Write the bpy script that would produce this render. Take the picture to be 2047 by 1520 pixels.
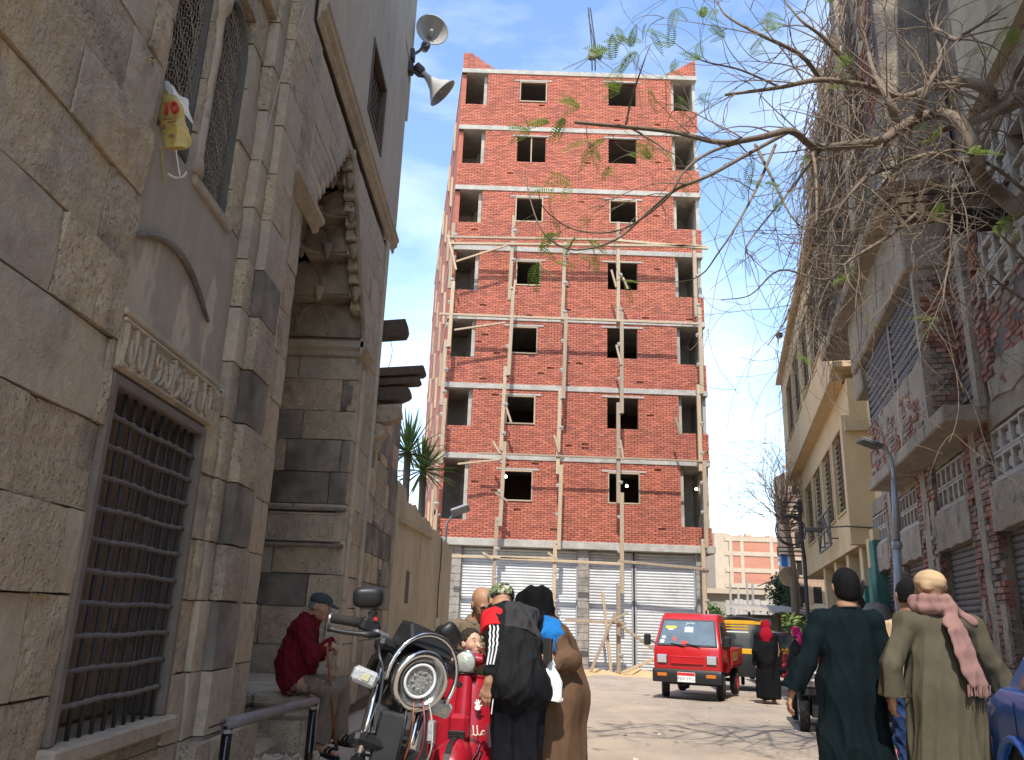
import bpy, math, random
import numpy as np
from mathutils import Vector, Matrix, Euler, Quaternion
RD = math.radians
random.seed(7); RNG = np.random.default_rng(7)
for o in list(bpy.data.objects): bpy.data.objects.remove(o)
scn = bpy.context.scene; COL = scn.collection

# ------------------------------------------------------------------ camera
FPX, CX, CY, CAMZ = 1607.0, 1023.5, 760.0, 1.45
_y = np.array([-15, -472, FPX]); _y /= np.linalg.norm(_y)
_z = np.array([193, 5468, FPX]); _z -= _y*(_z@_y); _z /= np.linalg.norm(_z)
_x = np.cross(_y, _z); _x = -_x if _x[0] < 0 else _x
CM = np.stack([_x, _y, _z], 1)                       # world -> (right, up, forward)
cam = bpy.data.cameras.new('camera'); cam.sensor_width = 36; cam.lens = FPX/2047*36
cam.clip_start = .05; cam.clip_end = 2000
camo = bpy.data.objects.new('camera', cam); COL.objects.link(camo)
_r, _u, _f = CM
camo.matrix_world = Matrix(((_r[0], _u[0], -_f[0], 0), (_r[1], _u[1], -_f[1], 0), (_r[2], _u[2], -_f[2], CAMZ), (0, 0, 0, 1)))
scn.camera = camo
# survey helper: where a sight line of the photograph meets the plane Y = d (metres from the camera)
def at(px, py, d):
    c = np.array([px-CX, CY-py, FPX]); w = CM.T @ c
    return Vector(w*(d/w[1])) + Vector((0, 0, CAMZ))
def atx(px, py, X):
    c = np.array([px-CX, CY-py, FPX]); w = CM.T @ c
    return Vector(w*(X/w[0])) + Vector((0, 0, CAMZ))

# ------------------------------------------------------------------ sky, sun, exposure
SUN_AZ, SUN_EL = 8.0, 52.0          # sun behind the camera, 8 degrees to its left
wld = bpy.data.worlds.new('World'); scn.world = wld; wld.use_nodes = True
wn = wld.node_tree; wn.nodes.clear()
sky = wn.nodes.new('ShaderNodeTexSky'); sky.sky_type = 'NISHITA'; sky.sun_disc = False
sdir = Vector((-math.sin(RD(SUN_AZ)), -math.cos(RD(SUN_AZ)), 0))
sky.sun_elevation = RD(SUN_EL); sky.sun_rotation = math.atan2(sdir.x, sdir.y)
sky.air_density = 1.0; sky.dust_density = 0.3; sky.ozone_density = 2.2
tc = wn.nodes.new('ShaderNodeTexCoord')
mp = wn.nodes.new('ShaderNodeMapping'); mp.inputs['Scale'].default_value = (1.3, 1.0, 2.8); mp.inputs['Rotation'].default_value = (.3, .5, .2)
n1 = wn.nodes.new('ShaderNodeTexNoise'); n1.inputs['Scale'].default_value = 1.7; n1.inputs['Detail'].default_value = 7; n1.inputs['Roughness'].default_value = .56; n1.inputs['Distortion'].default_value = .35
cr = wn.nodes.new('ShaderNodeValToRGB'); cr.color_ramp.elements[0].position = .43; cr.color_ramp.elements[1].position = .78
cr.color_ramp.elements[1].color = (.72, .72, .72, 1)
mx = wn.nodes.new('ShaderNodeMix'); mx.data_type = 'RGBA'
cl = wn.nodes.new('ShaderNodeRGB'); cl.outputs[0].default_value = (4.6, 4.95, 5.4, 1)
bg = wn.nodes.new('ShaderNodeBackground'); bg.inputs['Strength'].default_value = .15
wo = wn.nodes.new('ShaderNodeOutputWorld')
L = wn.links.new
L(tc.outputs['Generated'], mp.inputs['Vector']); L(mp.outputs[0], n1.inputs['Vector']); L(n1.outputs['Fac'], cr.inputs[0])
L(cr.outputs[0], mx.inputs[0]); L(sky.outputs[0], mx.inputs[6]); L(cl.outputs[0], mx.inputs[7])
L(mx.outputs[2], bg.inputs[0]); L(bg.outputs[0], wo.inputs[0])
sl = bpy.data.lights.new('sun', 'SUN'); sl.energy = 2.1; sl.angle = RD(.53); sl.color = (1, .95, .87)
so = bpy.data.objects.new('sun', sl); COL.objects.link(so)
so.rotation_euler = (sdir*math.cos(RD(SUN_EL)) + Vector((0, 0, math.sin(RD(SUN_EL))))).to_track_quat('Z', 'Y').to_euler()
so.location = (0, -20, 40)
vs = scn.view_settings; vs.view_transform = 'Standard'; vs.look = 'None'; vs.gamma = 1; vs.use_curve_mapping = False; vs.exposure = 1.4
scn.render.engine = 'CYCLES'; scn.cycles.max_bounces = 6; scn.cycles.diffuse_bounces = 4; scn.cycles.glossy_bounces = 2; scn.cycles.transmission_bounces = 2

# ------------------------------------------------------------------ materials
MATS = {}
def mat(name, col, rough=.8, var=.18, vs=6.0, bump=0.0, bs=60.0, metal=0.0, col2=None, m2=(.45, .62), m2s=1.5, stretch=(1, 1, 1), spec=.4, rnd=0.0, coat=0, trans=0, alpha=1, emis=None, stain=None, voro=0, obj=False, bump2=None):
    """colour with noise variation, a second colour in large patches, fine relief, and a random tone per piece"""
    if name in MATS: return MATS[name]
    m = bpy.data.materials.new(name); m.use_nodes = True; nt = m.node_tree; N = nt.nodes; l = nt.links.new
    b = N['Principled BSDF']; b.inputs['Roughness'].default_value = rough; b.inputs['Metallic'].default_value = metal
    b.inputs['Specular IOR Level'].default_value = spec; b.inputs['Coat Weight'].default_value = coat
    b.inputs['Transmission Weight'].default_value = trans; b.inputs['Alpha'].default_value = alpha
    if emis: b.inputs['Emission Color'].default_value = (*emis[:3], 1); b.inputs['Emission Strength'].default_value = emis[3]
    if obj: t = N.new('ShaderNodeTexCoord').outputs['Object']
    else: t = N.new('ShaderNodeNewGeometry').outputs['Position']
    mp = N.new('ShaderNodeMapping'); mp.inputs['Scale'].default_value = stretch; l(t, mp.inputs['Vector'])
    def noise(s, d=5, r=.6):
        n = N.new('ShaderNodeTexNoise'); n.inputs['Scale'].default_value = s; n.inputs['Detail'].default_value = d; n.inputs['Roughness'].default_value = r
        l(mp.outputs[0], n.inputs['Vector']); return n.outputs['Fac']
    def mixc(f, a, bb, mode='MIX'):
        x = N.new('ShaderNodeMix'); x.data_type = 'RGBA'; x.blend_type = mode
        for k, v in ((0, f), (6, a), (7, bb)):
            if hasattr(v, 'is_linked'): l(v, x.inputs[k])
            elif k == 0: x.inputs[0].default_value = v
            else: x.inputs[k].default_value = (*v[:3], 1)
        return x.outputs[2]
    def ramp(f, a, bb, c0=(0, 0, 0), c1=(1, 1, 1)):
        r = N.new('ShaderNodeValToRGB'); r.color_ramp.elements[0].position = a; r.color_ramp.elements[1].position = bb
        r.color_ramp.elements[0].color = (*c0, 1); r.color_ramp.elements[1].color = (*c1, 1); l(f, r.inputs[0]); return r.outputs[0]
    c = None
    base = col
    if col2 is not None:
        c = mixc(ramp(noise(m2s, 3, .65), *m2), base, col2); base = c
    if stain is not None:
        c = mixc(ramp(noise(stain[4], 4, .7), stain[5], stain[6]), base, stain[:3]); base = c
    if rnd:
        g = N.new('ShaderNodeNewGeometry'); oi = N.new('ShaderNodeObjectInfo')
        ad = N.new('ShaderNodeMath'); ad.operation = 'ADD'; l(g.outputs['Random Per Island'], ad.inputs[0]); l(oi.outputs['Random'], ad.inputs[1])
        fr = N.new('ShaderNodeMath'); fr.operation = 'FRACT'; l(ad.outputs[0], fr.inputs[0])
        c = mixc(1.0, base, ramp(fr.outputs[0], 0, 1, (1-rnd, 1-rnd, 1-rnd*.9), (1+rnd*.8, 1+rnd*.7, 1+rnd*.5)), 'MULTIPLY'); base = c
    if var:
        c = mixc(1.0, base, ramp(noise(vs, 4, .65), .25, .78, (1-var,)*3, (1+var,)*3), 'MULTIPLY'); base = c
    if hasattr(base, 'is_linked'): l(base, b.inputs['Base Color'])
    else: b.inputs['Base Color'].default_value = (*base[:3], 1)
    if bump:
        bp = N.new('ShaderNodeBump'); bp.inputs['Strength'].default_value = bump; bp.inputs['Distance'].default_value = .02
        h = noise(bs, 3, .65)
        if voro:
            v = N.new('ShaderNodeTexVoronoi'); v.inputs['Scale'].default_value = voro; l(mp.outputs[0], v.inputs['Vector'])
            hh = N.new('ShaderNodeMath'); hh.operation = 'ADD'; l(ramp(v.outputs['Distance'], .0, .3), hh.inputs[0]); l(h, hh.inputs[1]); h = hh.outputs[0]
        l(h, bp.inputs['Height']); nrm = bp.outputs[0]
        if bump2:
            b2 = N.new('ShaderNodeBump'); b2.inputs['Strength'].default_value = bump2[1]; b2.inputs['Distance'].default_value = .05; l(noise(bump2[0], 4, .7), b2.inputs['Height']); l(nrm, b2.inputs['Normal']); nrm = b2.outputs[0]
        l(nrm, b.inputs['Normal'])
    MATS[name] = m; return m

# ------------------------------------------------------------------ mesh helpers
def rotz(a): return Matrix.Rotation(a, 4, 'Z')
class MB:
    def __init__(s): s.v = []; s.f = []
    def add(s, vs, fs):
        o = len(s.v); s.v += [tuple(p) for p in vs]; s.f += [tuple(i+o for i in f) for f in fs]; return s
    def bb(s, x0, x1, y0, y1, z0, z1, M=None):
        vs = [Vector((x, y, z)) for z in (z0, z1) for y in (y0, y1) for x in (x0, x1)]
        if M is not None: vs = [M @ p for p in vs]
        return s.add(vs, [(0, 2, 3, 1), (4, 5, 7, 6), (0, 1, 5, 4), (2, 6, 7, 3), (0, 4, 6, 2), (1, 3, 7, 5)])
    def box(s, c, d, M=None):
        return s.bb(*[q for i in range(3) for q in (c[i]-d[i]/2, c[i]+d[i]/2)], M=M)
    def cham(s, x0, x1, y0, y1, z0, z1, c=.01, M=None):
        """box with chamfered edges (24 vertices)"""
        mx = ((x0+x1)/2, (y0+y1)/2, (z0+z1)/2); h = (abs(x1-x0)/2, abs(y1-y0)/2, abs(z1-z0)/2); c = min(c, *[q*.9 for q in h])
        vs = []; idx = {}
        for sx in (-1, 1):
            for sy in (-1, 1):
                for sz in (-1, 1):
                    for a in range(3):
                        p = [sx*(h[0]-c), sy*(h[1]-c), sz*(h[2]-c)]; p[a] = (sx, sy, sz)[a]*h[a]
                        idx[(sx, sy, sz, a)] = len(vs); vs.append(Vector([p[i]+mx[i] for i in range(3)]))
        fs = []
        for a in range(3):
            b, d = (a+1) % 3, (a+2) % 3
            for sg in (-1, 1):
                q = []
                for (u, w) in ((-1, -1), (1, -1), (1, 1), (-1, 1)):
                    k = [0, 0, 0]; k[a] = sg; k[b] = u; k[d] = w; q.append(idx[(*k, a)])
                fs.append(tuple(q if sg > 0 else q[::-1]))
            for u in (-1, 1):
                for w in (-1, 1):
                    q = []
                    for (sa, ax) in ((-1, b), (1, b), (1, d), (-1, d)):
                        k = [0, 0, 0]; k[a] = sa; k[b] = u; k[d] = w; q.append(idx[(*k, ax)])
                    fs.append(tuple(q))
        for sx in (-1, 1):
            for sy in (-1, 1):
                for sz in (-1, 1): fs.append(tuple(idx[(sx, sy, sz, a)] for a in range(3)))
        if M is not None: vs = [M @ p for p in vs]
        return s.add(vs, fs)
    def tube(s, pts, r, n=8, caps=True):
        pts = [Vector(p) for p in pts]; k = len(pts)
        if not hasattr(r, '__len__'): r = [r]*k
        o = len(s.v); up = None
        for i, p in enumerate(pts):
            t = (pts[min(i+1, k-1)] - pts[max(i-1, 0)])
            t = t.normalized() if t.length > 1e-9 else Vector((0, 0, 1))
            if up is None: up = t.orthogonal().normalized()
            up = (up - t*up.dot(t)); up = up.normalized() if up.length > 1e-6 else t.orthogonal().normalized()
            sd = t.cross(up)
            for j in range(n):
                a = 2*math.pi*j/n; s.v.append(tuple(p + (up*math.cos(a)+sd*math.sin(a))*r[i]))
        for i in range(k-1):
            for j in range(n):
                j2 = (j+1) % n; s.f.append((o+i*n+j, o+i*n+j2, o+(i+1)*n+j2, o+(i+1)*n+j))
        if caps: s.f.append(tuple(o+j for j in range(n))[::-1]); s.f.append(tuple(o+(k-1)*n+j for j in range(n)))
        return s
    def lathe(s, prof, n=24, M=None, caps=False):
        o = len(s.v); k = len(prof)
        for (r, z) in prof:
            for j in range(n):
                a = 2*math.pi*j/n; p = Vector((r*math.cos(a), r*math.sin(a), z)); s.v.append(tuple(M @ p if M is not None else p))
        for i in range(k-1):
            for j in range(n):
                j2 = (j+1) % n; s.f.append((o+i*n+j, o+i*n+j2, o+(i+1)*n+j2, o+(i+1)*n+j))
        if caps: s.f.append(tuple(o+j for j in range(n))[::-1]); s.f.append(tuple(o+(k-1)*n+j for j in range(n)))
        return s
    def loft(s, rings, caps=True, closed=True):
        o = len(s.v); n = len(rings[0]); k = len(rings)
        for r in rings: s.v += [tuple(p) for p in r]
        for i in range(k-1):
            for j in range(n if closed else n-1):
                j2 = (j+1) % n; s.f.append((o+i*n+j, o+i*n+j2, o+(i+1)*n+j2, o+(i+1)*n+j))
        if caps and closed: s.f.append(tuple(o+j for j in range(n))[::-1]); s.f.append(tuple(o+(k-1)*n+j for j in range(n)))
        return s
    def prism(s, poly, d0, d1, M=None):
        """poly in local (x, z), extruded along local y from d0 to d1"""
        n = len(poly); vs = [Vector((x, d0, z)) for x, z in poly]+[Vector((x, d1, z)) for x, z in poly]
        if M is not None: vs = [M @ p for p in vs]
        return s.add(vs, [tuple(range(n)), tuple(range(2*n-1, n-1, -1))]+[(i, i+n, (i+1) % n+n, (i+1) % n) for i in range(n)])
    def mesh(s, name, smooth=False):
        me = bpy.data.meshes.new(name); me.from_pydata(s.v, [], s.f)
        if smooth: me.polygons.foreach_set('use_smooth', [True]*len(me.polygons))
        me.update(); return me
    def build(s, name, m, parent=None, smooth=False, fix=False, **kw):
        me = s.mesh(name, smooth)
        if fix: fixn(me)
        return link(name, me, m, parent, **kw)
def fixn(me):
    import bmesh
    b = bmesh.new(); b.from_mesh(me); bmesh.ops.recalc_face_normals(b, faces=b.faces); b.to_mesh(me); b.free()
def props(o, label=None, cat=None, group=None, kind=None):
    for k, v in (('label', label), ('category', cat), ('group', group), ('kind', kind)):
        if v: o[k] = v
    return o
def link(name, me, m, parent=None, loc=None, rot=None, **kw):
    o = bpy.data.objects.new(name, me); COL.objects.link(o)
    if m is not None and me is not None:
        if len(me.materials) == 0: me.materials.append(m)
    if parent is not None: o.parent = parent
    if loc is not None: o.location = loc
    if rot is not None: o.rotation_euler = rot
    return props(o, **kw)
def thing(name, label, cat, loc=(0, 0, 0), rz=0, group=None, parent=None):
    o = bpy.data.objects.new(name, None); COL.objects.link(o); o.location = loc; o.rotation_euler = (0, 0, rz); o.empty_display_size = .1
    return props(o, label, cat, group)
def autosmooth(o, ang=35):
    me = o.data; me.polygons.foreach_set('use_smooth', [True]*len(me.polygons))
    me.set_sharp_from_angle(angle=RD(ang)); return o
def bez(pts, n=8):
    """Catmull-Rom through the points"""
    P = [Vector(p) for p in pts]; P = [P[0]*2-P[1]]+P+[P[-1]*2-P[-2]]; out = []
    for i in range(1, len(P)-2):
        for k in range(n):
            t = k/n; a, b, c, d = P[i-1:i+3]
            out.append(.5*((2*b)+(c-a)*t+(2*a-5*b+4*c-d)*t*t+(3*b-a-3*c+d)*t**3))
    out.append(P[-2]); return out
def text_mesh(txt, size, depth=.002):
    cu = bpy.data.curves.new('t', 'FONT'); cu.body = txt; cu.size = size; cu.extrude = depth; cu.align_x = 'CENTER'; cu.align_y = 'CENTER'
    o = bpy.data.objects.new('t', cu); COL.objects.link(o); dg = bpy.context.evaluated_depsgraph_get()
    me = bpy.data.meshes.new_from_object(o.evaluated_get(dg)); bpy.data.objects.remove(o); return me
def ground_z(x, y):
    z = .22 if y < 4 else .31-.0222*y
    if y > 45: z = .31-.0222*45
    return z

STONE = mat('stone', (.48, .375, .255), .9, .22, 9, .8, 30, col2=(.37, .30, .22), m2=(.42, .66), m2s=.9, rnd=.10, stain=(.23, .19, .15, 1, 2.1, .55, .75), voro=26, bump2=(13, .75))
STONEO = mat('stone_ochre', (.48, .365, .225), .9, .22, 8, .8, 30, col2=(.38, .31, .235), m2=(.44, .62), m2s=1.4, rnd=.1, stain=(.25, .205, .16, 1, 2.1, .55, .75), bump2=(13, .6))
STONE2 = mat('stone_dressed', (.48, .385, .275), .9, .16, 12, .35, 70, col2=(.37, .31, .25), m2=(.4, .7), m2s=1.2, rnd=.1, stain=(.25, .21, .165, 1, 2.1, .56, .76), bump2=(18, .3))
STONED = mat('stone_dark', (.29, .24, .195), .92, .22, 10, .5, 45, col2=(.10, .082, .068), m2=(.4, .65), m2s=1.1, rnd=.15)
PLAST = mat('plaster_cream', (.46, .38, .28), .92, .14, 5, .4, 30, col2=(.37, .305, .225), m2=(.4, .65), m2s=.8, stretch=(1, 1, .35))
MORTAR = mat('mortar', (.24, .2, .16), .95, .2, 14, .5, 60)
BRICK = mat('brick_red', (.41, .128, .08), .88, .16, 20, .3, 90, rnd=.26, col2=(.37, .12, .078), m2=(.4, .62), m2s=.7, stain=(.40, .22, .165, 1, 2.6, .6, .78))
BMORT = mat('brick_mortar', (.34, .175, .125), .95, .2, 30, .4, 80)
CONC = mat('concrete', (.40, .37, .32), .9, .16, 4, .4, 40, col2=(.31, .285, .25), m2=(.4, .65), m2s=1.6)
CONCD = mat('concrete_soffit', (.27, .24, .2), .92, .2, 3, .4, 30, stretch=(1, 6, 1))
WOOD = mat('timber_pale', (.38, .29, .195), .8, .2, 6, .35, 40, stretch=(4, 4, .5), rnd=.25)
WOODD = mat('timber_dark', (.10, .07, .048), .85, .3, 8, .5, 40, stretch=(4, 4, .6), rnd=.2)
IRON = mat('iron_dark', (.055, .047, .045), .6, .25, 20, .35, 120, metal=.3, rnd=.1)
BLACKV = mat('interior_dark', (.02, .018, .016), .95, 0)  # black colour painting the dark of unlit voids; some small parts share it
# ================================================================== ground
def build_ground():
    xs = np.concatenate([np.linspace(-300, -6, 12), np.linspace(-5, 12, 120), np.linspace(13, 400, 14)])
    ys = np.concatenate([np.linspace(-60, 0, 8), np.linspace(.6, 24, 130), np.linspace(24.5, 60, 40), np.linspace(65, 900, 16)])
    X, Y = np.meshgrid(xs, ys)
    Z = np.where(Y < 4, .22, .31-.0222*np.minimum(Y, 45))
    near = (np.abs(X-3) < 12) & (Y > 0) & (Y < 60)
    Z = Z + near*(.012*np.sin(X*2.1+Y*.7)*np.sin(Y*1.3-X) + .006*np.sin(X*7+3*np.sin(Y*2))*np.sin(Y*5.3))
    n = len(xs); vs = np.stack([X, Y, Z], -1).reshape(-1, 3)
    fs = [(j*n+i, j*n+i+1, (j+1)*n+i+1, (j+1)*n+i) for j in range(len(ys)-1) for i in range(n-1)]
    m = mat('street_dirt', (.42, .335, .25), .95, .16, 2.2, .6, 26, col2=(.34, .28, .22), m2=(.42, .62), m2s=.35, stain=(.27, .23, .185, 1, .9, .56, .74), bump2=(3, .35), stretch=(1, .55, 1))
    mb = MB(); mb.v = [tuple(v) for v in vs]; mb.f = fs
    mb.build('street', m, smooth=True, kind='structure')
    # sand spread along the foot of the brick tower
    sm = mat('sand', (.58, .38, .19), .95, .12, 5, .4, 60)
    mb = MB(); W, D = 60, 22
    for j in range(D+1):
        for i in range(W+1):
            u, v = i/W, j/D; x = -1.2+8.2*u; y = 27.2+2.75*v
            edge = min(1, min(u, 1-u)*7)*min(1, v*2.2)
            h = (.10+.05*math.sin(u*17+1)+.05*math.sin(u*41+v*5)+.03*math.sin(u*90+v*9))*edge*(.55+.9*v)
            mb.v.append((x, y+.25*math.sin(u*23), ground_z(x, y)-.03+max(0, h)))
    for j in range(D):
        for i in range(W): a = j*(W+1)+i; mb.f.append((a, a+1, a+W+2, a+W+1))
    mb.build('sand_heap', sm, smooth=True, label='long heap of yellow sand at the foot of the brick tower', cat='sand', kind='stuff')
build_ground()

# ================================================================== the old stone building on the left (wall plane X = -2)
MOS = thing('stone_mosque', 'old carved stone building in shade with tall portal, barred window and calligraphy bands', 'building', (-2, 5, .22))
def mos(mb_or_me, name, m, parent=MOS, **kw):
    """link geometry given in world coordinates under the building (or one of its parts)"""
    o = mb_or_me.build(name, m, parent, **kw) if isinstance(mb_or_me, MB) else link(name, mb_or_me, m, parent, **kw)
    o.matrix_parent_inverse = Matrix.Translation((2, -5, -.22)) if parent is MOS else Matrix.Identity(4); return o
def stone_block(y0, y1, z0, z1, x, depth=.12, rough=.008, cut=.004, axis='x', n=4):
    """an ashlar block facing +X (axis x) or -Y (axis y): uneven face, chipped edges. For axis y: y0..y1 are X limits, x is Y."""
    mb = MB(); g = cut+random.uniform(0, .003); vs = []
    push = random.uniform(-.6, 1)*rough
    ph = [random.uniform(0, 6.3) for _ in range(4)]
    for j in range(n+1):
        for i in range(n+1):
            u, v = i/n, j/n; e = (i in (0, n)) + (j in (0, n))
            yy = y0+g+(y1-y0-2*g)*u; zz = z0+g+(z1-z0-2*g)*v
            if e: yy += random.uniform(-.004, .004); zz += random.uniform(-.004, .004)
            h = push+rough*(.22*math.sin(3*u+ph[0]+2*v)+.2*math.sin(5*v+ph[1]-2*u)+random.uniform(-.25, .25)) - (.0045 if e == 1 else .008 if e == 2 else 0)
            vs.append((h, yy, zz))
    for (u, v) in ((0, 0), (1, 0), (1, 1), (0, 1)): vs.append((-depth, y0+g+(y1-y0-2*g)*u, z0+g+(z1-z0-2*g)*v))
    k = (n+1)
    fs = [(j*k+i, j*k+i+1, (j+1)*k+i+1, (j+1)*k+i) for j in range(n) for i in range(n)]
    B = k*k; bot = list(range(k)); right = [j*k+n for j in range(k)]; top = [n*k+i for i in range(n, -1, -1)]; left = [j*k for j in range(n, -1, -1)]
    for a, (p, q) in zip((bot, right, top, left), ((B, B+1), (B+1, B+2), (B+2, B+3), (B+3, B))):
        fs.append(tuple(a[::-1])+(p, q))
    out = [(x+h, y, z) for h, y, z in vs] if axis == 'x' else [(y, x-h, z) for h, y, z in vs]
    if axis == 'y': pass
    mb.add(out, fs); return mb
COURSES = [.22]
_h = [.42, .40, .44, .38, .42, .43, .40, .41, .38, .42, .40, .44, .4, .42, .38, .4]
for h in _h: COURSES.append(COURSES[-1]+h)
def ashlar(y0, y1, z0, z1, x, mats, holes=(), axis='x', lens=(.5, .95), rough=.01, n=4, parent=None, clip=None, arch=None):
    for i in range(len(COURSES)-1):
        a, b = max(COURSES[i], z0), min(COURSES[i+1], z1)
        if b-a < .06: continue
        y = y0-(random.uniform(0, .4))
        while y < y1:
            w = random.uniform(*lens); p, q = max(y, y0), min(y+w, y1); y += w
            if q-p < .05: continue
            segs = [(p, q, a, b)]
            for (hy0, hy1, hz0, hz1) in holes:
                ns = []
                for (p_, q_, a_, b_) in segs:
                    if q_ <= hy0 or p_ >= hy1 or b_ <= hz0 or a_ >= hz1: ns.append((p_, q_, a_, b_)); continue
                    if p_ < hy0: ns.append((p_, hy0, a_, b_))
                    if q_ > hy1: ns.append((hy1, q_, a_, b_))
                    m0, m1 = max(p_, hy0), min(q_, hy1)
                    if a_ < hz0: ns.append((m0, m1, a_, hz0))
                    if b_ > hz1: ns.append((m0, m1, hz1, b_))
                segs = ns
            if arch:
                ns = []
                for (p_, q_, a_, b_) in segs:
                    for k in range(3):
                        za, zb = a_+(b_-a_)*k/3, a_+(b_-a_)*(k+1)/3; h_ = arch((za+zb)/2)
                        if h_ <= 0 or q_ <= 8.37-h_ or p_ >= 8.37+h_: ns.append((p_, q_, za, zb)); continue
                        if p_ < 8.37-h_: ns.append((p_, 8.37-h_, za, zb))
                        if q_ > 8.37+h_: ns.append((8.37+h_, q_, za, zb))
                if len(ns) == 3 and all(s_[:2] == (ns[0][0], ns[0][1]) for s_ in ns): ns = segs
                segs = ns
            for (p_, q_, a_, b_) in segs:
                if q_-p_ < .05 or b_-a_ < .05: continue
                if clip and not clip((p_+q_)/2, (a_+b_)/2): continue
                mos(stone_block(p_, q_, a_, b_, x, rough=rough, axis=axis, n=n), 'stone', random.choice(mats), parent or MOS)
def build_mosque():
    core = MB()   # rubble core behind the facing stones, with real openings
    XB = -2.14
    # core pieces: before window, between, above (window opening Y 3.92..5.1, z .82..2.5)
    core.bb(-6, XB, -3, 3.90, 0, 13); core.bb(-6, XB, 5.12, 6.70, 0, 13); core.bb(-6, XB, 3.90, 5.12, 0, .80)
    core.bb(-6, XB, 3.90, 5.12, 2.52, 4.02); core.bb(-6, XB, 3.90, 5.12, 5.95, 13); core.bb(-6, -3.0, 3.90, 5.12, .80, 5.95)
    core.bb(-6, -3.35, 6.70, 10.02, 0, 13); core.bb(-6, XB, 10.10, 11.42, 0, 7.0); core.bb(-6, XB, 6.70, 11.7, 6.95, 13)
    mos(core, 'wall_core', MORTAR)
    S = [STONE, STONE, STONEO, STONE2]
    # main facing: rough lower/near stones
    win = (3.86, 5.16, .60, 2.86); twin = (3.80, 5.30, 3.10, 6.2)
    ashlar(1.7, 5.42, .22, 6.0, -2.0, S, holes=(win, (3.84, 5.42, 2.86, 6.2)), rough=.016, lens=(.55, 1.05))
    ashlar(-3, 1.7, .22, 6.0, -2.0, S, rough=.01, n=2, lens=(.9, 1.5))
    # smooth plaster-patched tympanum over the window, set back
    pm = mat('tympanum_plaster', (.37, .31, .245), .92, .14, 7, .3, 40, col2=(.52, .43, .32), m2=(.53, .57), m2s=2.2, bump2=(6, .3), stretch=(1, 1, .6))
    mb = MB(); mb.bb(-2.2, -2.055, 3.84, 5.42, 2.86, 4.04); mos(mb, 'plaster_panel', pm)
    mb = MB()                         # relieving arch groove, its shade drawn as a dark stone ridge
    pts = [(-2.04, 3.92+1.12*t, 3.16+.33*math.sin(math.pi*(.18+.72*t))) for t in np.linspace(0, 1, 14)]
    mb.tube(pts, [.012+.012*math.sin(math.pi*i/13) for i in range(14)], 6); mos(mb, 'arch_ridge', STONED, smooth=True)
    # stones round the twin window (setback reveal plane -2.05)
    def tw(y, z):   # two arched lights
        return not ((4.0 < y < 5.2) and (4.0 < z < 5.8))
    ashlar(3.84, 5.42, 4.04, 6.6, -2.05, [STONE2, STONE], holes=((3.96, 4.45, 4.06, 5.75), (4.62, 5.16, 4.06, 5.75)), rough=.006, lens=(.5, .8))
    # twin window: recess, column, nets
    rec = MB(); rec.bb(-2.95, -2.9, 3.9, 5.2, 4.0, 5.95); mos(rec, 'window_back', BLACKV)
    for (a, b) in ((3.96, 4.45), (4.62, 5.16)):
        fr = MB(); c = (a+b)/2; w = (b-a)/2-.02
        path = [(-2.10, c-w, 4.1), (-2.10, c-w, 5.35)]+[(-2.10, c-w*math.cos(t), 5.35+w*1.25*math.sin(t)) for t in np.linspace(.2, math.pi-.2, 9)]+[(-2.10, c+w, 5.35), (-2.10, c+w, 4.1), (-2.10, c-w, 4.1)]
        fr.tube(path, .028, 4); f = mos(fr, 'window_frame', mat('frame_grey', (.13, .115, .1), .85, .2, 8, .3, 60))
        def inside(y, z): return abs(y-c) < w and (z < 5.35 or ((y-c)/w)**2+((z-5.35)/(w*1.25))**2 < 1)
        net = MB(); rows = 44
        for r in range(rows):
            z = 4.12+r*.036
            pts = []
            for i in range(25):
                y = c-w+2*w*i/24; zz = z+.012*math.sin(i*math.pi/1.5+r*math.pi)+.012*math.sin(i*.5+r*.3)
                if inside(y, zz): pts.append((-2.115+.012*math.sin(r*.9+i*.4), y, zz))
            if len(pts) > 3: net.tube(pts, .0028, 3, caps=False)
        for i in range(13):
            y = c-w+2*w*i/12; pts = [(-2.118, y+.01*math.sin(z*40), z) for z in np.linspace(4.12, 5.75, 40) if inside(y, z)]
            if len(pts) > 3: net.tube(pts, .0022, 3, caps=False)
        mos(net, 'wire_net', mat('net_wire', (.34, .30, .25), .7, .2, 30), f)
    col = MB(); col.lathe([(.062, 4.06), (.062, 4.14), (.045, 4.18), (.045, 5.25), (.05, 5.28), (.075, 5.34), (.08, 5.45)], 14, Matrix.Translation((-2.07, 4.535, 0)), True)
    mos(col, 'window_column', STONE2, smooth=True)
    mb = MB(); mb.cham(-2.2, -2.03, 4.5, 5.2, 3.985, 4.06, .012); mos(mb, 'window_sill', STONE2)
    # ---------------- barred window
    mb = MB(); mb.bb(-2.34, -2.30, 3.9, 5.12, .8, 2.52); WS = mat('shutter_wood', (.27, .2, .145), .85, .3, 8, .5, 40, stretch=(4, 4, .6), rnd=.2); shut = mos(mb, 'window_shutter', WS)
    for k in range(4):
        y0 = 3.93+k*.297
        mb = MB(); mb.cham(-2.30, -2.268, y0, y0+.285, .84, 2.48, .006)
        leaf = mos(mb, 'shutter_leaf', WS, shut)
        for (z0, z1) in ((.92, 1.22), (1.3, 1.85), (1.92, 2.4)):
            mb = MB(); mb.cham(-2.268, -2.254, y0+.05, y0+.235, z0, z1, .008); mb.cham(-2.256, -2.246, y0+.08, y0+.205, z0+.03, z1-.03, .006)
            mos(mb, 'shutter_panel', WS, leaf)
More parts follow.
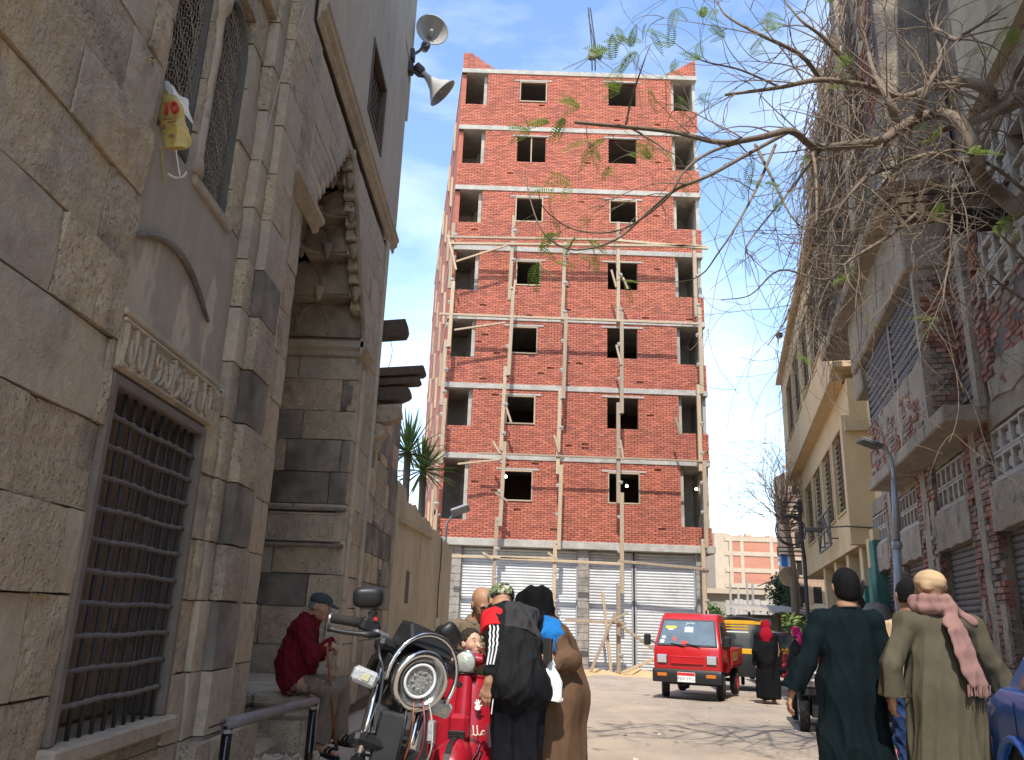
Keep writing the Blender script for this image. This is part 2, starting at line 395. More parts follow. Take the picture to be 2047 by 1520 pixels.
    fr = MB(); fr.cham(-2.2, -1.985, 3.86, 3.925, .82, 2.56, .01); fr.cham(-2.2, -1.985, 5.10, 5.16, .82, 2.56, .01); fr.cham(-2.2, -1.985, 3.925, 5.10, 2.5, 2.56, .01)
    mos(fr, 'window_frame', mat('frame_stone', (.19, .15, .12), .9, .2, 8, .4, 50))
    mb = MB(); mb.cham(-2.3, -1.93, 3.82, 5.2, .73, .82, .014); mos(mb, 'window_sill', STONE2)
    ashlar(3.86, 5.16, .22, .73, -2.0, [STONE], rough=.014, lens=(.35, .6))
    bars = thing('window_grille', 'rusty iron bar grille over the tall shuttered window in the stone wall', 'grille', (-2.03, 4.5, .82))
    for k in range(10):
        y = 3.985+k*.117; mb = MB()
        mb.tube([(0, y-4.5+random.uniform(-.004, .004), z-.82) for z in np.linspace(.80, 2.52, 6)], .0115, 6); mb.build('vertical_bar', IRON, bars, smooth=True)
    for k in range(10):
        z = .98+k*.153; pts = []; rr = []
        for i in range(41):
            y = 3.93+1.16*i/40; ph = ((y-3.985)/.117) % 1; bead = max(0, 1-min(ph, 1-ph)*5.5)
            pts.append((.004, y-4.5, z-.82+.004*math.sin(y*9+k))); rr.append(.0125+.0085*bead)
        mb = MB(); mb.tube(pts, rr, 7); mb.build('horizontal_bar', mat('iron_grey', (.15, .125, .115), .7, .25, 25, .3, 120, rnd=.12), bars, smooth=True)
    # ---------------- carved bands
    def carving(y0, y1, z0, z1, x, name='inscription_band', axis='x', seed=1):
        rr = random.Random(seed); mb = MB()
        bm_ = MB()
        def P(h, y, z): return (x+h, y, z) if axis == 'x' else (y, x-h, z)
        if axis == 'x': bm_.cham(x-.12, x, y0, y1, z0, z1, .01)
        else: bm_.cham(y0, y1, x, x+.12, z0, z1, .01)
        slab = mos(bm_, name, STONE2)
        H = z1-z0; W = y1-y0; Q_ = H/.24*(.62 if axis == 'y' else .9)
        for e in (z0+.02, z1-.02): mb.tube([P(.006, y0, e), P(.006, y1, e)], .013, 5)
        y = y0+.03
        while y < y1-.06:
            k = rr.random(); w = rr.uniform(.045, .085)*Q_
            if k < .42:      # tall upright with a foot
                mb.tube(bez([P(.008, y, z1-.035), P(.010, y+.006, z0+.55*H), P(.008, y-.004, z0+.14*H), P(.008, y+w*.8, z0+.10*H)], 4), [.014*Q_]*13, 5)
                if rr.random() < .5: mb.tube([P(.006, y-.008, z1-.05), P(.006, y+.03*H/.24, z1-.03)], .008*H/.24, 4)
            elif k < .75:    # bowl
                mb.tube(bez([P(.008, y, z0+.62*H), P(.010, y+w*.2, z0+.3*H), P(.010, y+w*.7, z0+.22*H), P(.008, y+w*1.1, z0+.58*H), P(.008, y+w*.8, z0+.72*H)], 4), [.0135*Q_]*17, 5)
            else:            # loop and tail
                c = (y+w*.4, z0+.6*H)
                mb.tube([P(.008, c[0]+.028*Q_*math.cos(t), c[1]+.03*Q_*math.sin(t)) for t in np.linspace(0, 6, 9)], .0125*Q_, 5)
                mb.tube(bez([P(.008, c[0]+.02, c[1]), P(.008, c[0]+w*.3, z0+.3*H), P(.008, c[0]-w*.4, z0+.14*H)], 4), .013*Q_, 5)
            if rr.random() < .5: mb.box(P(.006, y+w*.5, z0+rr.choice((.82, .4, .2))*H), (.016, .016, .016))
            y += w*.92
        mos(mb, 'relief_letters', STONE2, slab)
    carving(3.86, 5.18, 2.58, 2.86, -1.99, seed=3)
    mb = MB(); mb.cham(-2.14, -1.97, 3.84, 5.2, 2.86, 2.9, .01); mos(mb, 'band_moulding', STONE2)
    # ---------------- pilasters between window and portal
    ashlar(5.42, 5.62, .22, 6.9, -1.97, [STONE2, STONE], rough=.006, lens=(.5, .6))
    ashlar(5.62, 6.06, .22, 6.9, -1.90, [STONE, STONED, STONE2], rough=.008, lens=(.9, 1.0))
    mos(MB().bb(-2.14, -1.95, 5.66, 6.02, .2, 6.95), 'pilaster_core', MORTAR)
    ashlar(5.62, 6.06, 3.0, 3.001, -1.9, [STONE])
    ashlar(6.06, 6.72, .22, 6.9, -1.985, [STONE2, STONE], rough=.006, lens=(.4, .7))
    ashlar(5.42, 6.72, .22, .62, -1.86, [STONE], rough=.012, lens=(.4, .5))
    for (yy, zt) in ((6.16, 5.0), (6.24, 4.95)):
        mb = MB(); mb.tube([(-1.975, yy, .6), (-1.975, yy, zt)], .03 if yy < 6.2 else .022, 6); mos(mb, 'portal_moulding', STONE2)
    def mould(y0, y1, z, x, prof=((.0, 0), (.05, .02), (.05, .07), (.10, .10), (.10, .15), (.04, .18), (0, .19)), name='cornice', m=STONE2, sl=0):
        mb = MB(); a = [(x+p, y0, z+q) for p, q in prof]; b = [(x+p, y1, z+q+sl) for p, q in prof]
        n = len(a); mb.add(a+b, [(i, i+1, n+i+1, n+i) for i in range(n-1)]+[tuple(range(n)), tuple(range(2*n-1, n-1, -1))]); return mos(mb, name, m)
    mould(6.10, 7.12, 4.95, -1.99); mould(6.10, 6.75, 5.12, -1.99, ((0, 0), (.03, .02), (.03, .08), (0, .09)))
    AH = lambda z: 1.65*max(0, 1-max(0, z-4.85)/1.85)**1.05 if z < 6.7 else 0
    # upper wall above: plain larger ashlar and plaster
    ashlar(6.06, 11.42, 5.05, 6.92, -2.0, [STONE2], holes=((6.72, 10.02, 0, 5.05),), rough=.004, lens=(.6, 1.0), arch=AH)
    ashlar(5.42, 6.06, 6.9, 7.0, -1.95, [STONE2])
    mould(6.45, 11.78, 6.92, -2.0, ((0, -.04), (.03, 0), (.03, .05), (.075, .09), (.075, .15), (.095, .17), (.095, .22), (.02, .26), (0, .28)), 'string_course', sl=.05)
    mb = MB(); mb.bb(-2.6, -1.985, 5.42, 8.92, 7.2, 14); mb.bb(-2.6, -1.985, 10.05, 11.9, 7.2, 14); mb.bb(-2.6, -1.985, 8.92, 10.05, 7.2, 7.62); mb.bb(-2.6, -1.985, 8.92, 10.05, 8.72, 14)
    mos(mb, 'plaster_wall', PLAST)
    mb = MB(); mb.bb(-5, -1.975, 11.9, 12.1, 9.6, 14); mb.bb(-5, -1.97, 11.3, 11.9, 10.6, 14); mos(mb, 'plaster_return', PLAST)
    # ashlar over near part, upper (z > 6)
    for i in range(5):
        z0 = 6.0+.5*i; y = -3
        while y < 5.42:
            w = random.uniform(.7, 1.1); mos(stone_block(y, min(5.42, y+w), z0, z0+.5, -2.0, rough=.008, n=2), 'stone', random.choice(S)); y += w
    mb = MB(); mb.bb(-6, -2.02, -3, 5.5, 8.5, 14.0); mos(mb, 'upper_wall', PLAST)
    # small lattice window high in the plaster
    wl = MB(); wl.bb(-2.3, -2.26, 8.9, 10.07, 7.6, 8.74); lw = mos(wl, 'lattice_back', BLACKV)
    fr = MB()
    for (a, b, c, d) in ((8.92, 8.98, 7.62, 8.72), (9.99, 10.05, 7.62, 8.72), (8.98, 9.99, 7.62, 7.68), (8.98, 9.99, 8.66, 8.72)): fr.bb(-2.2, -1.97, a, b, c, d)
    mos(fr, 'lattice_frame', WOODD, lw)
    for k in range(9):
        mb = MB(); z = 7.68+k*.1225; mb.bb(-2.10, -2.06, 8.98, 9.99, z, z+.035); mos(mb, 'lattice_slat', WOODD, lw)
    for k in range(9):
        mb = MB(); y = 8.98+k*.1125; mb.bb(-2.095, -2.065, y, y+.045, 7.68, 8.66); mos(mb, 'lattice_slat', WOODD, lw)
    # ---------------- portal recess
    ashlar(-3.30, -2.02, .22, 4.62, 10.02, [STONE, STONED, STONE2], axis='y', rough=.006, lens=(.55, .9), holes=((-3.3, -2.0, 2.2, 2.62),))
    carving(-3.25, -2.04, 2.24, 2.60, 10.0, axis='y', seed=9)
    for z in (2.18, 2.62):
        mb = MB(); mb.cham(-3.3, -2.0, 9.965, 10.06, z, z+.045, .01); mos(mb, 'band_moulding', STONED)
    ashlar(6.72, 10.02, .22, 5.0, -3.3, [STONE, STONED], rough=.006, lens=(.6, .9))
    # near jamb return (faces away from camera) and far front pier
    mos(MB().bb(-3.35, -2.0, 6.60, 6.705, .2, 6.0), 'jamb', STONE2)
    ashlar(10.02, 11.44, .22, 6.92, -2.0, [STONE2, STONE], rough=.006, lens=(.45, .7))
    for (y, r) in ((10.22, .035), (10.34, .025), (11.2, .03), (11.3, .03)):
        mb = MB(); mb.tube([(-1.985, y, .8), (-1.985, y, 4.5 if y < 11 else 6.9)], r, 6); mos(mb, 'portal_moulding', STONE2)
    mb = MB(); mb.bb(-2.6, -2.02, 11.40, 11.46, .2, 7); mos(mb, 'wall_return', STONE2)
    # impost cornice at the foot of the hood, across back, far side and pier
    pr = ((0, 0), (.04, .02), (.04, .08), (.09, .12), (.09, .2), (.02, .24), (0, .26))
    mb = MB(); n = len(pr)
    a = [(-3.3, 10.02-p, 4.62+q) for p, q in pr]; b = [(-1.96, 10.02-p, 4.62+q) for p, q in pr]
    mb.add(a+b, [(i, n+i, n+i+1, i+1) for i in range(n-1)]+[tuple(range(n))[::-1], tuple(range(n, 2*n))]); mos(mb, 'impost', STONE2)
    mould(9.93, 10.6, 4.62, -2.0, pr, 'impost')
    # muqarnas hood: tiers of small niches stepping inward and up to the apex
    def niche(cx, cy, z0, z1, w, depth, dirv, m, dark=.0):
        """pointed niche: half-dome shell opening along dirv"""
        d = Vector(dirv).normalized(); sd = Vector((-d.y, d.x, 0)); mb = MB(); rows = 9; seg = 10; h = z1-z0
        rings = []
        for j in range(rows+1):
            t = j/rows; f = 1 if t < .45 else max(.02, 1-((t-.45)/.55)**1.7)
            rings.append([Vector((cx, cy, z0+h*t)) + sd*(w/2*f*math.cos(a)) - d*(depth*f*math.sin(a)) for a in np.linspace(0, math.pi, seg)])
        mb.loft(rings, caps=False, closed=False)
        # raised rim on the arch
        rim = [r[0]+d*.006 for r in rings]+[r[-1]+d*.006 for r in rings[::-1]]
        mb.tube(rim, .014, 4)
        return mos(mb, 'muqarnas_niche', m, smooth=True)
    MQ = mat('stone_hood', (.36, .295, .225), .92, .2, 8, .5, 40, col2=(.2, .165, .13), m2=(.45, .66), m2s=1.6, rnd=.2)
    backm = MB()
    # stepped solid behind the niches (far side half seen from camera plus back)
    tiers = [(4.88, 5.34, .95), (5.34, 5.76, .72), (5.76, 6.12, .50), (6.12, 6.42, .32), (6.42, 6.66, .16)]
    for i, (z0, z1, f) in enumerate(tiers):
        yh = 1.65*f; dep = 1.30*f
        backm.bb(-3.3, -2.02, 8.37+yh+.02, 10.06, z0, z1+.0); backm.bb(-3.3, -2.02, 6.7, 8.37-yh-.02, z0, z1)
        backm.bb(-3.34, -2.0-dep-.02, 6.7, 10.06, z0, z1)
    mos(backm, 'hood_core', MQ)
    for i, (z0, z1, f) in enumerate(tiers):
        yh = 1.65*f; dep = 1.30*f; nn = max(1, round(dep/.42)); wv = dep/nn
        for k in range(nn):
            cx = -2.03-wv*(k+.5)
            niche(cx, 8.37+yh, z0+.02, z1, wv*.94, .20, (0, -1, 0), MQ)
            niche(cx, 8.37-yh, z0+.02, z1, wv*.94, .20, (0, 1, 0), MQ)
        nb = max(1, round(2*yh/.5)); wb = 2*yh/nb
        for k in range(nb): niche(-2.0-dep, 8.37-yh+wb*(k+.5), z0+.02, z1, wb*.94, .18, (1, 0, 0), MQ)
        # ledge and hanging drops between tiers
        if i: 
            mb = MB(); pts = [(-2.04, 8.37+yh+.10, z0), (-2.0-dep*.8, 8.37+yh+.08, z0+.01), (-2.0-dep-.05, 8.37+yh*.7, z0), (-2.0-dep-.05, 8.37-yh*.7, z0), (-2.04, 8.37-yh-.08, z0)]
            mb.tube(bez(pts, 5), .035, 6); mos(mb, 'hood_ledge', MQ, smooth=True)
            for k in range(nn+1):
                mb = MB(); mb.lathe([(.0, z0-.13), (.03, z0-.1), (.055, z0-.02), (.07, z0+.06)], 8, Matrix.Translation((-2.04-wv*k, 8.37+yh-.02, 0))); mos(mb, 'hood_drop', MQ, smooth=True)
    # front arch edge of the hood (trilobed, stepping)
    for sg in (1,):
        pts = [(-1.985, 8.37+sg*(AH(z)+.02+.02*abs(math.sin((z-4.85)*8.5))), z) for z in np.linspace(4.85, 6.69, 30)]
        mb = MB(); mb.tube(pts, .034, 6); mos(mb, 'hood_edge', MQ, smooth=True)
    # bench in the portal
    bn = MB(); bn.cham(-3.28, -1.74, 7.8, 8.5, .05, .60, .02); bn.cham(-3.28, -2.04, 8.5, 9.98, .05, .60, .02); mos(bn, 'bench_base', STONE)
    for k in range(3):
        x0 = -3.28+k*.52; mb = MB(); mb.cham(x0, x0+.515, 7.72, 8.5, .60, .72, .03); mos(mb, 'bench_slab', STONE2)
        mb = MB(); mb.cham(x0, x0+.515, 7.76, 7.95, .49, .595, .04); mos(mb, 'bench_slab', STONE2)
    mb = MB(); mb.cham(-3.28, -2.04, 8.505, 9.98, .60, .72, .02); mos(mb, 'bench_slab', STONE2)
    mb = MB(); mb.cham(-2.9, -1.95, 7.1, 7.72, .05, .36, .05); mos(mb, 'bench_step', STONE2)
    ashlar(-3.0, -1.78, .15, .49, 7.78, [STONE], axis='y', rough=.012, lens=(.4, .6))
    # timber brackets and stone corbel at the corner, and lower side wing with lattice window
    def beam(p0, p1, w, h, name, m=WOODD, nose=.05):
        p0, p1 = Vector(p0), Vector(p1); d = (p1-p0); L_ = d.length; ex = d.normalized(); ey = Vector((0, 0, 1)).cross(ex).normalized(); ez = ex.cross(ey)
        M = Matrix((ex, ey, ez)).transposed().to_4x4(); M.translation = p0; mb = MB()
        prof = [(0, -h/2), (L_-nose, -h/2), (L_-nose*.3, -h*.3), (L_, -h*.1), (L_-.01, h*.3), (L_-nose*.5, h/2), (0, h/2)]
        mb.prism(prof, -w/2, w/2, M); return mos(mb, name, m)
    beam((-2.3, 12.0, 5.68), (-1.68, 12.0, 5.75), .26, .27, 'timber_beam')
    beam((-2.4, 12.0, 4.96), (-1.36, 12.0, 5.06), .3, .13, 'timber_beam'); beam((-2.4, 12.0, 4.80), (-1.42, 12.0, 4.9), .26, .10, 'timber_beam')
    beam((-2.4, 12.0, 4.62), (-1.56, 12.0, 4.68), .28, .2, 'timber_beam', nose=.14)
    beam((-2.4, 12.0, 4.30), (-1.68, 12.0, 4.36), .3, .26, 'corbel', STONE, .16); beam((-2.4, 12.0, 4.02), (-1.9, 12.0, 4.07), .3, .24, 'corbel', STONE, .16)
    beam((-2.4, 12.0, 3.8), (-2.0, 12.0, 3.84), .3, .2, 'corbel', STONE, .1)
    mos(MB().bb(-5, -2.16, 11.46, 14.6, 0, 4.9), 'wing_core', MORTAR)
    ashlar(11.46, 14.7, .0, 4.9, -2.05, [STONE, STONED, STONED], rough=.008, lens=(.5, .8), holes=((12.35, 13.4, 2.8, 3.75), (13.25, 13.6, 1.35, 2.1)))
    mos(MB().bb(-2.3, -2.06, 14.5, 14.68, 4.9, 5.25), 'wing_parapet', PLAST)
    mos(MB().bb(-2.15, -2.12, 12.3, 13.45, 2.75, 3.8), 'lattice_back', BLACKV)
    lat = MB()
    for k in range(7):
        for j in range(9):
            y = 12.40+k*.15; z = 2.83+j*.105
            lat.tube([(-2.06, y+.075+.055*math.cos(t), z+.045*math.sin(t)) for t in np.linspace(0, 6.283, 9)], .017, 4)
    mos(lat, 'stone_lattice', STONE2, kind='stuff')
    mos(MB().bb(-2.2, -2.12, 13.2, 13.65, 1.3, 2.15), 'slit_back', BLACKV)
    for k in range(5):
        mb = MB(); mb.tube([(-2.06, 13.42+.12*math.cos(t), 1.42+k*.15+.06*math.sin(t)) for t in np.linspace(0, 6.283, 10)], .025, 5); mos(mb, 'slit_ring', STONED)
build_mosque()
def inv(root):
    return (Matrix.Translation(root.location) @ Matrix.Rotation(root.rotation_euler.z, 4, 'Z')).inverted()
def wl(mb, name, m, root, **kw):
    """part whose geometry is in world coordinates; root is a top-level Empty"""
    o = mb.build(name, m, root, **kw); o.matrix_parent_inverse = inv(root); return o
# ================================================================== the unfinished brick tower
TY = 30.0; TX0, TX1 = -2.66, 7.56
SLAB = [4.16, 7.33, 10.09, 12.93, 15.94, 18.69, 21.58, 24.42]      # top of each slab
TW = thing('brick_tower', 'unfinished red brick apartment tower with empty window openings and concrete slab bands', 'building', (2.5, TY, -.36))
def build_tower():
    GZ = ground_z(0, TY)
    def slant(x): return .012*(x-2)        # slabs run very slightly downhill to the right
    side = Vector((-.134, .991, 0))        # left flank runs back and to the left
    # window openings: measured on the facade
    wins = []
    L_ = [(1040, 163, 1093, 205), (1035, 273, 1090, 324), (1031, 394, 1085, 445), (1032, 521, 1080, 572), (1019, 652, 1074, 708), (1012, 790, 1069, 849), (1003, 939, 1064, 1003)]
    R_ = [(1217, 165, 1272, 213), (1217, 277, 1273, 326), (1218, 400, 1274, 448), (1215, 525, 1275, 580), (1214, 656, 1275, 716), (1214, 795, 1277, 858), (1215, 944, 1280, 1009)]
    floors = []
    for k in range(7):                     # k = 0 lowest storey with brick
        ws = []
        for (a, b, c, d) in (L_[6-k], R_[6-k]):
            p, q = at(a, b, TY), at(c, d, TY); ws.append((min(p.x, q.x), max(p.x, q.x), q.z, p.z))
        floors.append(ws)
    bl, bh, jt = .238, .064, .012
    bricks = []
    BX = 1.12                              # width of the corner loggias
    for k in range(7):
        z0, z1 = SLAB[k], SLAB[k+1]-.20
        zp = z0 + (1.02 if k else .62)      # parapet of the corner loggia
        # solids behind the face bricks
        ws = floors[k]; xs = sorted(ws)
        core = MB(); Y0, Y1 = TY+.10, TY+.24
        cur = TX0+BX
        for (a, b, c, d) in xs:
            core.bb(cur, a, Y0, Y1, z0, z1); core.bb(a, b, Y0, Y1, z0, c); core.bb(a, b, Y0, Y1, d, z1); cur = b
        core.bb(cur, TX1-BX, Y0, Y1, z0, z1); core.bb(TX0+.004, TX0+BX, Y0, Y1, z0, zp-.01); core.bb(TX1-BX, TX1-.004, Y0, Y1, z0, zp-.01)
        wl(core, 'wall', BMORT, TW)
        # courses of face bricks
        r = 0; z = z0+.004
        while z+bh < z1+.05:
            x = TX0+(0 if r % 2 else -bl/2)
            while x < TX1:
                a, b = max(x, TX0), min(x+bl, TX1); x += bl+jt
                if b-a < .05: continue
                pieces = [(a, b)]
                for (wa, wb, wc, wd) in ws:
                    if z+bh > wc and z < wd:
                        np_ = []
                        for (p, q) in pieces:
                            if q <= wa or p >= wb: np_.append((p, q))
                            else:
                                if p < wa-.02: np_.append((p, wa))
                                if q > wb+.02: np_.append((wb, q))
                        pieces = np_
                if z > zp:
                    pieces = [(max(p, TX0+BX), min(q, TX1-BX)) for p, q in pieces if q > TX0+BX+.03 and p < TX1-BX-.03]
                for (p, q) in pieces:
                    if random.random() < .006: continue
                    bricks.append((p+random.uniform(0, .006), q-random.uniform(0, .006), z+random.uniform(-.003, .003), TY+random.uniform(.0, .014)))
            z += bh+jt; r += 1
        # interior: floor-deep dark rooms seen through the openings
        for (a, b, c, d) in ws:
            rm = MB(); e = .5
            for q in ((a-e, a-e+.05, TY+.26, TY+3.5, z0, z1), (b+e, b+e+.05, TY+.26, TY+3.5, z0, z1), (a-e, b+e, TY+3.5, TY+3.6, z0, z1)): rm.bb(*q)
            wl(rm, 'room_wall', mat('room_brick_dark', (.10, .06, .045), .95, .2, 6), TW)  # brick colour darkened to stand for the unlit room
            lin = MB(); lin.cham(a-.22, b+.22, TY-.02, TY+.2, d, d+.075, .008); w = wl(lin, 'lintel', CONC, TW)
        # raw timber frames round some windows
        for i, (a, b, c, d) in enumerate(ws):
            if (k, i) in ((6, 0), (4, 1), (3, 0), (1, 0), (2, 0), (0, 0), (0, 1), (4, 0)):
                for q in ((a, a+.05, c, d), (b-.05, b, c, d), (a+.05, b-.05, d-.05, d), (a+.05, b-.05, c, c+.05)):
                    mb = MB(); mb.bb(q[0], q[1], TY-.012, TY+.1, q[2], q[3]); wl(mb, 'window_timber', WOOD, TW)
        if k == 5: mb = MB(); a, b, c, d = ws[0]; mb.bb((a+b)/2-.03, (a+b)/2+.02, TY+.05, TY+.1, c, d); wl(mb, 'window_prop', WOOD, TW)
        # slab over this storey
        zs = SLAB[k+1]; pg = [(TX0-.02, TY-.03), (TX1+.02, TY-.03), (TX1+.02, TY+5.2), (TX0-.72, TY+5.2)]; mb = MB(); mb.add([(x, y, zz) for zz in (zs-.2, zs) for x, y in pg], [(3, 2, 1, 0), (4, 5, 6, 7), (0, 1, 5, 4), (1, 2, 6, 5), (2, 3, 7, 6), (3, 0, 4, 7)]); wl(mb, 'floor_slab', CONC, TW)
        # corner loggias: back wall, inner side wall, column
        for (xa, xb, inn) in ((TX0, TX0+BX, 1), (TX1-BX, TX1, -1)):
            mb = MB(); mb.bb(xa-(.18 if inn > 0 else 0), xb, TY+2.3, TY+2.4, z0, z1); wl(mb, 'loggia_wall', CONC, TW)
            mb = MB(); xi = xb-.16 if inn > 0 else xa+.02; mb.bb(xi, xi+.14, TY+.25, TY+2.3, z0, z1); wl(mb, 'loggia_side', CONC, TW)
        mb = MB(); mb.bb(TX0+.7, TX0+.9, TY+1.9, TY+2.2, z0, z1); wl(mb, 'column', CONC, TW)
        # low parapet flank on the left side and back part of left flank wall
        p0 = Vector((TX0, TY, 0)); p1 = p0+side*3.2; p2 = p0+side*24
        def flank(pa, pb, za, zb, name, m):
            n = Vector((side.y, -side.x, 0))*.2; mb = MB(); q = [pa, pb, pb+n, pa+n]
            mb.add([(v.x, v.y, za) for v in q]+[(v.x, v.y, zb) for v in q], [(0, 1, 2, 3), (7, 6, 5, 4), (0, 4, 5, 1), (1, 5, 6, 2), (2, 6, 7, 3), (3, 7, 4, 0)])
            return wl(mb, name, m, TW, fix=True)
        BF = mat('brick_flank', (.42, .125, .075), .9, .2, 9, .6, 26, stretch=(1.2, 1.2, 9), col2=(.34, .11, .075), m2=(.4, .6), m2s=1.4)
        flank(p0+side*.12, p1, z0, z1, 'flank_bay_wall', BF)
        wl(MB().bb(TX1-.14, TX1-.01, TY+.25, TY+3.2, z0, z1), 'right_bay_wall', CONC, TW)
        flank(p1, p2, z0, z1, 'flank_wall', BF); flank(p0+side*.02-Vector((.015, 0, 0)), p2+Vector((-.03, 0, 0)), z1, SLAB[k+1]-.001, 'flank_slab', CONC)
        for t in (3.2, 7, 12, 17):           # flank openings: flat black sheets painting their dark, a timber on each
            a = p0+side*t; mb = MB(); n = Vector((-side.y, side.x, 0))*.02
            u = side*1.1; q = [a+n, a+u+n]
            mb.add([(q[0].x, q[0].y, z0+.9), (q[1].x, q[1].y, z0+.9), (q[1].x, q[1].y, z0+2.1), (q[0].x, q[0].y, z0+2.1)], [(0, 1, 2, 3)])
            wl(mb, 'flank_dark_sheet', BLACKV, TW)
            mb = MB(); c = a+n*2; mb.bb(-.05, .05, -.04, .04, z0+.7, z0+2.2, Matrix.Translation((c.x, c.y, 0))); wl(mb, 'flank_timber', WOOD, TW)
    # right flank back wall
    mb = MB(); mb.bb(TX1-.25, TX1-.02, TY+3.2, TY+5, SLAB[0], SLAB[7]-.2); wl(mb, 'right_wall', BMORT, TW)
    mb = MB(); mb.bb(TX0+.3, TX1-.3, TY+3.7, TY+5, SLAB[0], SLAB[7]-.25); wl(mb, 'inner_wall', mat('inner_dark', (.05, .04, .035), .95, 0), TW)  # near-black colour painting the unlit depth of the tower
    # face bricks: the 300 lowest as single bricks, the rest as one mesh
    bricks.sort(key=lambda b: b[2])
    def bk(mb, b): mb.bb(b[0], b[1], b[3], TY+.105, b[2], b[2]+bh)
    protos = {}
    for b in bricks[:300]:
        w = round(b[1]-b[0], 2)
        if w not in protos: q = MB(); q.cham(0, w, 0, .1, 0, bh, .004); protos[w] = q.mesh('brick'); protos[w].materials.append(BRICK)
        o = link('brick', protos[w], None, TW, loc=(b[0]-TW.location.x, b[3]-TY, b[2]-TW.location.z))
    mb = MB()
    for b in bricks[300:]: bk(mb, b)
    wl(mb, 'brickwork', BRICK, TW, kind='stuff')
    # ground-floor: beam slab, piers, roller shutters
    mb = MB(); mb.cham(TX0-.05, TX1+.05, TY-.22, TY+4.8, SLAB[0]-.28, SLAB[0]-.01, .015); wl(mb, 'floor_slab', CONC, TW)
    PIER = mat('pier_rough', (.30, .27, .235), .92, .25, 6, .6, 30, col2=(.2, .18, .155), m2s=2)
    for (xa, xb) in ((-2.55, -1.65), (2.62, 3.02), (6.93, 7.3)):
        mb = MB(); mb.cham(xa, xb, TY+.02, TY+.5, GZ-.2, SLAB[0]-.28, .02)
        for i in range(16): mb.bb(xa-.004, xb+.004, TY+.005, TY+.05, GZ+i*.27, GZ+i*.27+.025)
        wl(mb, 'pier', PIER, TW)
    SH = mat('shutter_white', (.50, .51, .515), .5, .1, 3, .1, 40, metal=.2, rnd=.06, stain=(.36, .33, .29, 1, 1.2, .54, .8))
    for (xa, xb, nm, zb) in ((-1.66, 2.63, 'a', GZ+.85), (3.0, 4.66, 'b', GZ), (4.72, 6.95, 'c', GZ)):
        rt = MB(); rt.bb(xa, xb, TY+.34, TY+.36, zb, SLAB[0]-.3); sh = wl(rt, 'roller_shutter', SH, TW)
        z = zb; hh = .105; me = None
        prof = [(0, .0), (.026, .018), (.036, .05), (.026, .085), (0, hh)]
        while z < SLAB[0]-.32:
            if me is None:
                q = MB(); n = len(prof)
                q.add([(xa, -p, h) for p, h in prof]+[(xb, -p, h) for p, h in prof], [(i, n+i, n+i+1, i+1) for i in range(n-1)])
                me = q.mesh('shutter_slat'); me.materials.append(SH)
            o = link('shutter_slat', me, None, sh, loc=(0, TY+.335, z)); z += hh
        for xr in (xa, xb-.06): wl(MB().bb(xr, xr+.06, TY+.24, TY+.33, GZ, SLAB[0]-.3), 'shutter_rail', mat('rail_grey', (.3, .3, .3), .5, .1, 5), TW)
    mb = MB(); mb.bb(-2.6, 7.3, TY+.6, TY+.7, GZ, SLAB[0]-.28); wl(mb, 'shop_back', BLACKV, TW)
    # parapet gables on the roof
    z = SLAB[7]
    for (x0, x1, up) in ((TX0, TX0+1.42, 1), (TX1-1.32, TX1, -1)):
        n = 11; rows = []
        for r in range(n):
            w = (x1-x0)*(1-r/n*.78) if up > 0 else (x1-x0)*(1-r/n)
            a, b = (x0, x0+w) if up > 0 else (x1-w, x1)
            x = a
            while x < b-.04:
                q = min(x+bl, b); m_ = MB(); m_.bb(x, q-.008, TY+.0, TY+.2, z+r*(bh+jt), z+r*(bh+jt)+bh); wl(m_, 'parapet_brick', BRICK, TW); x += bl+jt
    for x in (4.75, 5.05, 5.3, 5.6):
        m_ = MB(); m_.bb(x, x+.26, TY+.6, TY+.8, z, z+.34+.08*math.sin(x*9)); wl(m_, 'roof_brick_stack', BRICK, TW)
    for (px, py) in ((1011, 953), (1253, 972), (1392, 978)):   # bare bulbs burning inside
        c = at(px, py, TY+1.2); mb = MB(); mb.lathe([(.001, -.06), (.045, -.04), (.06, 0), (.045, .04), (.02, .06)], 10, Matrix.Translation(c)); wl(mb, 'light_bulb', mat('bulb_lit', (.9, .85, .7), .4, 0, emis=(1, .93, .8, 4)), TW); wl(MB().tube([c+Vector((0, 0, .05)), Vector((c.x, c.y, SLAB[1]-.2))], .005, 4), 'lamp_flex', BLACKV, TW)
build_tower()

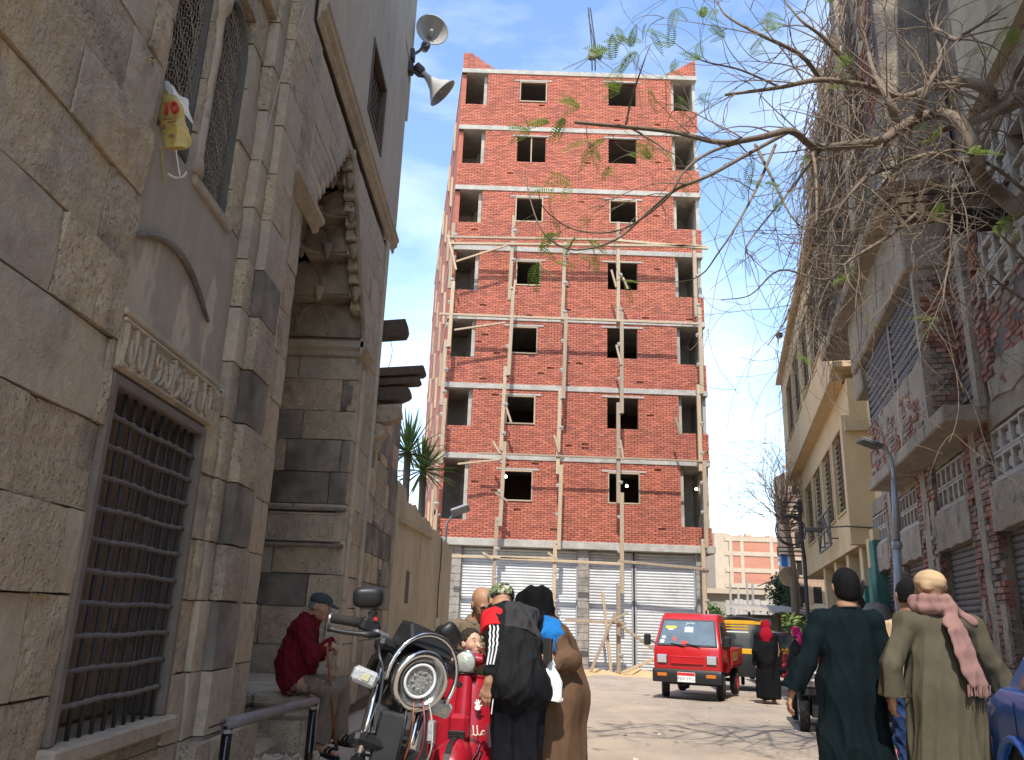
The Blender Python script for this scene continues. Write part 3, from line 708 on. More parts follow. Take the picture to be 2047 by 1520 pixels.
# hoist crane on the roof
def build_hoist():
    t = thing('roof_hoist', 'dark steel builder\'s hoist with tilted mast standing on the tower roof', 'hoist', (3.0, TY+.9, SLAB[7]))
    m = mat('steel_dark', (.08, .085, .095), .5, .2, 10, metal=.5); z = 0
    P = lambda px, py: at(px, py, TY+.9)-t.location
    mb = MB()
    for dx in (-.07, .07):
        for dy in (-.07, .07): mb.tube([P(1187, 140)+Vector((dx, dy, 0)), P(1186, 100)+Vector((dx, dy, 0))], .028, 5)
    mb.build('mast', m, t)
    mb = MB(); a, b = P(1187, 103), P(1178, 16)
    for o in (-.09, .09): mb.tube([a+Vector((o+.02, 0, 0)), b+Vector((o*.5, 0, 0))], .03, 5)
    for i in range(9):
        f = i/9; c = a.lerp(b, f); d = a.lerp(b, f+.11); s_ = .09*(1-.5*f)*(1 if i % 2 else -1); mb.tube([c+Vector((s_, 0, 0)), d-Vector((s_, 0, 0))], .016, 4)
    mb.build('jib', m, t)
    mb = MB(); mb.tube([P(1190, 100), P(1182, 60), P(1176, 30)], .025, 5); mb.build('jib_stay', m, t)
    mb = MB(); mb.cham(-.28, .3, -.2, .2, -.12, .12, .03, Matrix.Translation(P(1192, 107)) @ Matrix.Rotation(.5, 4, 'Y')); mb.build('winch', m, t)
    mb = MB(); mb.lathe([(.12, -.16), (.2, -.16), (.2, -.13), (.12, -.13), (.12, .13), (.2, .13), (.2, .16), (.12, .16)], 14, Matrix.Translation(P(1183, 110)) @ Matrix.Rotation(1.57, 4, 'X'), True); mb.build('drum', m, t)
    for (px, s) in ((1125, -1), (1225, 1), (1150, -1), (1205, 1)):
        mb = MB(); mb.tube([P(1186, 112), P(px, 139)], .022, 4); mb.build('brace', m, t)
build_hoist()

# timber scaffold in front of the tower
def build_scaffold():
    t = thing('timber_scaffold', 'tall pole scaffold of rough pale timber lashed in front of the brick tower', 'scaffold', (2.5, TY-.6, ground_z(0, TY-.6)))
    D = TY-.75
    def pole(pts, r, name='pole', d=D):
        P = [at(px, py, d) for px, py in pts]; mb = MB()
        for i in range(len(P)-1):
            a, b = P[i], P[i+1]; ex = (b-a).normalized(); ey = Vector((0, 1, 0)); ey = (ey-ex*ey.dot(ex)).normalized(); ez = ex.cross(ey)
            M = Matrix((ex, ey, ez)).transposed().to_4x4(); M.translation = a; mb.cham(0, (b-a).length, -r, r, -r, r, .01, M)
        wl(mb, name, WOOD, t)
    std = [[(911, 447), (897, 640), (880, 860), (871, 1030)], [(1031, 432), (1015, 640), (998, 880), (989, 1185)], [(1133, 478), (1124, 640), (1116, 860), (1109, 1232)], [(1239, 445), (1238, 640), (1240, 880), (1240, 1346)], [(1390, 462), (1398, 700), (1408, 1000), (1413, 1232)]]
    for s_ in std:
        top, bot = s_[0], s_[-1]; bz = at(*bot, D).z
        n = 5
        for i in range(n):              # lapped lengths
            f0, f1 = i/n, (i+1.12)/n
            pa = (top[0]+(bot[0]-top[0])*f0 + (3.5 if i % 2 else -3.5), top[1]+(bot[1]-top[1])*f0)
            pb = (top[0]+(bot[0]-top[0])*min(1, f1) + (3.5 if i % 2 else -3.5), top[1]+(bot[1]-top[1])*min(1, f1))
            pole([pa, pb], .07, d=D-(.06 if i % 2 else 0))
        # bottom to the ground
        a = at(*bot, D); g = ground_z(a.x, D)
        if a.z > g+.1:
            mb = MB(); mb.cham(a.x-.07, a.x+.07, D-.07, D+.07, g, a.z+.2, .01); wl(mb, 'pole', WOOD, t)
            mb = MB(); mb.cham(a.x+.09, a.x+.21, D-.05, D+.05, g, a.z-1.0+.2, .01); wl(mb, 'pole', WOOD, t)
        for f in np.linspace(.04, .96, 13):   # rope lashings
            px, py = top[0]+(bot[0]-top[0])*f, top[1]+(bot[1]-top[1])*f; c = at(px, py, D)
            mb = MB(); mb.lathe([(.10, -.05), (.115, 0), (.10, .05)], 10, Matrix.Translation(c), False); wl(mb, 'lashing', mat('rope', (.33, .3, .26), .9, .3, 40), t)
    led = [((893, 474), (1235, 480), .045), ((897, 487), (1410, 493), .05), ((1232, 481), (1415, 497), .05), ((878, 628), (1400, 648), .045), ((900, 1112), (1115, 1117), .05), ((1000, 1116), (1245, 1128), .05), ((1235, 1122), (1418, 1139), .05), ((1130, 1240), (1252, 1247), .05), ((915, 928), (1000, 919), .035), ((875, 1030), (880, 1028), .03), ((955, 906), (1420, 923), .035), ((912, 523), (1022, 488), .035), ((908, 660), (1010, 645), .035)]
    for (a, b, r) in led: pole([a, b], r, 'ledger', D-.09)
    br = [((1205, 1185), (1222, 1348), .05), ((1230, 1225), (1180, 1345), .05), ((1225, 1240), (1335, 1318), .05), ((1245, 1345), (1320, 1312), .05), ((1215, 1245), (1255, 1225), .04)]
    for i, (a, b, r) in enumerate(br): pole([a, b], r, 'brace', D-.2-.12*i)
    for i, (a, b) in enumerate((((985, 882), (1000, 908)), ((990, 985), (1015, 1003)), ((1012, 815), (1022, 845)), ((1108, 870), (1118, 905)), ((895, 470), (912, 540)), ((1240, 880), (1246, 920)), ((965, 1105), (985, 1118)), ((1095, 1105), (1112, 1117)), ((1030, 560), (1021, 640)), ((1232, 690), (1242, 730)), ((1222, 540), (1232, 575)), ((1245, 555), (1255, 578)), ((1350, 835), (1360, 870)))): pole([a, b], .04, 'offcut', D-.14+.03*(i % 3))
build_scaffold()

# ================================================================== plastered yard wall, left, with spiky plants and a lamp behind
def build_yardwall():
    t = thing('yard_wall', 'weathered cream plaster yard wall with a crumbling sloped top beside the stone building', 'wall', (-1.9, 14.7, 0))
    A, B = Vector((-2.02, 14.7, 0)), Vector((-1.42, 21.3, 0)); d = (B-A).normalized(); n = Vector((d.y, -d.x, 0)); Ln = (B-A).length
    PY = mat('plaster_yellow', (.47, .385, .25), .93, .1, 4, .4, 30, col2=(.385, .315, .205), m2=(.42, .66), m2s=1.1, stretch=(1, 1, .5), stain=(.27, .22, .16, 1, 1.6, .6, .74))
    N = 40; fr, bk = [], []
    def top(f): return 3.62-.55*f**1.0+.045*math.sin(f*31)+.03*math.sin(f*77+1) + (.12 if f < .12 else 0)
    mb = MB(); vs = []
    w0, w1 = .30, .335
    for i in range(N+1):
        f = i/N; p = A+d*(Ln*f)
        vs += [(p.x, p.y, -.4), (p.x, p.y, top(f)), (p.x-.28*n.x, p.y-.28*n.y, top(f)-.02), (p.x-.28*n.x, p.y-.28*n.y, -.4)]
    fs = []
    for i in range(N):
        a = 4*i; fs += [(a, a+4, a+5, a+1), (a+1, a+5, a+6, a+2), (a+2, a+6, a+7, a+3)]
    fs += [(0, 1, 2, 3), (4*N+3, 4*N+2, 4*N+1, 4*N)]
    mb.add(vs, fs); wl(mb, 'wall', PY, t)
    q = A+d*(Ln*.20); mb = MB(); M = Matrix((d, n, Vector((0, 0, 1)))).transposed().to_4x4(); M.translation = q+n*.004
    mb.bb(-.16, .16, -.1, .0, 1.62, 2.22, M); wl(mb, 'slot', mat('slot_dark', (.10, .08, .06), .95, .1, 10), t)
    M.translation = A+d*(Ln*.03); mb = MB(); mb.cham(0, Ln*.5, -.01, .06, 3.05, 3.11, .01, M); wl(mb, 'moulding', PY, t)
    M.translation = A+d*(Ln*.72); mb = MB(); mb.cham(-.1, .14, 0, .06, 1.12, 1.36, .008, M); wl(mb, 'junction_box', mat('box_cream', (.55, .47, .32), .6, .05, 4), t)
    mb = MB(); mb.tube(bez([M @ Vector((.05, .02, 1.36)), M @ Vector((.0, .02, 2.0)), M @ Vector((.12, .02, 2.6)), M @ Vector((.1, .02, 3.2))], 6), .012, 5); wl(mb, 'cable', IRON, t)
    # street lamp on the wall
    l = thing('wall_lamp', 'small flat grey street lamp head on a bracket above the cream yard wall', 'street lamp', tuple(at(893, 1045, 20.6)))
    lm = mat('lamp_grey', (.2, .205, .21), .5, .1, 8, metal=.3); o = l.location.copy()
    mb = MB(); mb.tube([(0, .1, -1.0), (0, .05, 0), at(908, 1027, 20.6)-o], .03, 7); mb.build('bracket', lm, l)
    a, b = at(903, 1026, 20.6)-o, at(938, 1014, 20.6)-o; ex = (b-a).normalized(); ey = Vector((0, 1, 0)); ez = ex.cross(ey); M2 = Matrix((ex, ey, ez)).transposed().to_4x4(); M2.translation = a
    mb = MB(); mb.cham(0, (b-a).length, -.15, .15, -.04, .04, .02, M2 @ Matrix.Rotation(-.5, 4, 'X')); mb.build('lamp_head', lm, l)
    # yuccas
    gm = mat('yucca_leaf', (.10, .17, .045), .55, .3, 3, rnd=.35); tr = mat('yucca_trunk', (.16, .12, .08), .9, .3, 8, .5, 30)
    for (px, py, dd, n_, ln, lab) in ((815, 905, 18.2, 90, 1.15, 'tall spiky yucca close against the stone corner above the yard wall'), (846, 940, 19.0, 110, 1.0, 'full spiky yucca rosette above the middle of the cream yard wall')):
        c = at(px, py, dd); y = thing('yucca', lab, 'plant', (c.x, c.y, ground_z(c.x, c.y)))
        hz = c.z-y.location.z; mb = MB(); mb.tube([(0, 0, 0), (.05, .02, hz*.5), (0, 0, hz)], [.1, .09, .08], 8); mb.build('trunk', tr, y, smooth=True)
        lv = MB()
        for i in range(n_):
            a = random.uniform(0, 6.283); el = random.uniform(-.55, 1.45); L_ = ln*random.uniform(.7, 1.05); dv = Vector((math.cos(a)*math.cos(el), math.sin(a)*math.cos(el), math.sin(el))); sd = dv.cross(Vector((0, 0, 1))).normalized()
            w = .03; dr = Vector((0, 0, -.16*L_*(1-abs(math.sin(el)))))
            p = [Vector((0, 0, hz)), Vector((0, 0, hz))+dv*L_*.4+dr*.2, Vector((0, 0, hz))+dv*L_*.8+dr*.7, Vector((0, 0, hz))+dv*L_+dr*1.3]
            k = len(lv.v); up = Vector((0, 0, .01))
            for q, ww in zip(p[:3], (.6, 1, .5)): lv.v += [tuple(q-sd*w*ww), tuple(q-up), tuple(q+sd*w*ww)]
            lv.v.append(tuple(p[3]))
            for r in range(2): b_ = k+3*r; lv.f += [(b_, b_+1, b_+4, b_+3), (b_+1, b_+2, b_+5, b_+4)]
            lv.f += [(k+6, k+7, k+9), (k+7, k+8, k+9)]
        lv.build('crown', gm, y)
build_yardwall()
# ================================================================== right-hand side: local axes (s along the wall, out to the street, z)
RB = RD(75)
PLG = mat('plaster_grey', (.37, .305, .23), .95, .22, 4, .9, 22, col2=(.285, .235, .18), m2=(.42, .64), m2s=1.0, stain=(.17, .145, .12, 1, 2.6, .53, .68), voro=14, bump2=(7, .7))
PLGD = mat('plaster_grey_dark', (.28, .23, .175), .95, .2, 3, .9, 18, col2=(.115, .1, .09), m2=(.4, .62), m2s=1.2, voro=10)
OLDB = mat('brick_old', (.27, .115, .085), .93, .25, 9, .5, 40, rnd=.4, col2=(.27, .225, .19), m2=(.45, .58), m2s=1.6)
BRZ = mat('breeze_block', (.42, .38, .335), .93, .18, 7, .4, 40, rnd=.12, stain=(.2, .17, .15, 1, 5, .58, .75))
def build_grey():
    G = thing('grey_building', 'derelict grey building with peeling plaster, old brick piers and pierced block screens', 'building', (3.4, 0, 0), RB)
    B = lambda mb, name, m, parent=G, **kw: mb.build(name, m, parent, **kw)
    def panel(s0, s1, z0, z1, out, name, m, th=.3, wob=.03, nz=8):
        """uneven plastered panel: ragged outline and wavy face"""
        mb = MB(); ns = max(2, int((s1-s0)/.25)); nz = max(2, int((z1-z0)/.25)); vs = []
        for j in range(nz+1):
            for i in range(ns+1):
                u, v = i/ns, j/nz; e = i in (0, ns) or j in (0, nz)
                vs.append((s0+(s1-s0)*u+(random.uniform(-wob, wob)*.5 if i in (0, ns) else 0), out+(random.uniform(-.5, .5)*wob if not e else -.01), z0+(z1-z0)*v+(random.uniform(-wob, wob)*.5 if j in (0, nz) else 0)))
        k = ns+1; fs = [(j*k+i, (j+1)*k+i, (j+1)*k+i+1, j*k+i+1) for j in range(nz) for i in range(ns)]
        per = [i for i in range(k)]+[j*k+ns for j in range(1, nz+1)]+[nz*k+i for i in range(ns-1, -1, -1)]+[j*k for j in range(nz-1, 0, -1)]
        o = len(vs); vs += [(vs[i][0], out-th, vs[i][2]) for i in per]; n = len(per)
        fs += [(per[i], per[(i+1) % n], o+(i+1) % n, o+i) for i in range(n)]
        mb.add(vs, fs); return B(mb, name, m)
    # masses: recessed back wall, so that openings have depth
    mb = MB(); mb.bb(-3, 19.5, -7, -.45, -.6, 4.2); mb.bb(-3, 18.2, -7, -.35, 4.2, 12.9); B(mb, 'inner_mass', mat('grey_core', (.10, .085, .075), .95, .2, 5))
    piers = [(7.05, 8.15), (10.32, 11.36), (13.22, 14.40), (16.25, 17.35)]
    bays = [(4.6, 7.05), (8.15, 10.32), (11.36, 13.22), (14.40, 16.25), (17.35, 19.3)]
    # brick piers, brick by brick
    bl, bh, jt = .23, .062, .016; cnt = 0; rest = MB(); bmes = {}
    cand = []
    def lay(s0, s1, z0, z1, out, skip=.04, jag=.02):
        z = z0; r = 0
        while z < z1:
            s = s0-(bl/2 if r % 2 else 0)
            while s < s1-.03:
                a, b = max(s, s0), min(s+bl, s1); s += bl+jt
                if b-a > .05 and random.random() > skip: cand.append((a, b, z, out+random.uniform(-jag, jag*.6)))
            z += bh+jt; r += 1
    for i, (a, b) in enumerate(piers):
        mb = MB(); mb.bb(a+.01, b-.01, -.5, .0, -.5, 4.2); B(mb, 'pier_core', PLGD)
        lay(a, a+.42, -.1, 4.15, .05); lay(b-.36, b, -.1, 4.15, .05)
        panel(a+.42, b-.36, -.2, 4.15, .06, 'pier_render', PLG, .1, .06)
        for k in range(7):   # leftover patches of render on the brick
            z = random.uniform(.3, 3.8); w = random.uniform(.1, .24); h = random.uniform(.15, .5); s = random.choice((a+.1, b-.2))
            panel(s-w/2, s+w/2, z, z+h, .075, 'render_patch', PLG, .05, .05)
    # ground-floor bays: shutter, rendered panel, two rows of pierced blocks, lintel
    def block_mesh(w, h):
        q = MB(); t = .035; d = .16
        q.bb(0, w, -d, 0, 0, t); q.bb(0, w, -d, 0, h-t, h); q.bb(0, t, -d, 0, t, h-t); q.bb(w-t, w, -d, 0, t, h-t)
        q.bb(t, w-t, -d, -d+.03, t, h-t)
        c, e = w/2, h/2; q.cham(c-w*.22, c+w*.22, -d+.03, -.035, e-h*.22, e+h*.22, .015); q.bb(t, c-w*.22, -.09, -.05, e-.02, e+.02); q.bb(c+w*.22, w-t, -.09, -.05, e-.02, e+.02)
        me = q.mesh('breeze_block'); me.materials.append(BRZ); return me
    bb_ = {}
    def screen(s0, s1, z0, rows, h, n, out):
        w = (s1-s0)/n
        if (round(w, 2), h) not in bb_: bb_[(round(w, 2), h)] = block_mesh(w-.012, h-.012)
        for r in range(rows):
            for i in range(n):
                if random.random() < .03: continue
                link('breeze_block', bb_[(round(w, 2), h)], None, G, loc=(s0+i*w+.006, out+random.uniform(-.008, .008), z0+r*h+.006))
    SHD = mat('shutter_rust', (.15, .135, .125), .6, .25, 6, .2, 50, metal=.4, col2=(.12, .085, .06), m2=(.5, .7), m2s=2)
    for i, (a, b) in enumerate(bays):
        zt = 2.66
        screen(a, b, 3.28, 2, .31, 6, -.02)
        mb = MB(); mb.cham(a, b, -.2, .03, 3.22, 3.275, .01); B(mb, 'ledge', BRZ)
        panel(a-.03, b+.03, zt, 3.2, .07, 'render_panel', PLG, .2, .04)
        panel(a, b, 3.92, 4.25, .0, 'lintel', mat('stone_beige_wall', (.30, .25, .18), .95, .2, 5, .5, 30, col2=(.2, .17, .13), m2=(.4, .65), m2s=1.2), .25, .05)
        sh = B(MB().bb(a, b, -.14, -.12, -.4, zt+.05), 'roller_shutter', SHD)
        n = int((zt+.4)/.085); q = MB(); pf = [(0, 0), (.02, .015), (.026, .04), (.018, .07), (0, .085)]; m_ = len(pf)
        q.add([(a, p, h) for p, h in pf]+[(b, p, h) for p, h in pf], [(k, k+1, m_+k+1, m_+k) for k in range(m_-1)]); me = q.mesh('shutter_slat'); me.materials.append(SHD)
        for k in range(n): link('shutter_slat', me, None, sh, loc=(0, -.118, -.4+.0855*k))
    # upper wall nearest us: render over brick with a big pierced screen
    mb = MB(); mb.bb(-3, 10.1, -.5, -.02, 4.2, 5.35); mb.bb(-3, 5.6, -.5, -.02, 5.35, 12.9); mb.bb(5.6, 10.1, -.5, -.02, 7.3, 12.9); mb.bb(10.05, 10.35, -.5, -.02, 4.2, 12.9); B(mb, 'upper_core', PLGD)
    lay(8.0, 10.3, 4.3, 5.4, .0, .32, .015); lay(4.5, 8.0, 4.3, 5.4, .0, .5, .015)
    panel(3, 8.6, 4.2, 4.72, .035, 'render_panel', PLG, .1, .08); panel(8.4, 10.0, 4.2, 4.6, .03, 'render_panel', PLG, .1, .08)
    screen(5.6, 10.05, 5.42, 5, .37, 10, .0)
    panel(4, 10.2, 7.3, 7.6, .05, 'render_panel', PLG, .1, .08)
    # tall brick/concrete pier between near wall and projecting bay
    lay(10.35, 10.95, 4.2, 7.0, .07, .06, .03); mb = MB(); mb.bb(10.1, 11.0, -.5, .02, 4.2, 7.4); B(mb, 'pier_core', PLGD)
    panel(10.12, 10.34, 4.2, 9.0, .12, 'pier_render', PLG, .1, .03)
    lay(9.72, 10.08, 4.5, 7.2, .045, .1, .02)
    # projecting bay: slab, low wall, lattice windows, beam
    O = .5
    mb = MB(); mb.cham(10.15, 16.0, -.4, O+.04, 4.02, 4.24, .02); B(mb, 'bay_slab', PLG)
    mb = MB(); mb.bb(10.98, 15.7, -.4, O-.1, 4.24, 5.2); mb.bb(10.98, 11.05, -.4, O-.1, 5.2, 6.5); mb.bb(15.5, 15.7, -.4, O-.1, 5.2, 6.5); mb.bb(13.1, 13.3, O-.3, O-.03, 5.2, 6.5); B(mb, 'bay_core', PLGD)
    panel(11.0, 15.7, 4.24, 5.2, O, 'bay_render', PLG, .1, .05); lay(12.0, 15.7, 4.26, 4.95, O+.012, .22, .012); lay(11.1, 12.6, 4.26, 4.7, O+.012, .4, .012); lay(14.0, 15.6, 4.9, 5.18, O+.012, .5, .012)
    mb = MB(); mb.bb(10.95, 11.08, -.4, O+.02, 4.24, 6.5); B(mb, 'bay_side', PLG)
    zz = 4.26; kk = 0
    while zz < 6.44:                        # old brick showing on the end of the bay
        o_ = -.05-(.06 if kk % 2 else 0)
        while o_ < O:
            if random.random() > .16 and o_+.11 < O+.02: rest.bb(10.925+random.uniform(-.02, .012), 11.0, max(o_, .0), min(o_+.115, O), zz, zz+bh)
            o_ += .13
        zz += bh+jt; kk += 1
    GR = mat('grille_paint', (.115, .10, .10), .6, .2, 20, metal=.3, rnd=.2); DK = MB(); DK.bb(11.05, 15.5, -.3, -.25, 5.2, 6.5); B(DK, 'window_dark', BLACKV)
    for (a, b) in ((11.08, 13.1), (13.3, 15.5)):
        fr = MB(); fr.bb(a, a+.05, O-.14, O-.02, 5.22, 6.48); fr.bb(b-.05, b, O-.14, O-.02, 5.22, 6.48); fr.bb(a+.05, b-.05, O-.14, O-.02, 5.22, 5.27); fr.bb(a+.05, b-.05, O-.14, O-.02, 6.43, 6.48)
        f = B(fr, 'lattice_window', GR); n = int((b-a)/.115)
        for k in range(1, n):
            mb = MB(); s = a+k*(b-a)/n; mb.bb(s-.012, s+.012, O-.1, O-.04, 5.27, 6.43); B(mb, 'lattice_bar', GR, f)
        pts = MB()
        for r in range(9):
            z = 5.33+r*.132
            pts.bb(a+.05, b-.05, O-.085, O-.065, z-.008, z+.008)
            for k in range(1, n): s = a+k*(b-a)/n; pts.add([(s-.045, O-.06, z-.045), (s+.045, O-.06, z-.045), (s, O-.06, z+.06), (s, O+.0, z-.02)], [(0, 1, 3), (1, 2, 3), (2, 0, 3)])
        B(pts, 'lattice_studs', mat('grille_pale', (.30, .27, .26), .7, .2, 20), f)
    mb = MB(); mb.cham(10.9, 16.3, -.4, O+.12, 6.48, 7.7, .03); B(mb, 'bay_beam', PLG)
    mb = MB(); mb.cham(15.7, 16.6, -.4, O+.05, 6.0, 6.6, .03); B(mb, 'beam_nib', PLG)
    # upper projecting storey with ribs, broken parapet
    O2 = .78
    mb = MB(); mb.bb(10.3, 18.6, -.4, O2, 7.7, 12.75); B(mb, 'upper_storey', PLGD)
    panel(10.4, 18.5, 7.75, 9.2, O2+.03, 'render_panel', PLGD, .06, .06); panel(15.5, 18.5, 9.2, 12.6, O2+.03, 'render_panel', PLG, .06, .06)
    for s in (12.2, 14.6, 17.4):
        mb = MB(); mb.cham(s, s+.5, O2-.1, O2+.22, 7.9, 12.8, .03); B(mb, 'rib', PLG)
    lay(10.5, 14.5, 9.0, 11.6, O2+.03, .35, .02)
    mb = MB(); mb.cham(10.3, 18.7, -.4, O2+.12, 7.55, 7.78, .03); B(mb, 'upper_slab', PLG)
    CRM = mat('plaster_cream_right', (.46, .385, .265), .92, .15, 3, .4, 25, col2=(.36, .3, .21), m2s=1.3)
    mb = MB(); mb.bb(-3, 9.0, -.45, .16, 7.6, 13.5); B(mb, 'cream_upper_wall', CRM)
    mb = MB(); mb.bb(10.6, 11.6, O2, O2+.02, 10.6, 12.2); B(mb, 'cream_patch', CRM)
    lay(10.3, 18.6, 12.75, 13.1, O2-.02, .12, .03); mb = MB(); mb.bb(10.3, 18.6, O2-.4, O2-.08, 12.7, 13.05); B(mb, 'parapet_core', OLDB)
    # old bricks: the 300 that show largest (nearest) as single bricks
    cand.sort(key=lambda c: c[0]+abs(c[2]-2.5)*.2)
    pool = {}
    vis = [c for c in cand if c[0] > 7.0]; one = set(map(id, vis[:300]))
    for c in cand:
        if id(c) in one:
            w = round(c[1]-c[0], 2)
            if w not in pool: q = MB(); q.cham(0, w, -.1, .0, 0, bh, .006); pool[w] = q.mesh('brick'); pool[w].materials.append(OLDB)
            link('brick', pool[w], None, G, loc=(c[0], c[3], c[2]))
        else: rest.bb(c[0], c[1], c[3]-.1, c[3], c[2], c[2]+bh)
    B(rest, 'brickwork', OLDB, kind='stuff')
    # broken timber ledge sticking out of the upper wall
    t = thing('timber_ledge', 'broken dark wooden ledge jutting from the upper wall of the derelict grey building', 'ledge', tuple(rw(8.9, 0, 6.35)), RB)
    for (z0, z1, o1, m) in ((.06, .12, 1.25, WOODD), (-.03, .05, 1.2, WOODD), (-.16, -.04, 1.1, WOODD)):
        mb = MB(); mb.cham(-.35, 0, -.3, o1, z0, z1, .01); mb.build('board', m, t)
    mb = MB(); mb.prism([(-.3, -.16), (-.02, -.16), (-.05, -.34), (-.3, -.3)], -.2, .55); mb.build('bracket', BLACKV, t)
def rw(s, o, z): return Vector((3.4+s*math.cos(RB)-o*math.sin(RB), s*math.sin(RB)+o*math.cos(RB), z))
build_grey()

def build_yellow():
    Yb = thing('yellow_building', 'yellow ochre plastered building with stepped storeys and louvred windows beyond the grey one', 'building', (3.4, 0, 0), RB)
    B = lambda mb, name, m, parent=Yb, **kw: mb.build(name, m, parent, **kw)
    Ym = mat('ochre_plaster', (.62, .46, .255), .92, .1, 3, .25, 30, col2=(.54, .40, .225), m2=(.42, .66), m2s=.8, stretch=(1, 1, .4))
    Yd = mat('ochre_trim', (.52, .395, .235), .92, .12, 3, .25, 30)
    LV = mat('louvre_brown', (.17, .13, .095), .7, .2, 8)
    def volume(s0, s1, o, z0, z1, wins, wz, nm):
        # street wall in pieces around real openings
        mb = MB(); cur = s0
        for (a, b) in wins:
            mb.bb(cur, a, o-.3, o, z0, z1); mb.bb(a, b, o-.3, o, z0, wz[0]); mb.bb(a, b, o-.3, o, wz[1], z1); cur = b
        mb.bb(cur, s1, o-.3, o, z0, z1); mb.bb(s0, s0+.3, o-9, o-.3, z0, z1); mb.bb(s0, s1, o-9, o-.3, z0, z0+.2); mb.bb(s0, s1, o-9, o-.3, z1-.2, z1); mb.bb(s1-.3, s1, o-9, o-.3, z0, z1)
        B(mb, nm, Ym)
        for (a, b) in wins:
            w = B(MB().bb(a, b, o-.29, o-.26, wz[0], wz[1]), 'window', BLACKV)
            n = int((wz[1]-wz[0])/.16)
            for k in range(n):
                q = MB(); z = wz[0]+k*.16+.04; q.add([(a, o-.04, z), (b, o-.04, z), (b, o-.16, z+.11), (a, o-.16, z+.11), (a, o-.05, z-.012), (b, o-.05, z-.012), (b, o-.17, z+.098), (a, o-.17, z+.098)], [(0, 1, 2, 3), (7, 6, 5, 4), (0, 4, 5, 1), (3, 2, 6, 7)])
                B(q, 'louvre', LV, w)
            fr = MB(); fr.bb(a-.06, a, o-.02, o+.05, wz[0]-.06, wz[1]+.06); fr.bb(b, b+.06, o-.02, o+.05, wz[0]-.06, wz[1]+.06); fr.bb(a, b, o-.02, o+.05, wz[1], wz[1]+.06); fr.bb(a, b, o-.02, o+.05, wz[0]-.06, wz[0]); B(fr, 'window_frame', Yd, w)
            m_ = MB(); c = (a+b)/2; m_.bb(c-.03, c+.03, o-.1, o-.02, wz[0], wz[1]); B(m_, 'mullion', LV, w)
    volume(22.2, 40.5, .25, 8.05, 13.2, [(24.0, 26.4), (27.2, 29.8), (30.6, 33.4), (34.2, 37.0)], (9.6, 12.0), 'upper_storey')
    volume(21.9, 39.5, -.1, 3.55, 8.05, [(23.6, 25.6), (26.3, 28.6), (29.3, 31.8), (32.5, 35.2)], (4.7, 7.0), 'middle_storey')
    mb = MB(); mb.bb(21.9, 22.25, -.1, .12, 3.55, 7.0); B(mb, 'corner_pier', Ym)
    mb = MB(); mb.bb(19.8, 21.9, -9, -1.0, 0, 11.6); mb.bb(20.9, 21.9, -6, -.55, 3.6, 10.2); B(mb, 'rear_mass', Ym)
    mb = MB(); mb.cham(22.1, 40.6, .2, .5, 13.2, 13.4, .02); mb.cham(22.1, 22.3, -9, .2, 13.2, 13.4, .02); B(mb, 'parapet_cap', Yd)
    mb = MB(); mb.bb(22.0, 40.5, .25, .32, 8.02, 8.2); mb.bb(21.75, 22.2, -6, .25, 8.35, 8.5); B(mb, 'band', Yd)
    mb = MB(); mb.bb(21.75, 22.5, -.6, .05, 6.55, 6.8); B(mb, 'bracket', Yd)
    # pipe chase and stain strip on the sunlit end
    mb = MB(); mb.bb(21.84, 21.9, -1.6, -1.2, 3.8, 7.6); B(mb, 'chase', Yd)
    # ground floor: columns painted green, dark shopfronts, wall of pierced panels
    GRN = mat('green_paint', (.035, .155, .115), .7, .25, 4, .3, 30, col2=(.10, .17, .13), m2=(.52, .66), m2s=2.5, rnd=.15)
    mb = MB(); mb.bb(17.3, 40, -6, -1.6, -1, 3.55); B(mb, 'shop_back', mat('shop_dark', (.05, .045, .04), .95, .2, 4))
    for (s, o, w, zt) in ((18.6, .14, .55, 3.35), (20.7, -.1, .55, 2.9), (22.6, -.2, .6, 2.55), (25.2, -.2, .6, 2.3), (28.2, -.2, .6, 2.1), (31.5, -.2, .6, 2.0)):
        mb = MB(); mb.cham(s, s+w, o-.45, o, -.9, zt, .02); B(mb, 'painted_column', GRN)
        mb = MB(); mb.bb(s+.03, s+w-.03, o-.42, o-.03, zt, 3.6); B(mb, 'column_head', Ym)
    mb = MB(); mb.bb(19.2, 21.0, -.9, -.6, 1.6, 2.6); B(mb, 'low_panel', Ym)
    scr = MB()
    for r in range(2):
        for k in range(6): s = 19.25+k*.29; z = 2.62+r*.4; scr.bb(s, s+.04, -.7, -.55, z, z+.38); scr.bb(s+.04, s+.28, -.7, -.55, z, z+.04); scr.bb(s+.13, s+.19, -.68, -.58, z+.1, z+.28)
    B(scr, 'pierced_panel', BRZ)
    # steel window guard hanging off the middle storey
    st = mat('steel_frame', (.13, .12, .11), .6, .2, 9, metal=.4)
    g = thing('window_guard', 'rectangular steel frame guard hung on the street wall of the yellow building', 'window guard', tuple(rw(26.0, .02, 3.9)), RB)
    for (a, b) in (((0, 0, 0), (3.2, 0, 0)), ((0, 0, 1.1), (3.2, 0, 1.1)), ((0, 0, 0), (0, 0, 1.1)), ((3.2, 0, 0), (3.2, 0, 1.1)), ((1.6, 0, 0), (1.6, 0, 1.1)), ((0, 0, .55), (3.2, 0, .55)), ((0, 0, 0), (1.6, 0, 1.1)), ((1.6, 0, 1.1), (3.2, 0, 0))):
        q = MB(); q.tube([Vector(a)+Vector((0, .12, 0)), Vector(b)+Vector((0, .12, 0))], .035, 4); q.build('rail', st, g)
    for s in (0, 1.6, 3.2): q = MB(); q.tube([(s, -.15, .2), (s, .12, .2)], .03, 4); q.build('bracket', st, g)
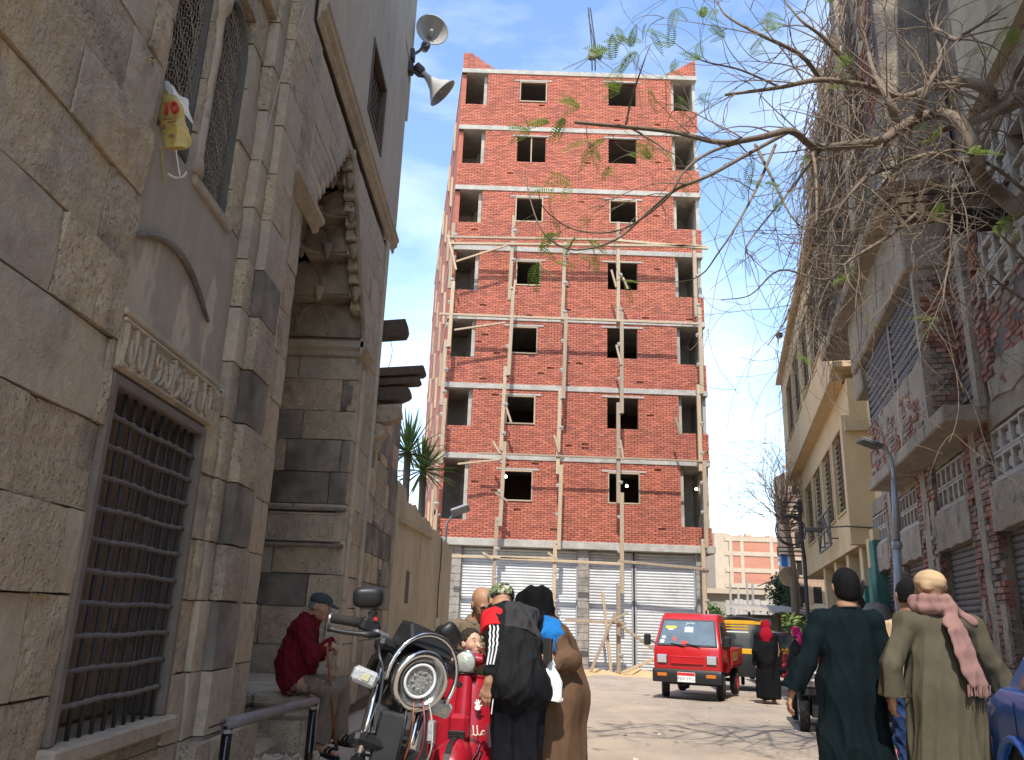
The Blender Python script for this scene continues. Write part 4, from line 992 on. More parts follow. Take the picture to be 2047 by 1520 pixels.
    # wall arm with a lamp
    l = thing('arm_lamp', 'small dark floodlight on a long thin arm fixed to the yellow building', 'lamp', tuple(rw(21.85, -.3, 3.95)), RB)
    q = MB(); q.tube([(0, -.4, 0), (-.05, .5, .05), (.2, 1.25, .02)], .02, 6); q.build('arm', st, l)
    q = MB(); q.cham(.1, .34, 1.15, 1.55, -.07, .03, .015); q.build('lamp_head', st, l)
    # debris: awning wreck slumped between the columns
    wr = thing('collapsed_awning', 'collapsed awning of torn canvas and grey boards against the green columns', 'awning', tuple(rw(18.4, .1, 0)), RB)
    cv = mat('canvas_grey', (.19, .165, .135), .95, .3, 5, .4, 30)
    for (a, b, w) in (((-.6, .1, 1.0), (1.6, .35, 2.3), .05), ((.2, .2, .4), (.9, .4, 2.4), .06), ((-.9, .3, 1.9), (.9, .5, .9), .05), ((.5, .5, 2.3), (1.3, .3, .5), .06), ((-.2, .35, 2.4), (.6, .5, 1.6), .05)):
        q = MB(); a, b = Vector(a), Vector(b); ex = (b-a).normalized(); ey = Vector((0, 1, 0)); ey = (ey-ex*ey.dot(ex)).normalized(); M = Matrix((ex, ey, ex.cross(ey))).transposed().to_4x4(); M.translation = a
        q.cham(0, (b-a).length, -.02, .02, -w*2, w*2, .01, M); q.build('board', mat('board_grey', (.2, .175, .145), .9, .25, 6, rnd=.3), wr)
    q = MB(); n = 12
    for j in range(n+1):
        for i in range(n+1): u, v = i/n, j/n; q.v.append((-.3+1.5*u, .45+.12*math.sin(5*u+3*v)+.1*math.sin(9*v), 2.45-.8*v*(.6+.4*math.sin(4*u))+.1*math.sin(7*u)))
    for j in range(n):
        for i in range(n): a = j*(n+1)+i; q.f.append((a, a+1, a+n+2, a+n+1))
    q.build('canvas', cv, wr, smooth=True)
    q = MB(); q.lathe([(.01, 0), (.3, .02), (.36, .2), (.34, .8), (.2, 1.05), (.01, 1.1)], 16, Matrix.Translation((-.7, .35, .9)) @ Matrix.Rotation(.15, 4, 'X')); q.build('sheet_bundle', cv, wr, smooth=True)
build_yellow()

def build_lamp_post():
    b = at(1797, 1195, 12.2); t = thing('street_lamp', 'slim grey steel street lamp with a curved arm before the grey building', 'street lamp', (b.x, b.y, ground_z(b.x, b.y)))
    m = mat('lamp_steel', (.33, .34, .35), .45, .1, 8, metal=.4); o = t.location.copy(); D = b.y
    P = [at(px, py, D)-o for px, py in ((1797, 1195), (1793, 1090), (1787, 960))]
    g = Vector((P[0].x, 0, 0)); mb = MB(); mb.tube([g+Vector((.05, 0, 0)), P[0], P[1]], [.068, .064, .06], 12); mb.tube([P[1]-Vector((0, 0, .02)), P[2]], [.05, .044], 12); mb.build('post', m, t, smooth=True)
    mb = MB(); mb.tube(bez([P[2]]+[at(px, py, D)-o for px, py in ((1785, 935), (1777, 908), (1766, 897), (1757, 893))], 5), .032, 10); mb.build('arm', m, t, smooth=True)
    a, b2 = at(1760, 895, D)-o, at(1717, 880, D)-o; ex = (b2-a).normalized(); ey = Vector((0, 1, 0)); ey = (ey-ex*ey.dot(ex)).normalized(); M = Matrix((ex, ey, ex.cross(ey))).transposed().to_4x4(); M.translation = a
    mb = MB(); mb.cham(0, (b2-a).length, -.12, .12, -.04, .035, .02, M); mb.build('lamp_head', mat('lamp_dark', (.10, .10, .105), .5, .1, 8), t)
    mb = MB(); mb.cham((b2-a).length*.2, (b2-a).length*.9, -.08, .08, -.052, -.04, .01, M); mb.build('lens', mat('lamp_lens', (.5, .5, .48), .3, .05, 5), t)
    mb = MB(); mb.lathe([(.07, -.05), (.08, 0), (.07, .05)], 12, Matrix.Translation(P[1])); mb.build('collar', m, t)
build_lamp_post()

# ================================================================== far end of the street
def build_far():
    PB = mat('brick_far', (.50, .225, .145), .92, .12, 6, .3, 12, stretch=(1, 1, 6), col2=(.44, .2, .13), m2s=.3)
    FC = mat('concrete_far', (.50, .41, .30), .92, .12, 1.5)
    D = 62.0; a, b = at(1447, 1068, D), at(1622, 1062, D); zt = a.z; g = ground_z(0, D)
    t = thing('far_brick_block', 'pale red brick block with a grid of concrete beams at the end of the street', 'building', (a.x, D, g))
    x0, x1 = a.x, b.x+3; zl = at(1500, 1176, D).z
    wl(MB().bb(x0+.3, x1, D+.1, D+3, zl, zt-.2), 'wall', mat('far_mortar', (.42, .3, .22), .95, .1, 4), t)
    zs = [zl]+[at(1500, y, D).z for y in (1145, 1112, 1083)]+[zt-.1]
    cols = [x0+.35]+[at(px, 1120, D).x for px in (1481, 1540, 1580)]+[x1]
    for i in range(4):
        for j in range(4): wl(MB().bb(cols[j]+.22, cols[j+1]-.0, D, D+.15, zs[i]+.32, zs[i+1]), 'brick_panel', PB, t)
    for z in zs[:-1]: wl(MB().bb(x0, x1, D-.06, D+.2, z, z+.32), 'beam', FC, t)
    for c in cols: wl(MB().bb(c-.02, c+.24, D-.05, D+.2, zl+.32, zt), 'column', FC, t)
    wl(MB().bb(x0-.75, x0+.3, D, D+3, g, zt+.1), 'stair_tower', FC, t)
    wl(MB().bb(x0, x1, D+.05, D+3, g, zl), 'ground_floor', mat('far_stone', (.36, .31, .24), .93, .15, 1), t)
    for k in range(5): wl(MB().box((x0+1+k*1.7, D+3, zt+.05), (.5, .5, .5+.2*(k % 2))), 'roof_clutter', FC, t)
    # smaller blocks on the left of it
    t2 = thing('far_grey_house', 'low grey-brown house beside the pale brick block', 'building', (at(1425, 1180, 70).x, 70, g))
    c0, c1 = at(1405, 1110, 70), at(1452, 1110, 70); wl(MB().bb(c0.x-8, c1.x, 70, 76, g, at(1430, 1168, 70).z), 'wall', mat('far_wall2', (.44, .23, .15), .93, .15, 1), t2); wl(MB().bb(at(1436, 1110, 71).x, c1.x+.5, 69.5, 75, g, at(1440, 1126, 70).z), 'tower', mat('far_wall3', (.25, .21, .17), .93, .15, 1), t2)
    t3 = thing('far_low_house', 'flat-roofed low grey house in front of the pale brick block', 'building', (at(1480, 1200, 55).x, 55, ground_z(0, 55)))
    p, q = at(1445, 1187, 55), at(1530, 1187, 55); wl(MB().bb(p.x-2, q.x, 55, 60, -.8, p.z), 'wall', mat('far_stone2', (.30, .26, .205), .93, .15, 1), t3); wl(MB().bb(p.x-2, q.x+.5, 54.6, 60.5, p.z, p.z+.3), 'roof', FC, t3)
    # brown building on the right with windows, behind the sign frame
    D = 46; p, q = at(1572, 1000, D), at(1625, 1000, D)
    t4 = thing('brown_block', 'tall narrow brown brick block with small windows behind the bare trees', 'building', (p.x, D, ground_z(0, D))); zt = at(1590, 945, D).z
    BR = mat('far_brown', (.42, .29, .2), .93, .2, 1.5, .3, 10, stretch=(1, 1, 3), col2=(.36, .26, .19), m2s=.5); wl(MB().bb(p.x, q.x+3, D, D+2, -.9, zt), 'wall', BR, t4)
    for r in range(6):
        for c in range(2):
            x = p.x+.35+c*.85; z = 1.2+r*1.5; w = wl(MB().bb(x, x+.45, D-.03, D+.05, z, z+.9), 'window', BLACKV, t4); wl(MB().bb(x-.06, x+.51, D-.06, D-.02, z-.1, z), 'sill', FC, t4)
    for r in range(4): wl(MB().bb(p.x-.1, q.x+3, D-.12, D, 2.4+2.6*r, 2.6+2.6*r), 'band', FC, t4)
    # white board fence and tin shacks
    f = thing('board_fence', 'pale grey fence of upright metal sheets across the far street', 'fence', (at(1490, 1220, 50).x, 50, ground_z(0, 50))); FS = mat('fence_sheet', (.47, .45, .43), .8, .1, 2, rnd=.2)
    x = at(1452, 1220, 50).x; e = at(1560, 1220, 50).x; z1 = at(1500, 1200, 50).z
    while x < e: wl(MB().bb(x, x+.5, 50+random.uniform(0, .05), 50.1, -.75, z1+random.uniform(-.12, .1)), 'sheet', FS, f); x += .52
    for px in (1462, 1478, 1496, 1507):
        s_ = thing('pale_pole', {1462: 'thin pale pole beside the rounded green bush', 1478: 'short pale pole before the fence, next to the bush pole', 1496: 'pale pole before the middle of the sheet fence', 1507: 'pale pole before the fence nearest the market shack'}[px], 'pole', (at(px, 1230, 44).x, 44, ground_z(0, 44)), group='poles by the far fence')
        wl(MB().tube([(s_.location.x, 44, -.7), (s_.location.x, 44, at(px, 1150+(px % 5)*8, 44).z)], .06, 8), 'shaft', FS, s_)
    k = thing('market_shack', 'low corrugated-roof market shack beyond the tuk-tuk', 'shack', (at(1545, 1240, 36).x, 36, ground_z(0, 36)))
    p, q = at(1495, 1228, 36), at(1612, 1228, 36); zt = p.z
    wl(MB().bb(p.x+.3, q.x, 36.4, 39, -.5, zt), 'wall', mat('shack_wall', (.30, .26, .2), .93, .25, 1), k)
    rf = MB(); n = 30
    rf.loft([[(p.x-.3+(q.x-p.x+.6)*i/n, yy, zt+.12+(.35 if yy > 37 else 0)+.04*math.sin(i*2.1)) for i in range(n+1)] for yy in (35.6, 39.5)], caps=False, closed=False); wl(rf, 'roof', mat('tin', (.40, .34, .27), .7, .2, 2), k)
    wl(MB().bb(at(1512, 1240, 36).x, at(1545, 1240, 36).x, 36.2, 36.35, at(1510, 1250, 36).z, at(1510, 1236, 36).z), 'sign_board', mat('sign_pale', (.55, .58, .58), .7, .1, 2), k)
    for i in range(3): wl(MB().tube([(p.x+i*(q.x-p.x)/2, 35.8, -.5), (p.x+i*(q.x-p.x)/2, 35.8, zt+.1)], .05, 6), 'post', WOODD, k)
    # sign frame on a mast: two boxes and a ring
    D = 30; st = mat('sign_steel', (.07, .062, .06), .6, .2, 9, metal=.4)
    c = at(1612, 1200, D); s = thing('sign_frame', 'empty rusty steel sign frame with a ring and two boxes on a mast', 'sign frame', (c.x, D, ground_z(0, D)))
    mb = MB(); mb.tube([(c.x, D, -.4), at(1608, 1115, D), at(1600, 1060, D), at(1598, 1000, D)], .07, 8); wl(mb, 'mast', st, s)
    ctr = at(1580, 1061, D); r = (at(1608, 1061, D)-ctr).length
    for off in (-.1, .1):
        mb = MB(); mb.tube([ctr+Vector((r*math.cos(a), off, r*math.sin(a))) for a in np.linspace(0, 6.283, 33)], .03, 5); wl(mb, 'ring', st, s)
    for h in (-.5, 0, .5): mb = MB(); mb.tube([ctr+Vector((-r*1.05, 0, r*h)), ctr+Vector((r*1.05, 0, r*h))], .025, 4); wl(mb, 'ring_bar', st, s)
    for (y0, y1, xa, xb) in ((1004, 1023, 1548, 1603), (1094, 1112, 1554, 1607)):
        for dd in (D-.15, D+.15):
            p, q = at(xa, y0, dd), at(xb, y1, dd)
            for (a, b) in (((p.x, p.z), (q.x, p.z)), ((p.x, q.z), (q.x, q.z)), ((p.x, p.z), (p.x, q.z)), ((q.x, p.z), (q.x, q.z)), ((p.x, (p.z+q.z)/2), (q.x, (p.z+q.z)/2))): mb = MB(); mb.tube([(a[0], dd, a[1]), (b[0], dd, b[1])], .032, 4); wl(mb, 'sign_box_bar', st, s)
    bl_ = at(1567, 1122, D); q = thing('blue_white_sign', 'small blue and white hanging sign below the ring frame', 'sign', (bl_.x, D, bl_.z-.25)); wl(MB().bb(bl_.x-.22, bl_.x+.22, D-.03, D+.03, bl_.z-.2, bl_.z+.25), 'panel', mat('sign_white', (.7, .72, .75), .5, .05, 3), q); wl(MB().bb(bl_.x-.1, bl_.x+.12, D-.045, D-.031, bl_.z-.2, bl_.z+.25), 'stripe', mat('sign_blue', (.05, .2, .6), .5, .05, 3), q)
    # dishes, trunks
    d_ = at(1575, 1150, 40); t5 = thing('satellite_dish', 'grey satellite dish on the side of the brown block', 'dish', (d_.x, 40, d_.z-.3)); mb = MB(); mb.lathe([(0, 0), (.25, .04), (.42, .13), (.5, .2)], 16, Matrix.Translation(d_) @ Matrix.Rotation(1.9, 4, 'X')); wl(mb, 'bowl', FC, t5, smooth=True); mb = MB(); mb.tube([d_, d_+Vector((.3, 5.9, -.3))], .03, 5); wl(mb, 'arm', st, t5)
build_far()

# ================================================================== trees
LEAFG = mat('leaf_fresh', (.19, .28, .05), .6, .25, 6, rnd=.3)
def translucent(m, col, f=.5):
    nt = m.node_tree; o = nt.nodes['Material Output']; t = nt.nodes.new('ShaderNodeBsdfTranslucent'); t.inputs[0].default_value = (*col, 1); x = nt.nodes.new('ShaderNodeMixShader'); x.inputs[0].default_value = f
    nt.links.new(nt.nodes['Principled BSDF'].outputs[0], x.inputs[1]); nt.links.new(t.outputs[0], x.inputs[2]); nt.links.new(x.outputs[0], o.inputs[0])
translucent(LEAFG, (.24, .33, .06))
BARK = mat('bark_pale', (.205, .155, .11), .9, .25, 14, .4, 60, rnd=.15); BARKD = mat('bark_brown', (.27, .215, .165), .9, .25, 14, .4, 60)
def twig(mb, p, d, L_, r, depth, rr, leaves=None, droop=.25, curl=.5, n=7):
    """one curving twig with children"""
    pts = [p]; dirs = [d]; ax = Vector((rr.uniform(-1, 1), rr.uniform(-1, 1), rr.uniform(-1, 1))).normalized(); cu = rr.uniform(-curl, curl)
    for i in range(n):
        d = (Quaternion(ax, cu/n*2) @ d + Vector((0, 0, -droop/n)) + Vector((rr.gauss(0, .05), rr.gauss(0, .05), rr.gauss(0, .05)))).normalized()
        p = p+d*(L_/n); pts.append(p); dirs.append(d)
    mb.tube(pts, [max(.0022, r*(1-.75*i/n)) for i in range(n+1)], 5 if r > .01 else 4, caps=False)
    if depth > 0:
        for k in range(rr.choice((2, 3, 3, 4))):
            i = rr.randint(2, n); q = Quaternion(Vector((rr.gauss(0, 1), rr.gauss(0, 1), rr.gauss(0, 1))).normalized(), rr.uniform(.4, 1.1)); twig(mb, pts[i], (q @ dirs[i]).normalized(), L_*rr.uniform(.45, .75), r*.55, depth-1, rr, leaves, droop, curl, n)
    if leaves is not None and depth <= 1 and rr.random() < leaves[1]: frond(leaves[0], pts[-1], dirs[-1], rr, leaves[2])
def frond(mb, p, d, rr, L_=.22):
    """a bipinnate leaf: rachis with rows of small leaflets"""
    for s in range(rr.choice((2, 3, 4))):
        dd = (d+Vector((rr.gauss(0, .6), rr.gauss(0, .6), rr.gauss(0, .5)-.15))).normalized(); sd = dd.cross(Vector((0, 0, 1)))
        if sd.length < .1: continue
        sd.normalize(); up = sd.cross(dd)*.25; n = 12; ll = L_*rr.uniform(.7, 1.2)
        for i in range(1, n+1):
            c = p+dd*(ll*i/n)+Vector((0, 0, -.12*ll*(i/n)**2)); w = ll*.26*math.sin(math.pi*(.15+.8*i/n))
            for g in (-1, 1):
                o = len(mb.v); a = c; b = c+sd*g*w+dd*ll*.03+up*w; t = dd*ll*.028; mb.v += [tuple(a-t*.6), tuple((a+b)/2-t), tuple(b), tuple((a+b)/2+t)]; mb.f.append((o, o+1, o+2, o+3))
        k = [p+dd*(ll*f)+Vector((0, 0, -.12*ll*f*f)) for f in (0, .5, 1)]; mb.tube(k, .0018, 3, caps=False)
def build_tree():
    rr = random.Random(21); base = Vector((4.69, 5.97, .17))
    t = thing('acacia_tree', 'nearly bare pale-barked tree with long curving twigs and a few feathery leaves over the street', 'tree', tuple(base))
    D = 7.2
    P = lambda px, py, d=D: at(px, py, d)
    tr = MB(); tr.tube(bez([base, base+Vector((.06, .0, 1.8)), base+Vector((.12, .0, 3.4)), Vector((4.95, 6.1, 5.0)), P(2135, 172), P(2040, 195)], 6), list(np.linspace(.22, .078, 31)), 12); wl(tr, 'trunk', BARK, t, smooth=True)
    limbs = [  # pixels along each limb, start radius (m), distance
        ([(2045, 195), (2005, 218), (1985, 205), (1975, 180), (1930, 165), (1860, 178), (1800, 195), (1730, 172), (1640, 160), (1560, 175), (1450, 190)], .075, 7.2),
        ([(2020, 205), (1960, 240), (1900, 255), (1840, 290), (1800, 330)], .05, 7.15),
        ([(2045, 430), (2000, 390), (1960, 355), (1950, 300), (1920, 245), (1880, 228), (1840, 235), (1795, 258), (1760, 282), (1700, 290), (1650, 295), (1620, 290), (1580, 262), (1520, 275), (1440, 285), (1350, 265), (1260, 255), (1150, 245)], .08, 7.0),
        ([(1795, 258), (1775, 200), (1745, 140), (1725, 60), (1712, -10)], .04, 7.0),
        ([(1835, 235), (1850, 180), (1880, 120), (1870, 50), (1890, -20)], .04, 7.1),
        ([(1620, 290), (1630, 340), (1632, 440), (1620, 460)], .022, 7.0),
        ([(1870, 60), (1910, 80), (1925, 70), (1990, 30), (2047, -10)], .03, 7.2),
        ([(1800, 330), (1740, 350), (1690, 400), (1640, 470), (1600, 560), (1570, 640), (1535, 690)], .025, 7.1),
        ([(1580, 262), (1510, 300), (1420, 350), (1350, 380), (1290, 430), (1230, 480), (1150, 500), (1090, 470), (1060, 400), (1050, 340)], .02, 6.9),
        ([(1520, 275), (1430, 300), (1370, 340), (1330, 400), (1240, 460), (1150, 460), (1090, 420), (1075, 380)], .018, 6.9),
        ([(1510, 290), (1540, 350), (1580, 430), (1610, 460)], .02, 7.0),
        ([(1550, 290), (1520, 360), (1490, 420), (1440, 500), (1380, 560), (1230, 560)], .017, 7.0),
        ([(1640, 300), (1580, 380), (1500, 480), (1490, 515)], .017, 7.0),
        ([(1250, 255), (1262, 200), (1285, 130), (1300, 90)], .014, 6.9),
        ([(1260, 255), (1330, 300), (1350, 340), (1330, 380)], .012, 6.9),
        ([(1640, 160), (1600, 110), (1520, 70), (1450, 30), (1430, -10)], .028, 7.2),
        ([(1730, 172), (1650, 80), (1600, 40), (1560, -10)], .028, 7.2),
        ([(1560, 175), (1480, 140), (1400, 120), (1340, 80)], .016, 7.2),
        ([(1840, 420), (1780, 470), (1700, 520), (1650, 560), (1560, 540), (1500, 590), (1440, 600)], .02, 7.0),
        ([(1960, 355), (1880, 310), (1820, 320), (1790, 340), (1760, 380), (1720, 470), (1690, 570)], .028, 6.9),
        ([(2047, 380), (1980, 330), (1900, 300), (1830, 340), (1790, 330)], .02, 6.8),
        ([(2047, 600), (1990, 560), (1940, 500), (1930, 420), (1900, 350)], .015, 6.6),
        ([(2047, 520), (2000, 470), (1960, 440), (1890, 420)], .015, 6.6),
        ([(1905, 345), (1900, 500), (1890, 560), (1880, 620), (1850, 650)], .014, 6.6)]
    lm = MB(); tw = MB(); lv = MB(); mids = []
    for pix, r, d in limbs:
        pts = bez([P(px, py, d+.35*math.sin(i*1.3+r*90)) for i, (px, py) in enumerate(pix)], 5); n = len(pts)
        lm.tube(pts, [max(.004, r*(1-.8*i/(n-1))) for i in range(n)], 8 if r > .03 else 6)
        for i in range(3, n-1): mids.append((pts[i], (pts[i+1]-pts[i-1]).normalized(), r*(1-.8*i/(n-1)), i/n))
    wl(lm, 'limbs', BARK, t, smooth=True)
    for (p, d, r, f) in mids:
        px = (p.x/p.y)
        for k in range(1 if px < .3 else 2):
            if rr.random() < (.22 if px < .2 else .18 if px < .4 else .32):
                q = Quaternion(Vector((rr.gauss(0, 1), rr.gauss(0, 1), rr.gauss(0, 1))).normalized(), rr.uniform(.5, 1.4)); dd = (q @ d); dd.y *= .6
                twig(tw, p, dd.normalized(), rr.uniform(.5, 1.5) if px > .2 else rr.uniform(.25, .6), max(.0035, min(.009, r*.45)), 0 if px < .16 else 1, rr, (lv, .025 if px > .28 else .3, .2), .22, 1.3, 9)
    wl(tw, 'twigs', BARK, t, kind='stuff')
    for (px, py) in ((1285, 85), (1262, 95), (1300, 65), (1250, 130), (1240, 150), (1275, 105), (1225, 120), (1340, 95), (1130, 235), (1100, 245), (1060, 265), (1160, 215), (1110, 385), (1085, 375), (1140, 370), (1120, 470), (1105, 465), (1150, 475), (1070, 528), (1110, 525), (1240, 185), (1320, 300), (1215, 100), (1300, 320), (1400, 120), (1450, 75), (1500, 110), (1550, 60), (1210, 280), (1175, 285), (1420, 40), (1930, 300), (1985, 95), (2030, 90), (1700, 130), (1870, 640)):
        frond(lv, P(px, py, 6.9), Vector((rr.uniform(-1, .4), rr.uniform(-.3, .3), rr.uniform(-.4, .6))).normalized(), rr, .24)
    wl(lv, 'crown', LEAFG, t)
    # dry creeper hanging on the grey building's upper storey
    c = thing('dry_creeper', 'dense mat of dry leafless creeper hanging over the upper grey wall', 'creeper', tuple(rw(13, .9, 7.6)))
    cm = MB(); r2 = random.Random(5)
    for i in range(700):
        s = r2.uniform(11.5, 18.4); z = r2.uniform(8.2, 12.9); p = rw(s, .83+r2.uniform(.02, .25), z); n = 9; pts = [p]; d = Vector((r2.gauss(0, .3), r2.gauss(0, .25), -1)).normalized()
        L_ = r2.uniform(.8, 2.6); off = .9+r2.uniform(0, .5)
        for k in range(n):
            d = (d+Vector((r2.gauss(0, .22), r2.gauss(0, .22), -.12+r2.gauss(0, .1)))).normalized(); p = p+d*L_/n
            lo = rw(0, 0, 0); o_ = (p-rw(0, 0, p.z)).dot(Vector((-math.sin(RB), math.cos(RB), 0)))
            if o_ < .83: p = p+Vector((-math.sin(RB), math.cos(RB), 0))*(.85-o_)
            pts.append(p)
        cm.tube(pts, [.012*(1-.6*k/n) for k in range(n+1)], 3, caps=False)
    wl(cm, 'stems', mat('creeper_stem', (.25, .19, .14), .9, .3, 20, rnd=.3), c, kind='stuff')
    # bare tree and green trees at the end of the street
    D = 36; b = at(1590, 1230, D); t2 = thing('bare_tree', 'leafless grey tree with a fine round crown down the street', 'tree', (b.x, D, ground_z(0, D))); r3 = random.Random(3)
    mb = MB(); tb = at(1585, 1140, D); mb.tube(bez([(b.x, D, -.5), tb, at(1572, 1050, D), at(1560, 1000, D)], 5), list(np.linspace(.2, .07, 16)), 8); mb.tube(bez([at(1600, 1215, D), at(1592, 1170, D), at(1575, 1140, D)], 4), .14, 6); wl(mb, 'trunk', BARKD, t2, smooth=True)
    tw = MB()
    for i in range(70):
        f = r3.uniform(.45, 1); p = tb.lerp(at(1560, 1000, D), f) if r3.random() < .7 else at(1572, 1050, D); a = r3.uniform(-2.6, .9); dd = Vector((math.cos(a+1.57)*1.0-.3, r3.uniform(-.6, .6), abs(math.sin(a+1.57))*.9+.15)).normalized()
        twig(tw, p, dd, r3.uniform(1.6, 3.8), .022, 3, r3, None, .15, .7, 6)
    wl(tw, 'twigs', BARKD, t2, kind='stuff')
    def leafy(loc, h, w, lab, seed, colr, n=1500, cone=False):
        r4 = random.Random(seed); t3 = thing('leafy_tree', lab, 'tree', loc); m = mat('leaf_%d' % seed, colr, .7, .3, 2, rnd=.4)
        mb = MB(); mb.tube([(0, 0, 0), (.1, 0, h*.4), (0, .1, h*.8)], [.16, .11, .05], 7); mb.build('trunk', BARKD, t3)
        lv = MB(); cl_ = []
        for k in range(16): u = r4.random(); cl_.append((Vector((r4.gauss(0, w*.33)*(1-.7*u if cone else 1), r4.gauss(0, w*.33)*(1-.7*u if cone else 1), h*(.25+.72*u))), r4.uniform(.2, .36)*w*(1.2-.6*u)))
        for i in range(n):
            c_, cr_ = r4.choice(cl_); p = c_+Vector((r4.gauss(0, 1), r4.gauss(0, 1), r4.gauss(0, 1))).normalized()*cr_*r4.uniform(.5, 1.1); a = Vector((r4.gauss(0, 1), r4.gauss(0, 1), r4.gauss(0, 1))).normalized()*.11; b_ = a.orthogonal().normalized()*.055
            o = len(lv.v); lv.v += [tuple(p-a), tuple(p+b_), tuple(p+a), tuple(p-b_)]; lv.f.append((o, o+1, o+2, o+3))
        lv.build('crown', m, t3)
    leafy((at(1572, 1220, 42).x, 42, -.6), 4.9, 2.4, 'dark green conical tree before the brown block', 41, (.045, .085, .03), 2600, True)
    leafy((at(1437, 1230, 38).x, 38, -.53), 2.6, 2.2, 'rounded green bush-like tree beside the tower corner', 42, (.06, .14, .03), 2200)
    leafy((at(1598, 1230, 27).x, 27, -.3), 2.1, 1.6, 'bright green shrub by the sign mast', 43, (.13, .19, .045), 1200)
build_tree()
# ================================================================== bodies: smooth-blended distance fields turned into one continuous skin
def surface_nets(F, org, h):
    nx, ny, nz = F.shape; S = F < 0
    C = np.zeros((nx-1, ny-1, nz-1), np.int8)
    for i in (0, 1):
        for j in (0, 1):
            for k in (0, 1): C += S[i:nx-1+i, j:ny-1+j, k:nz-1+k]
    I = np.argwhere((C > 0) & (C < 8)); n = len(I); idx = -np.ones(C.shape, np.int32); idx[tuple(I.T)] = np.arange(n)
    acc = np.zeros((n, 3)); cnt = np.zeros(n)
    for ax in range(3):
        o1, o2 = [a for a in range(3) if a != ax]
        for u in (0, 1):
            for v in (0, 1):
                a = I.copy(); a[:, o1] += u; a[:, o2] += v; b = a.copy(); b[:, ax] += 1
                fa, fb = F[tuple(a.T)], F[tuple(b.T)]; m = (fa < 0) != (fb < 0)
                t = fa[m]/(fa[m]-fb[m]); p = a[m].astype(float); p[:, ax] += t; acc[m] += p; cnt[m] += 1
    V = org+h*(acc/cnt[:, None]); faces = []
    for ax in range(3):
        o1, o2 = (ax+1) % 3, (ax+2) % 3
        a = [slice(None)]*3; b = [slice(None)]*3; a[ax] = slice(0, -1); b[ax] = slice(1, None)
        e = S[tuple(a)] != S[tuple(b)]; E = np.argwhere(e); E = E[(E[:, o1] > 0) & (E[:, o2] > 0)]
        if not len(E): continue
        m = E[:, o1] < F.shape[o1]-1; E = E[m]; E = E[E[:, o2] < F.shape[o2]-1]
        q = []
        for (u, v) in ((-1, -1), (0, -1), (0, 0), (-1, 0)): c = E.copy(); c[:, o1] += u; c[:, o2] += v; q.append(idx[tuple(c.T)])
        q = np.stack(q, 1); fl = S[tuple(E.T)]; q[~fl] = q[~fl][:, ::-1]; faces.append(q)
    Fc = np.concatenate(faces); return V, Fc[(Fc >= 0).all(1)]
def cap(a, b, r0, r1=None, k=.02, flat=None, clip=None): return ('c', np.array(a, float), np.array(b, float), r0, r0 if r1 is None else r1, k, flat, clip)
def ell(c, r, X=(1, 0, 0), Z=(0, 0, 1), k=.03, clip=None):
    Z = Vector(Z).normalized(); X = Vector(X); X = (X-Z*X.dot(Z)).normalized(); Y = Z.cross(X); return ('e', np.array(c, float), np.array(r, float), np.array((X, Y, Z)), k, clip)
def sdf(prims, h=.008, cuts=(), wr=None, sub=()):
    lo = np.full(3, 1e9); hi = -lo; bb = []
    for p in prims:
        if p[0] == 'c': r = max(p[3], p[4])*1.05; a, b = np.minimum(p[1], p[2])-r, np.maximum(p[1], p[2])+r; k = p[5]
        else: r = np.abs(p[3].T)@p[2]; a, b = p[1]-r, p[1]+r; k = p[4]
        bb.append((a-k, b+k)); lo = np.minimum(lo, a); hi = np.maximum(hi, b)
    lo -= 3*h; hi += 3*h; n = np.ceil((hi-lo)/h).astype(int)+1; F = np.full(n, .5, np.float32)
    for p, (a, b) in zip(prims, bb):
        i0 = np.maximum(0, ((a-lo)/h).astype(int)-1); i1 = np.minimum(n, ((b-lo)/h).astype(int)+3)
        g = [lo[d]+h*np.arange(i0[d], i1[d]) for d in range(3)]
        P = np.stack(np.meshgrid(*g, indexing='ij'), -1).astype(np.float32)
        if p[0] == 'c':
            _, A, Bq, r0, r1, k, flat, clip = p; ba = (Bq-A).astype(np.float32); q = P-A.astype(np.float32)
            if flat is not None:
                f = np.array(flat[0], np.float32); f /= np.linalg.norm(f); s = flat[1]; q = q+(q@f)[..., None]*f*np.float32(1/s-1); ba = ba+(ba@f)*f*np.float32(1/s-1)
            t = np.clip((q@ba)/max(1e-9, float(ba@ba)), 0, 1); d = np.linalg.norm(q-t[..., None]*ba, axis=-1)-(r0+(r1-r0)*t)
        else:
            _, c, r, Rm, k, clip = p; q = (P-c.astype(np.float32))@Rm.T.astype(np.float32); k0 = np.linalg.norm(q/r, axis=-1); k1 = np.linalg.norm(q/(r*r), axis=-1)+1e-9; d = k0*(k0-1)/k1
        if clip is not None:
            for (cp, cn) in clip: d = np.maximum(d, (P-np.array(cp, np.float32))@np.array(cn, np.float32))
        s = (slice(i0[0], i1[0]), slice(i0[1], i1[1]), slice(i0[2], i1[2])); G = F[s]; hh = np.maximum(k-np.abs(G-d), 0)/k; F[s] = np.minimum(G, d)-hh*hh*k*.25
    if cuts:
        g = [lo[d]+h*np.arange(n[d]) for d in range(3)]; P = np.stack(np.meshgrid(*g, indexing='ij'), -1)
        for (cp, cn) in cuts: F = np.maximum(F, (P-np.array(cp))@np.array(cn))
    F[0], F[-1], F[:, 0], F[:, -1], F[:, :, 0], F[:, :, -1] = .1, .1, .1, .1, .1, .1
    V, Q = surface_nets(F, lo, h)
    if wr is not None:
        N = vnorm(V, Q); V = V+N*wr(V, N)[:, None]
    return V, Q
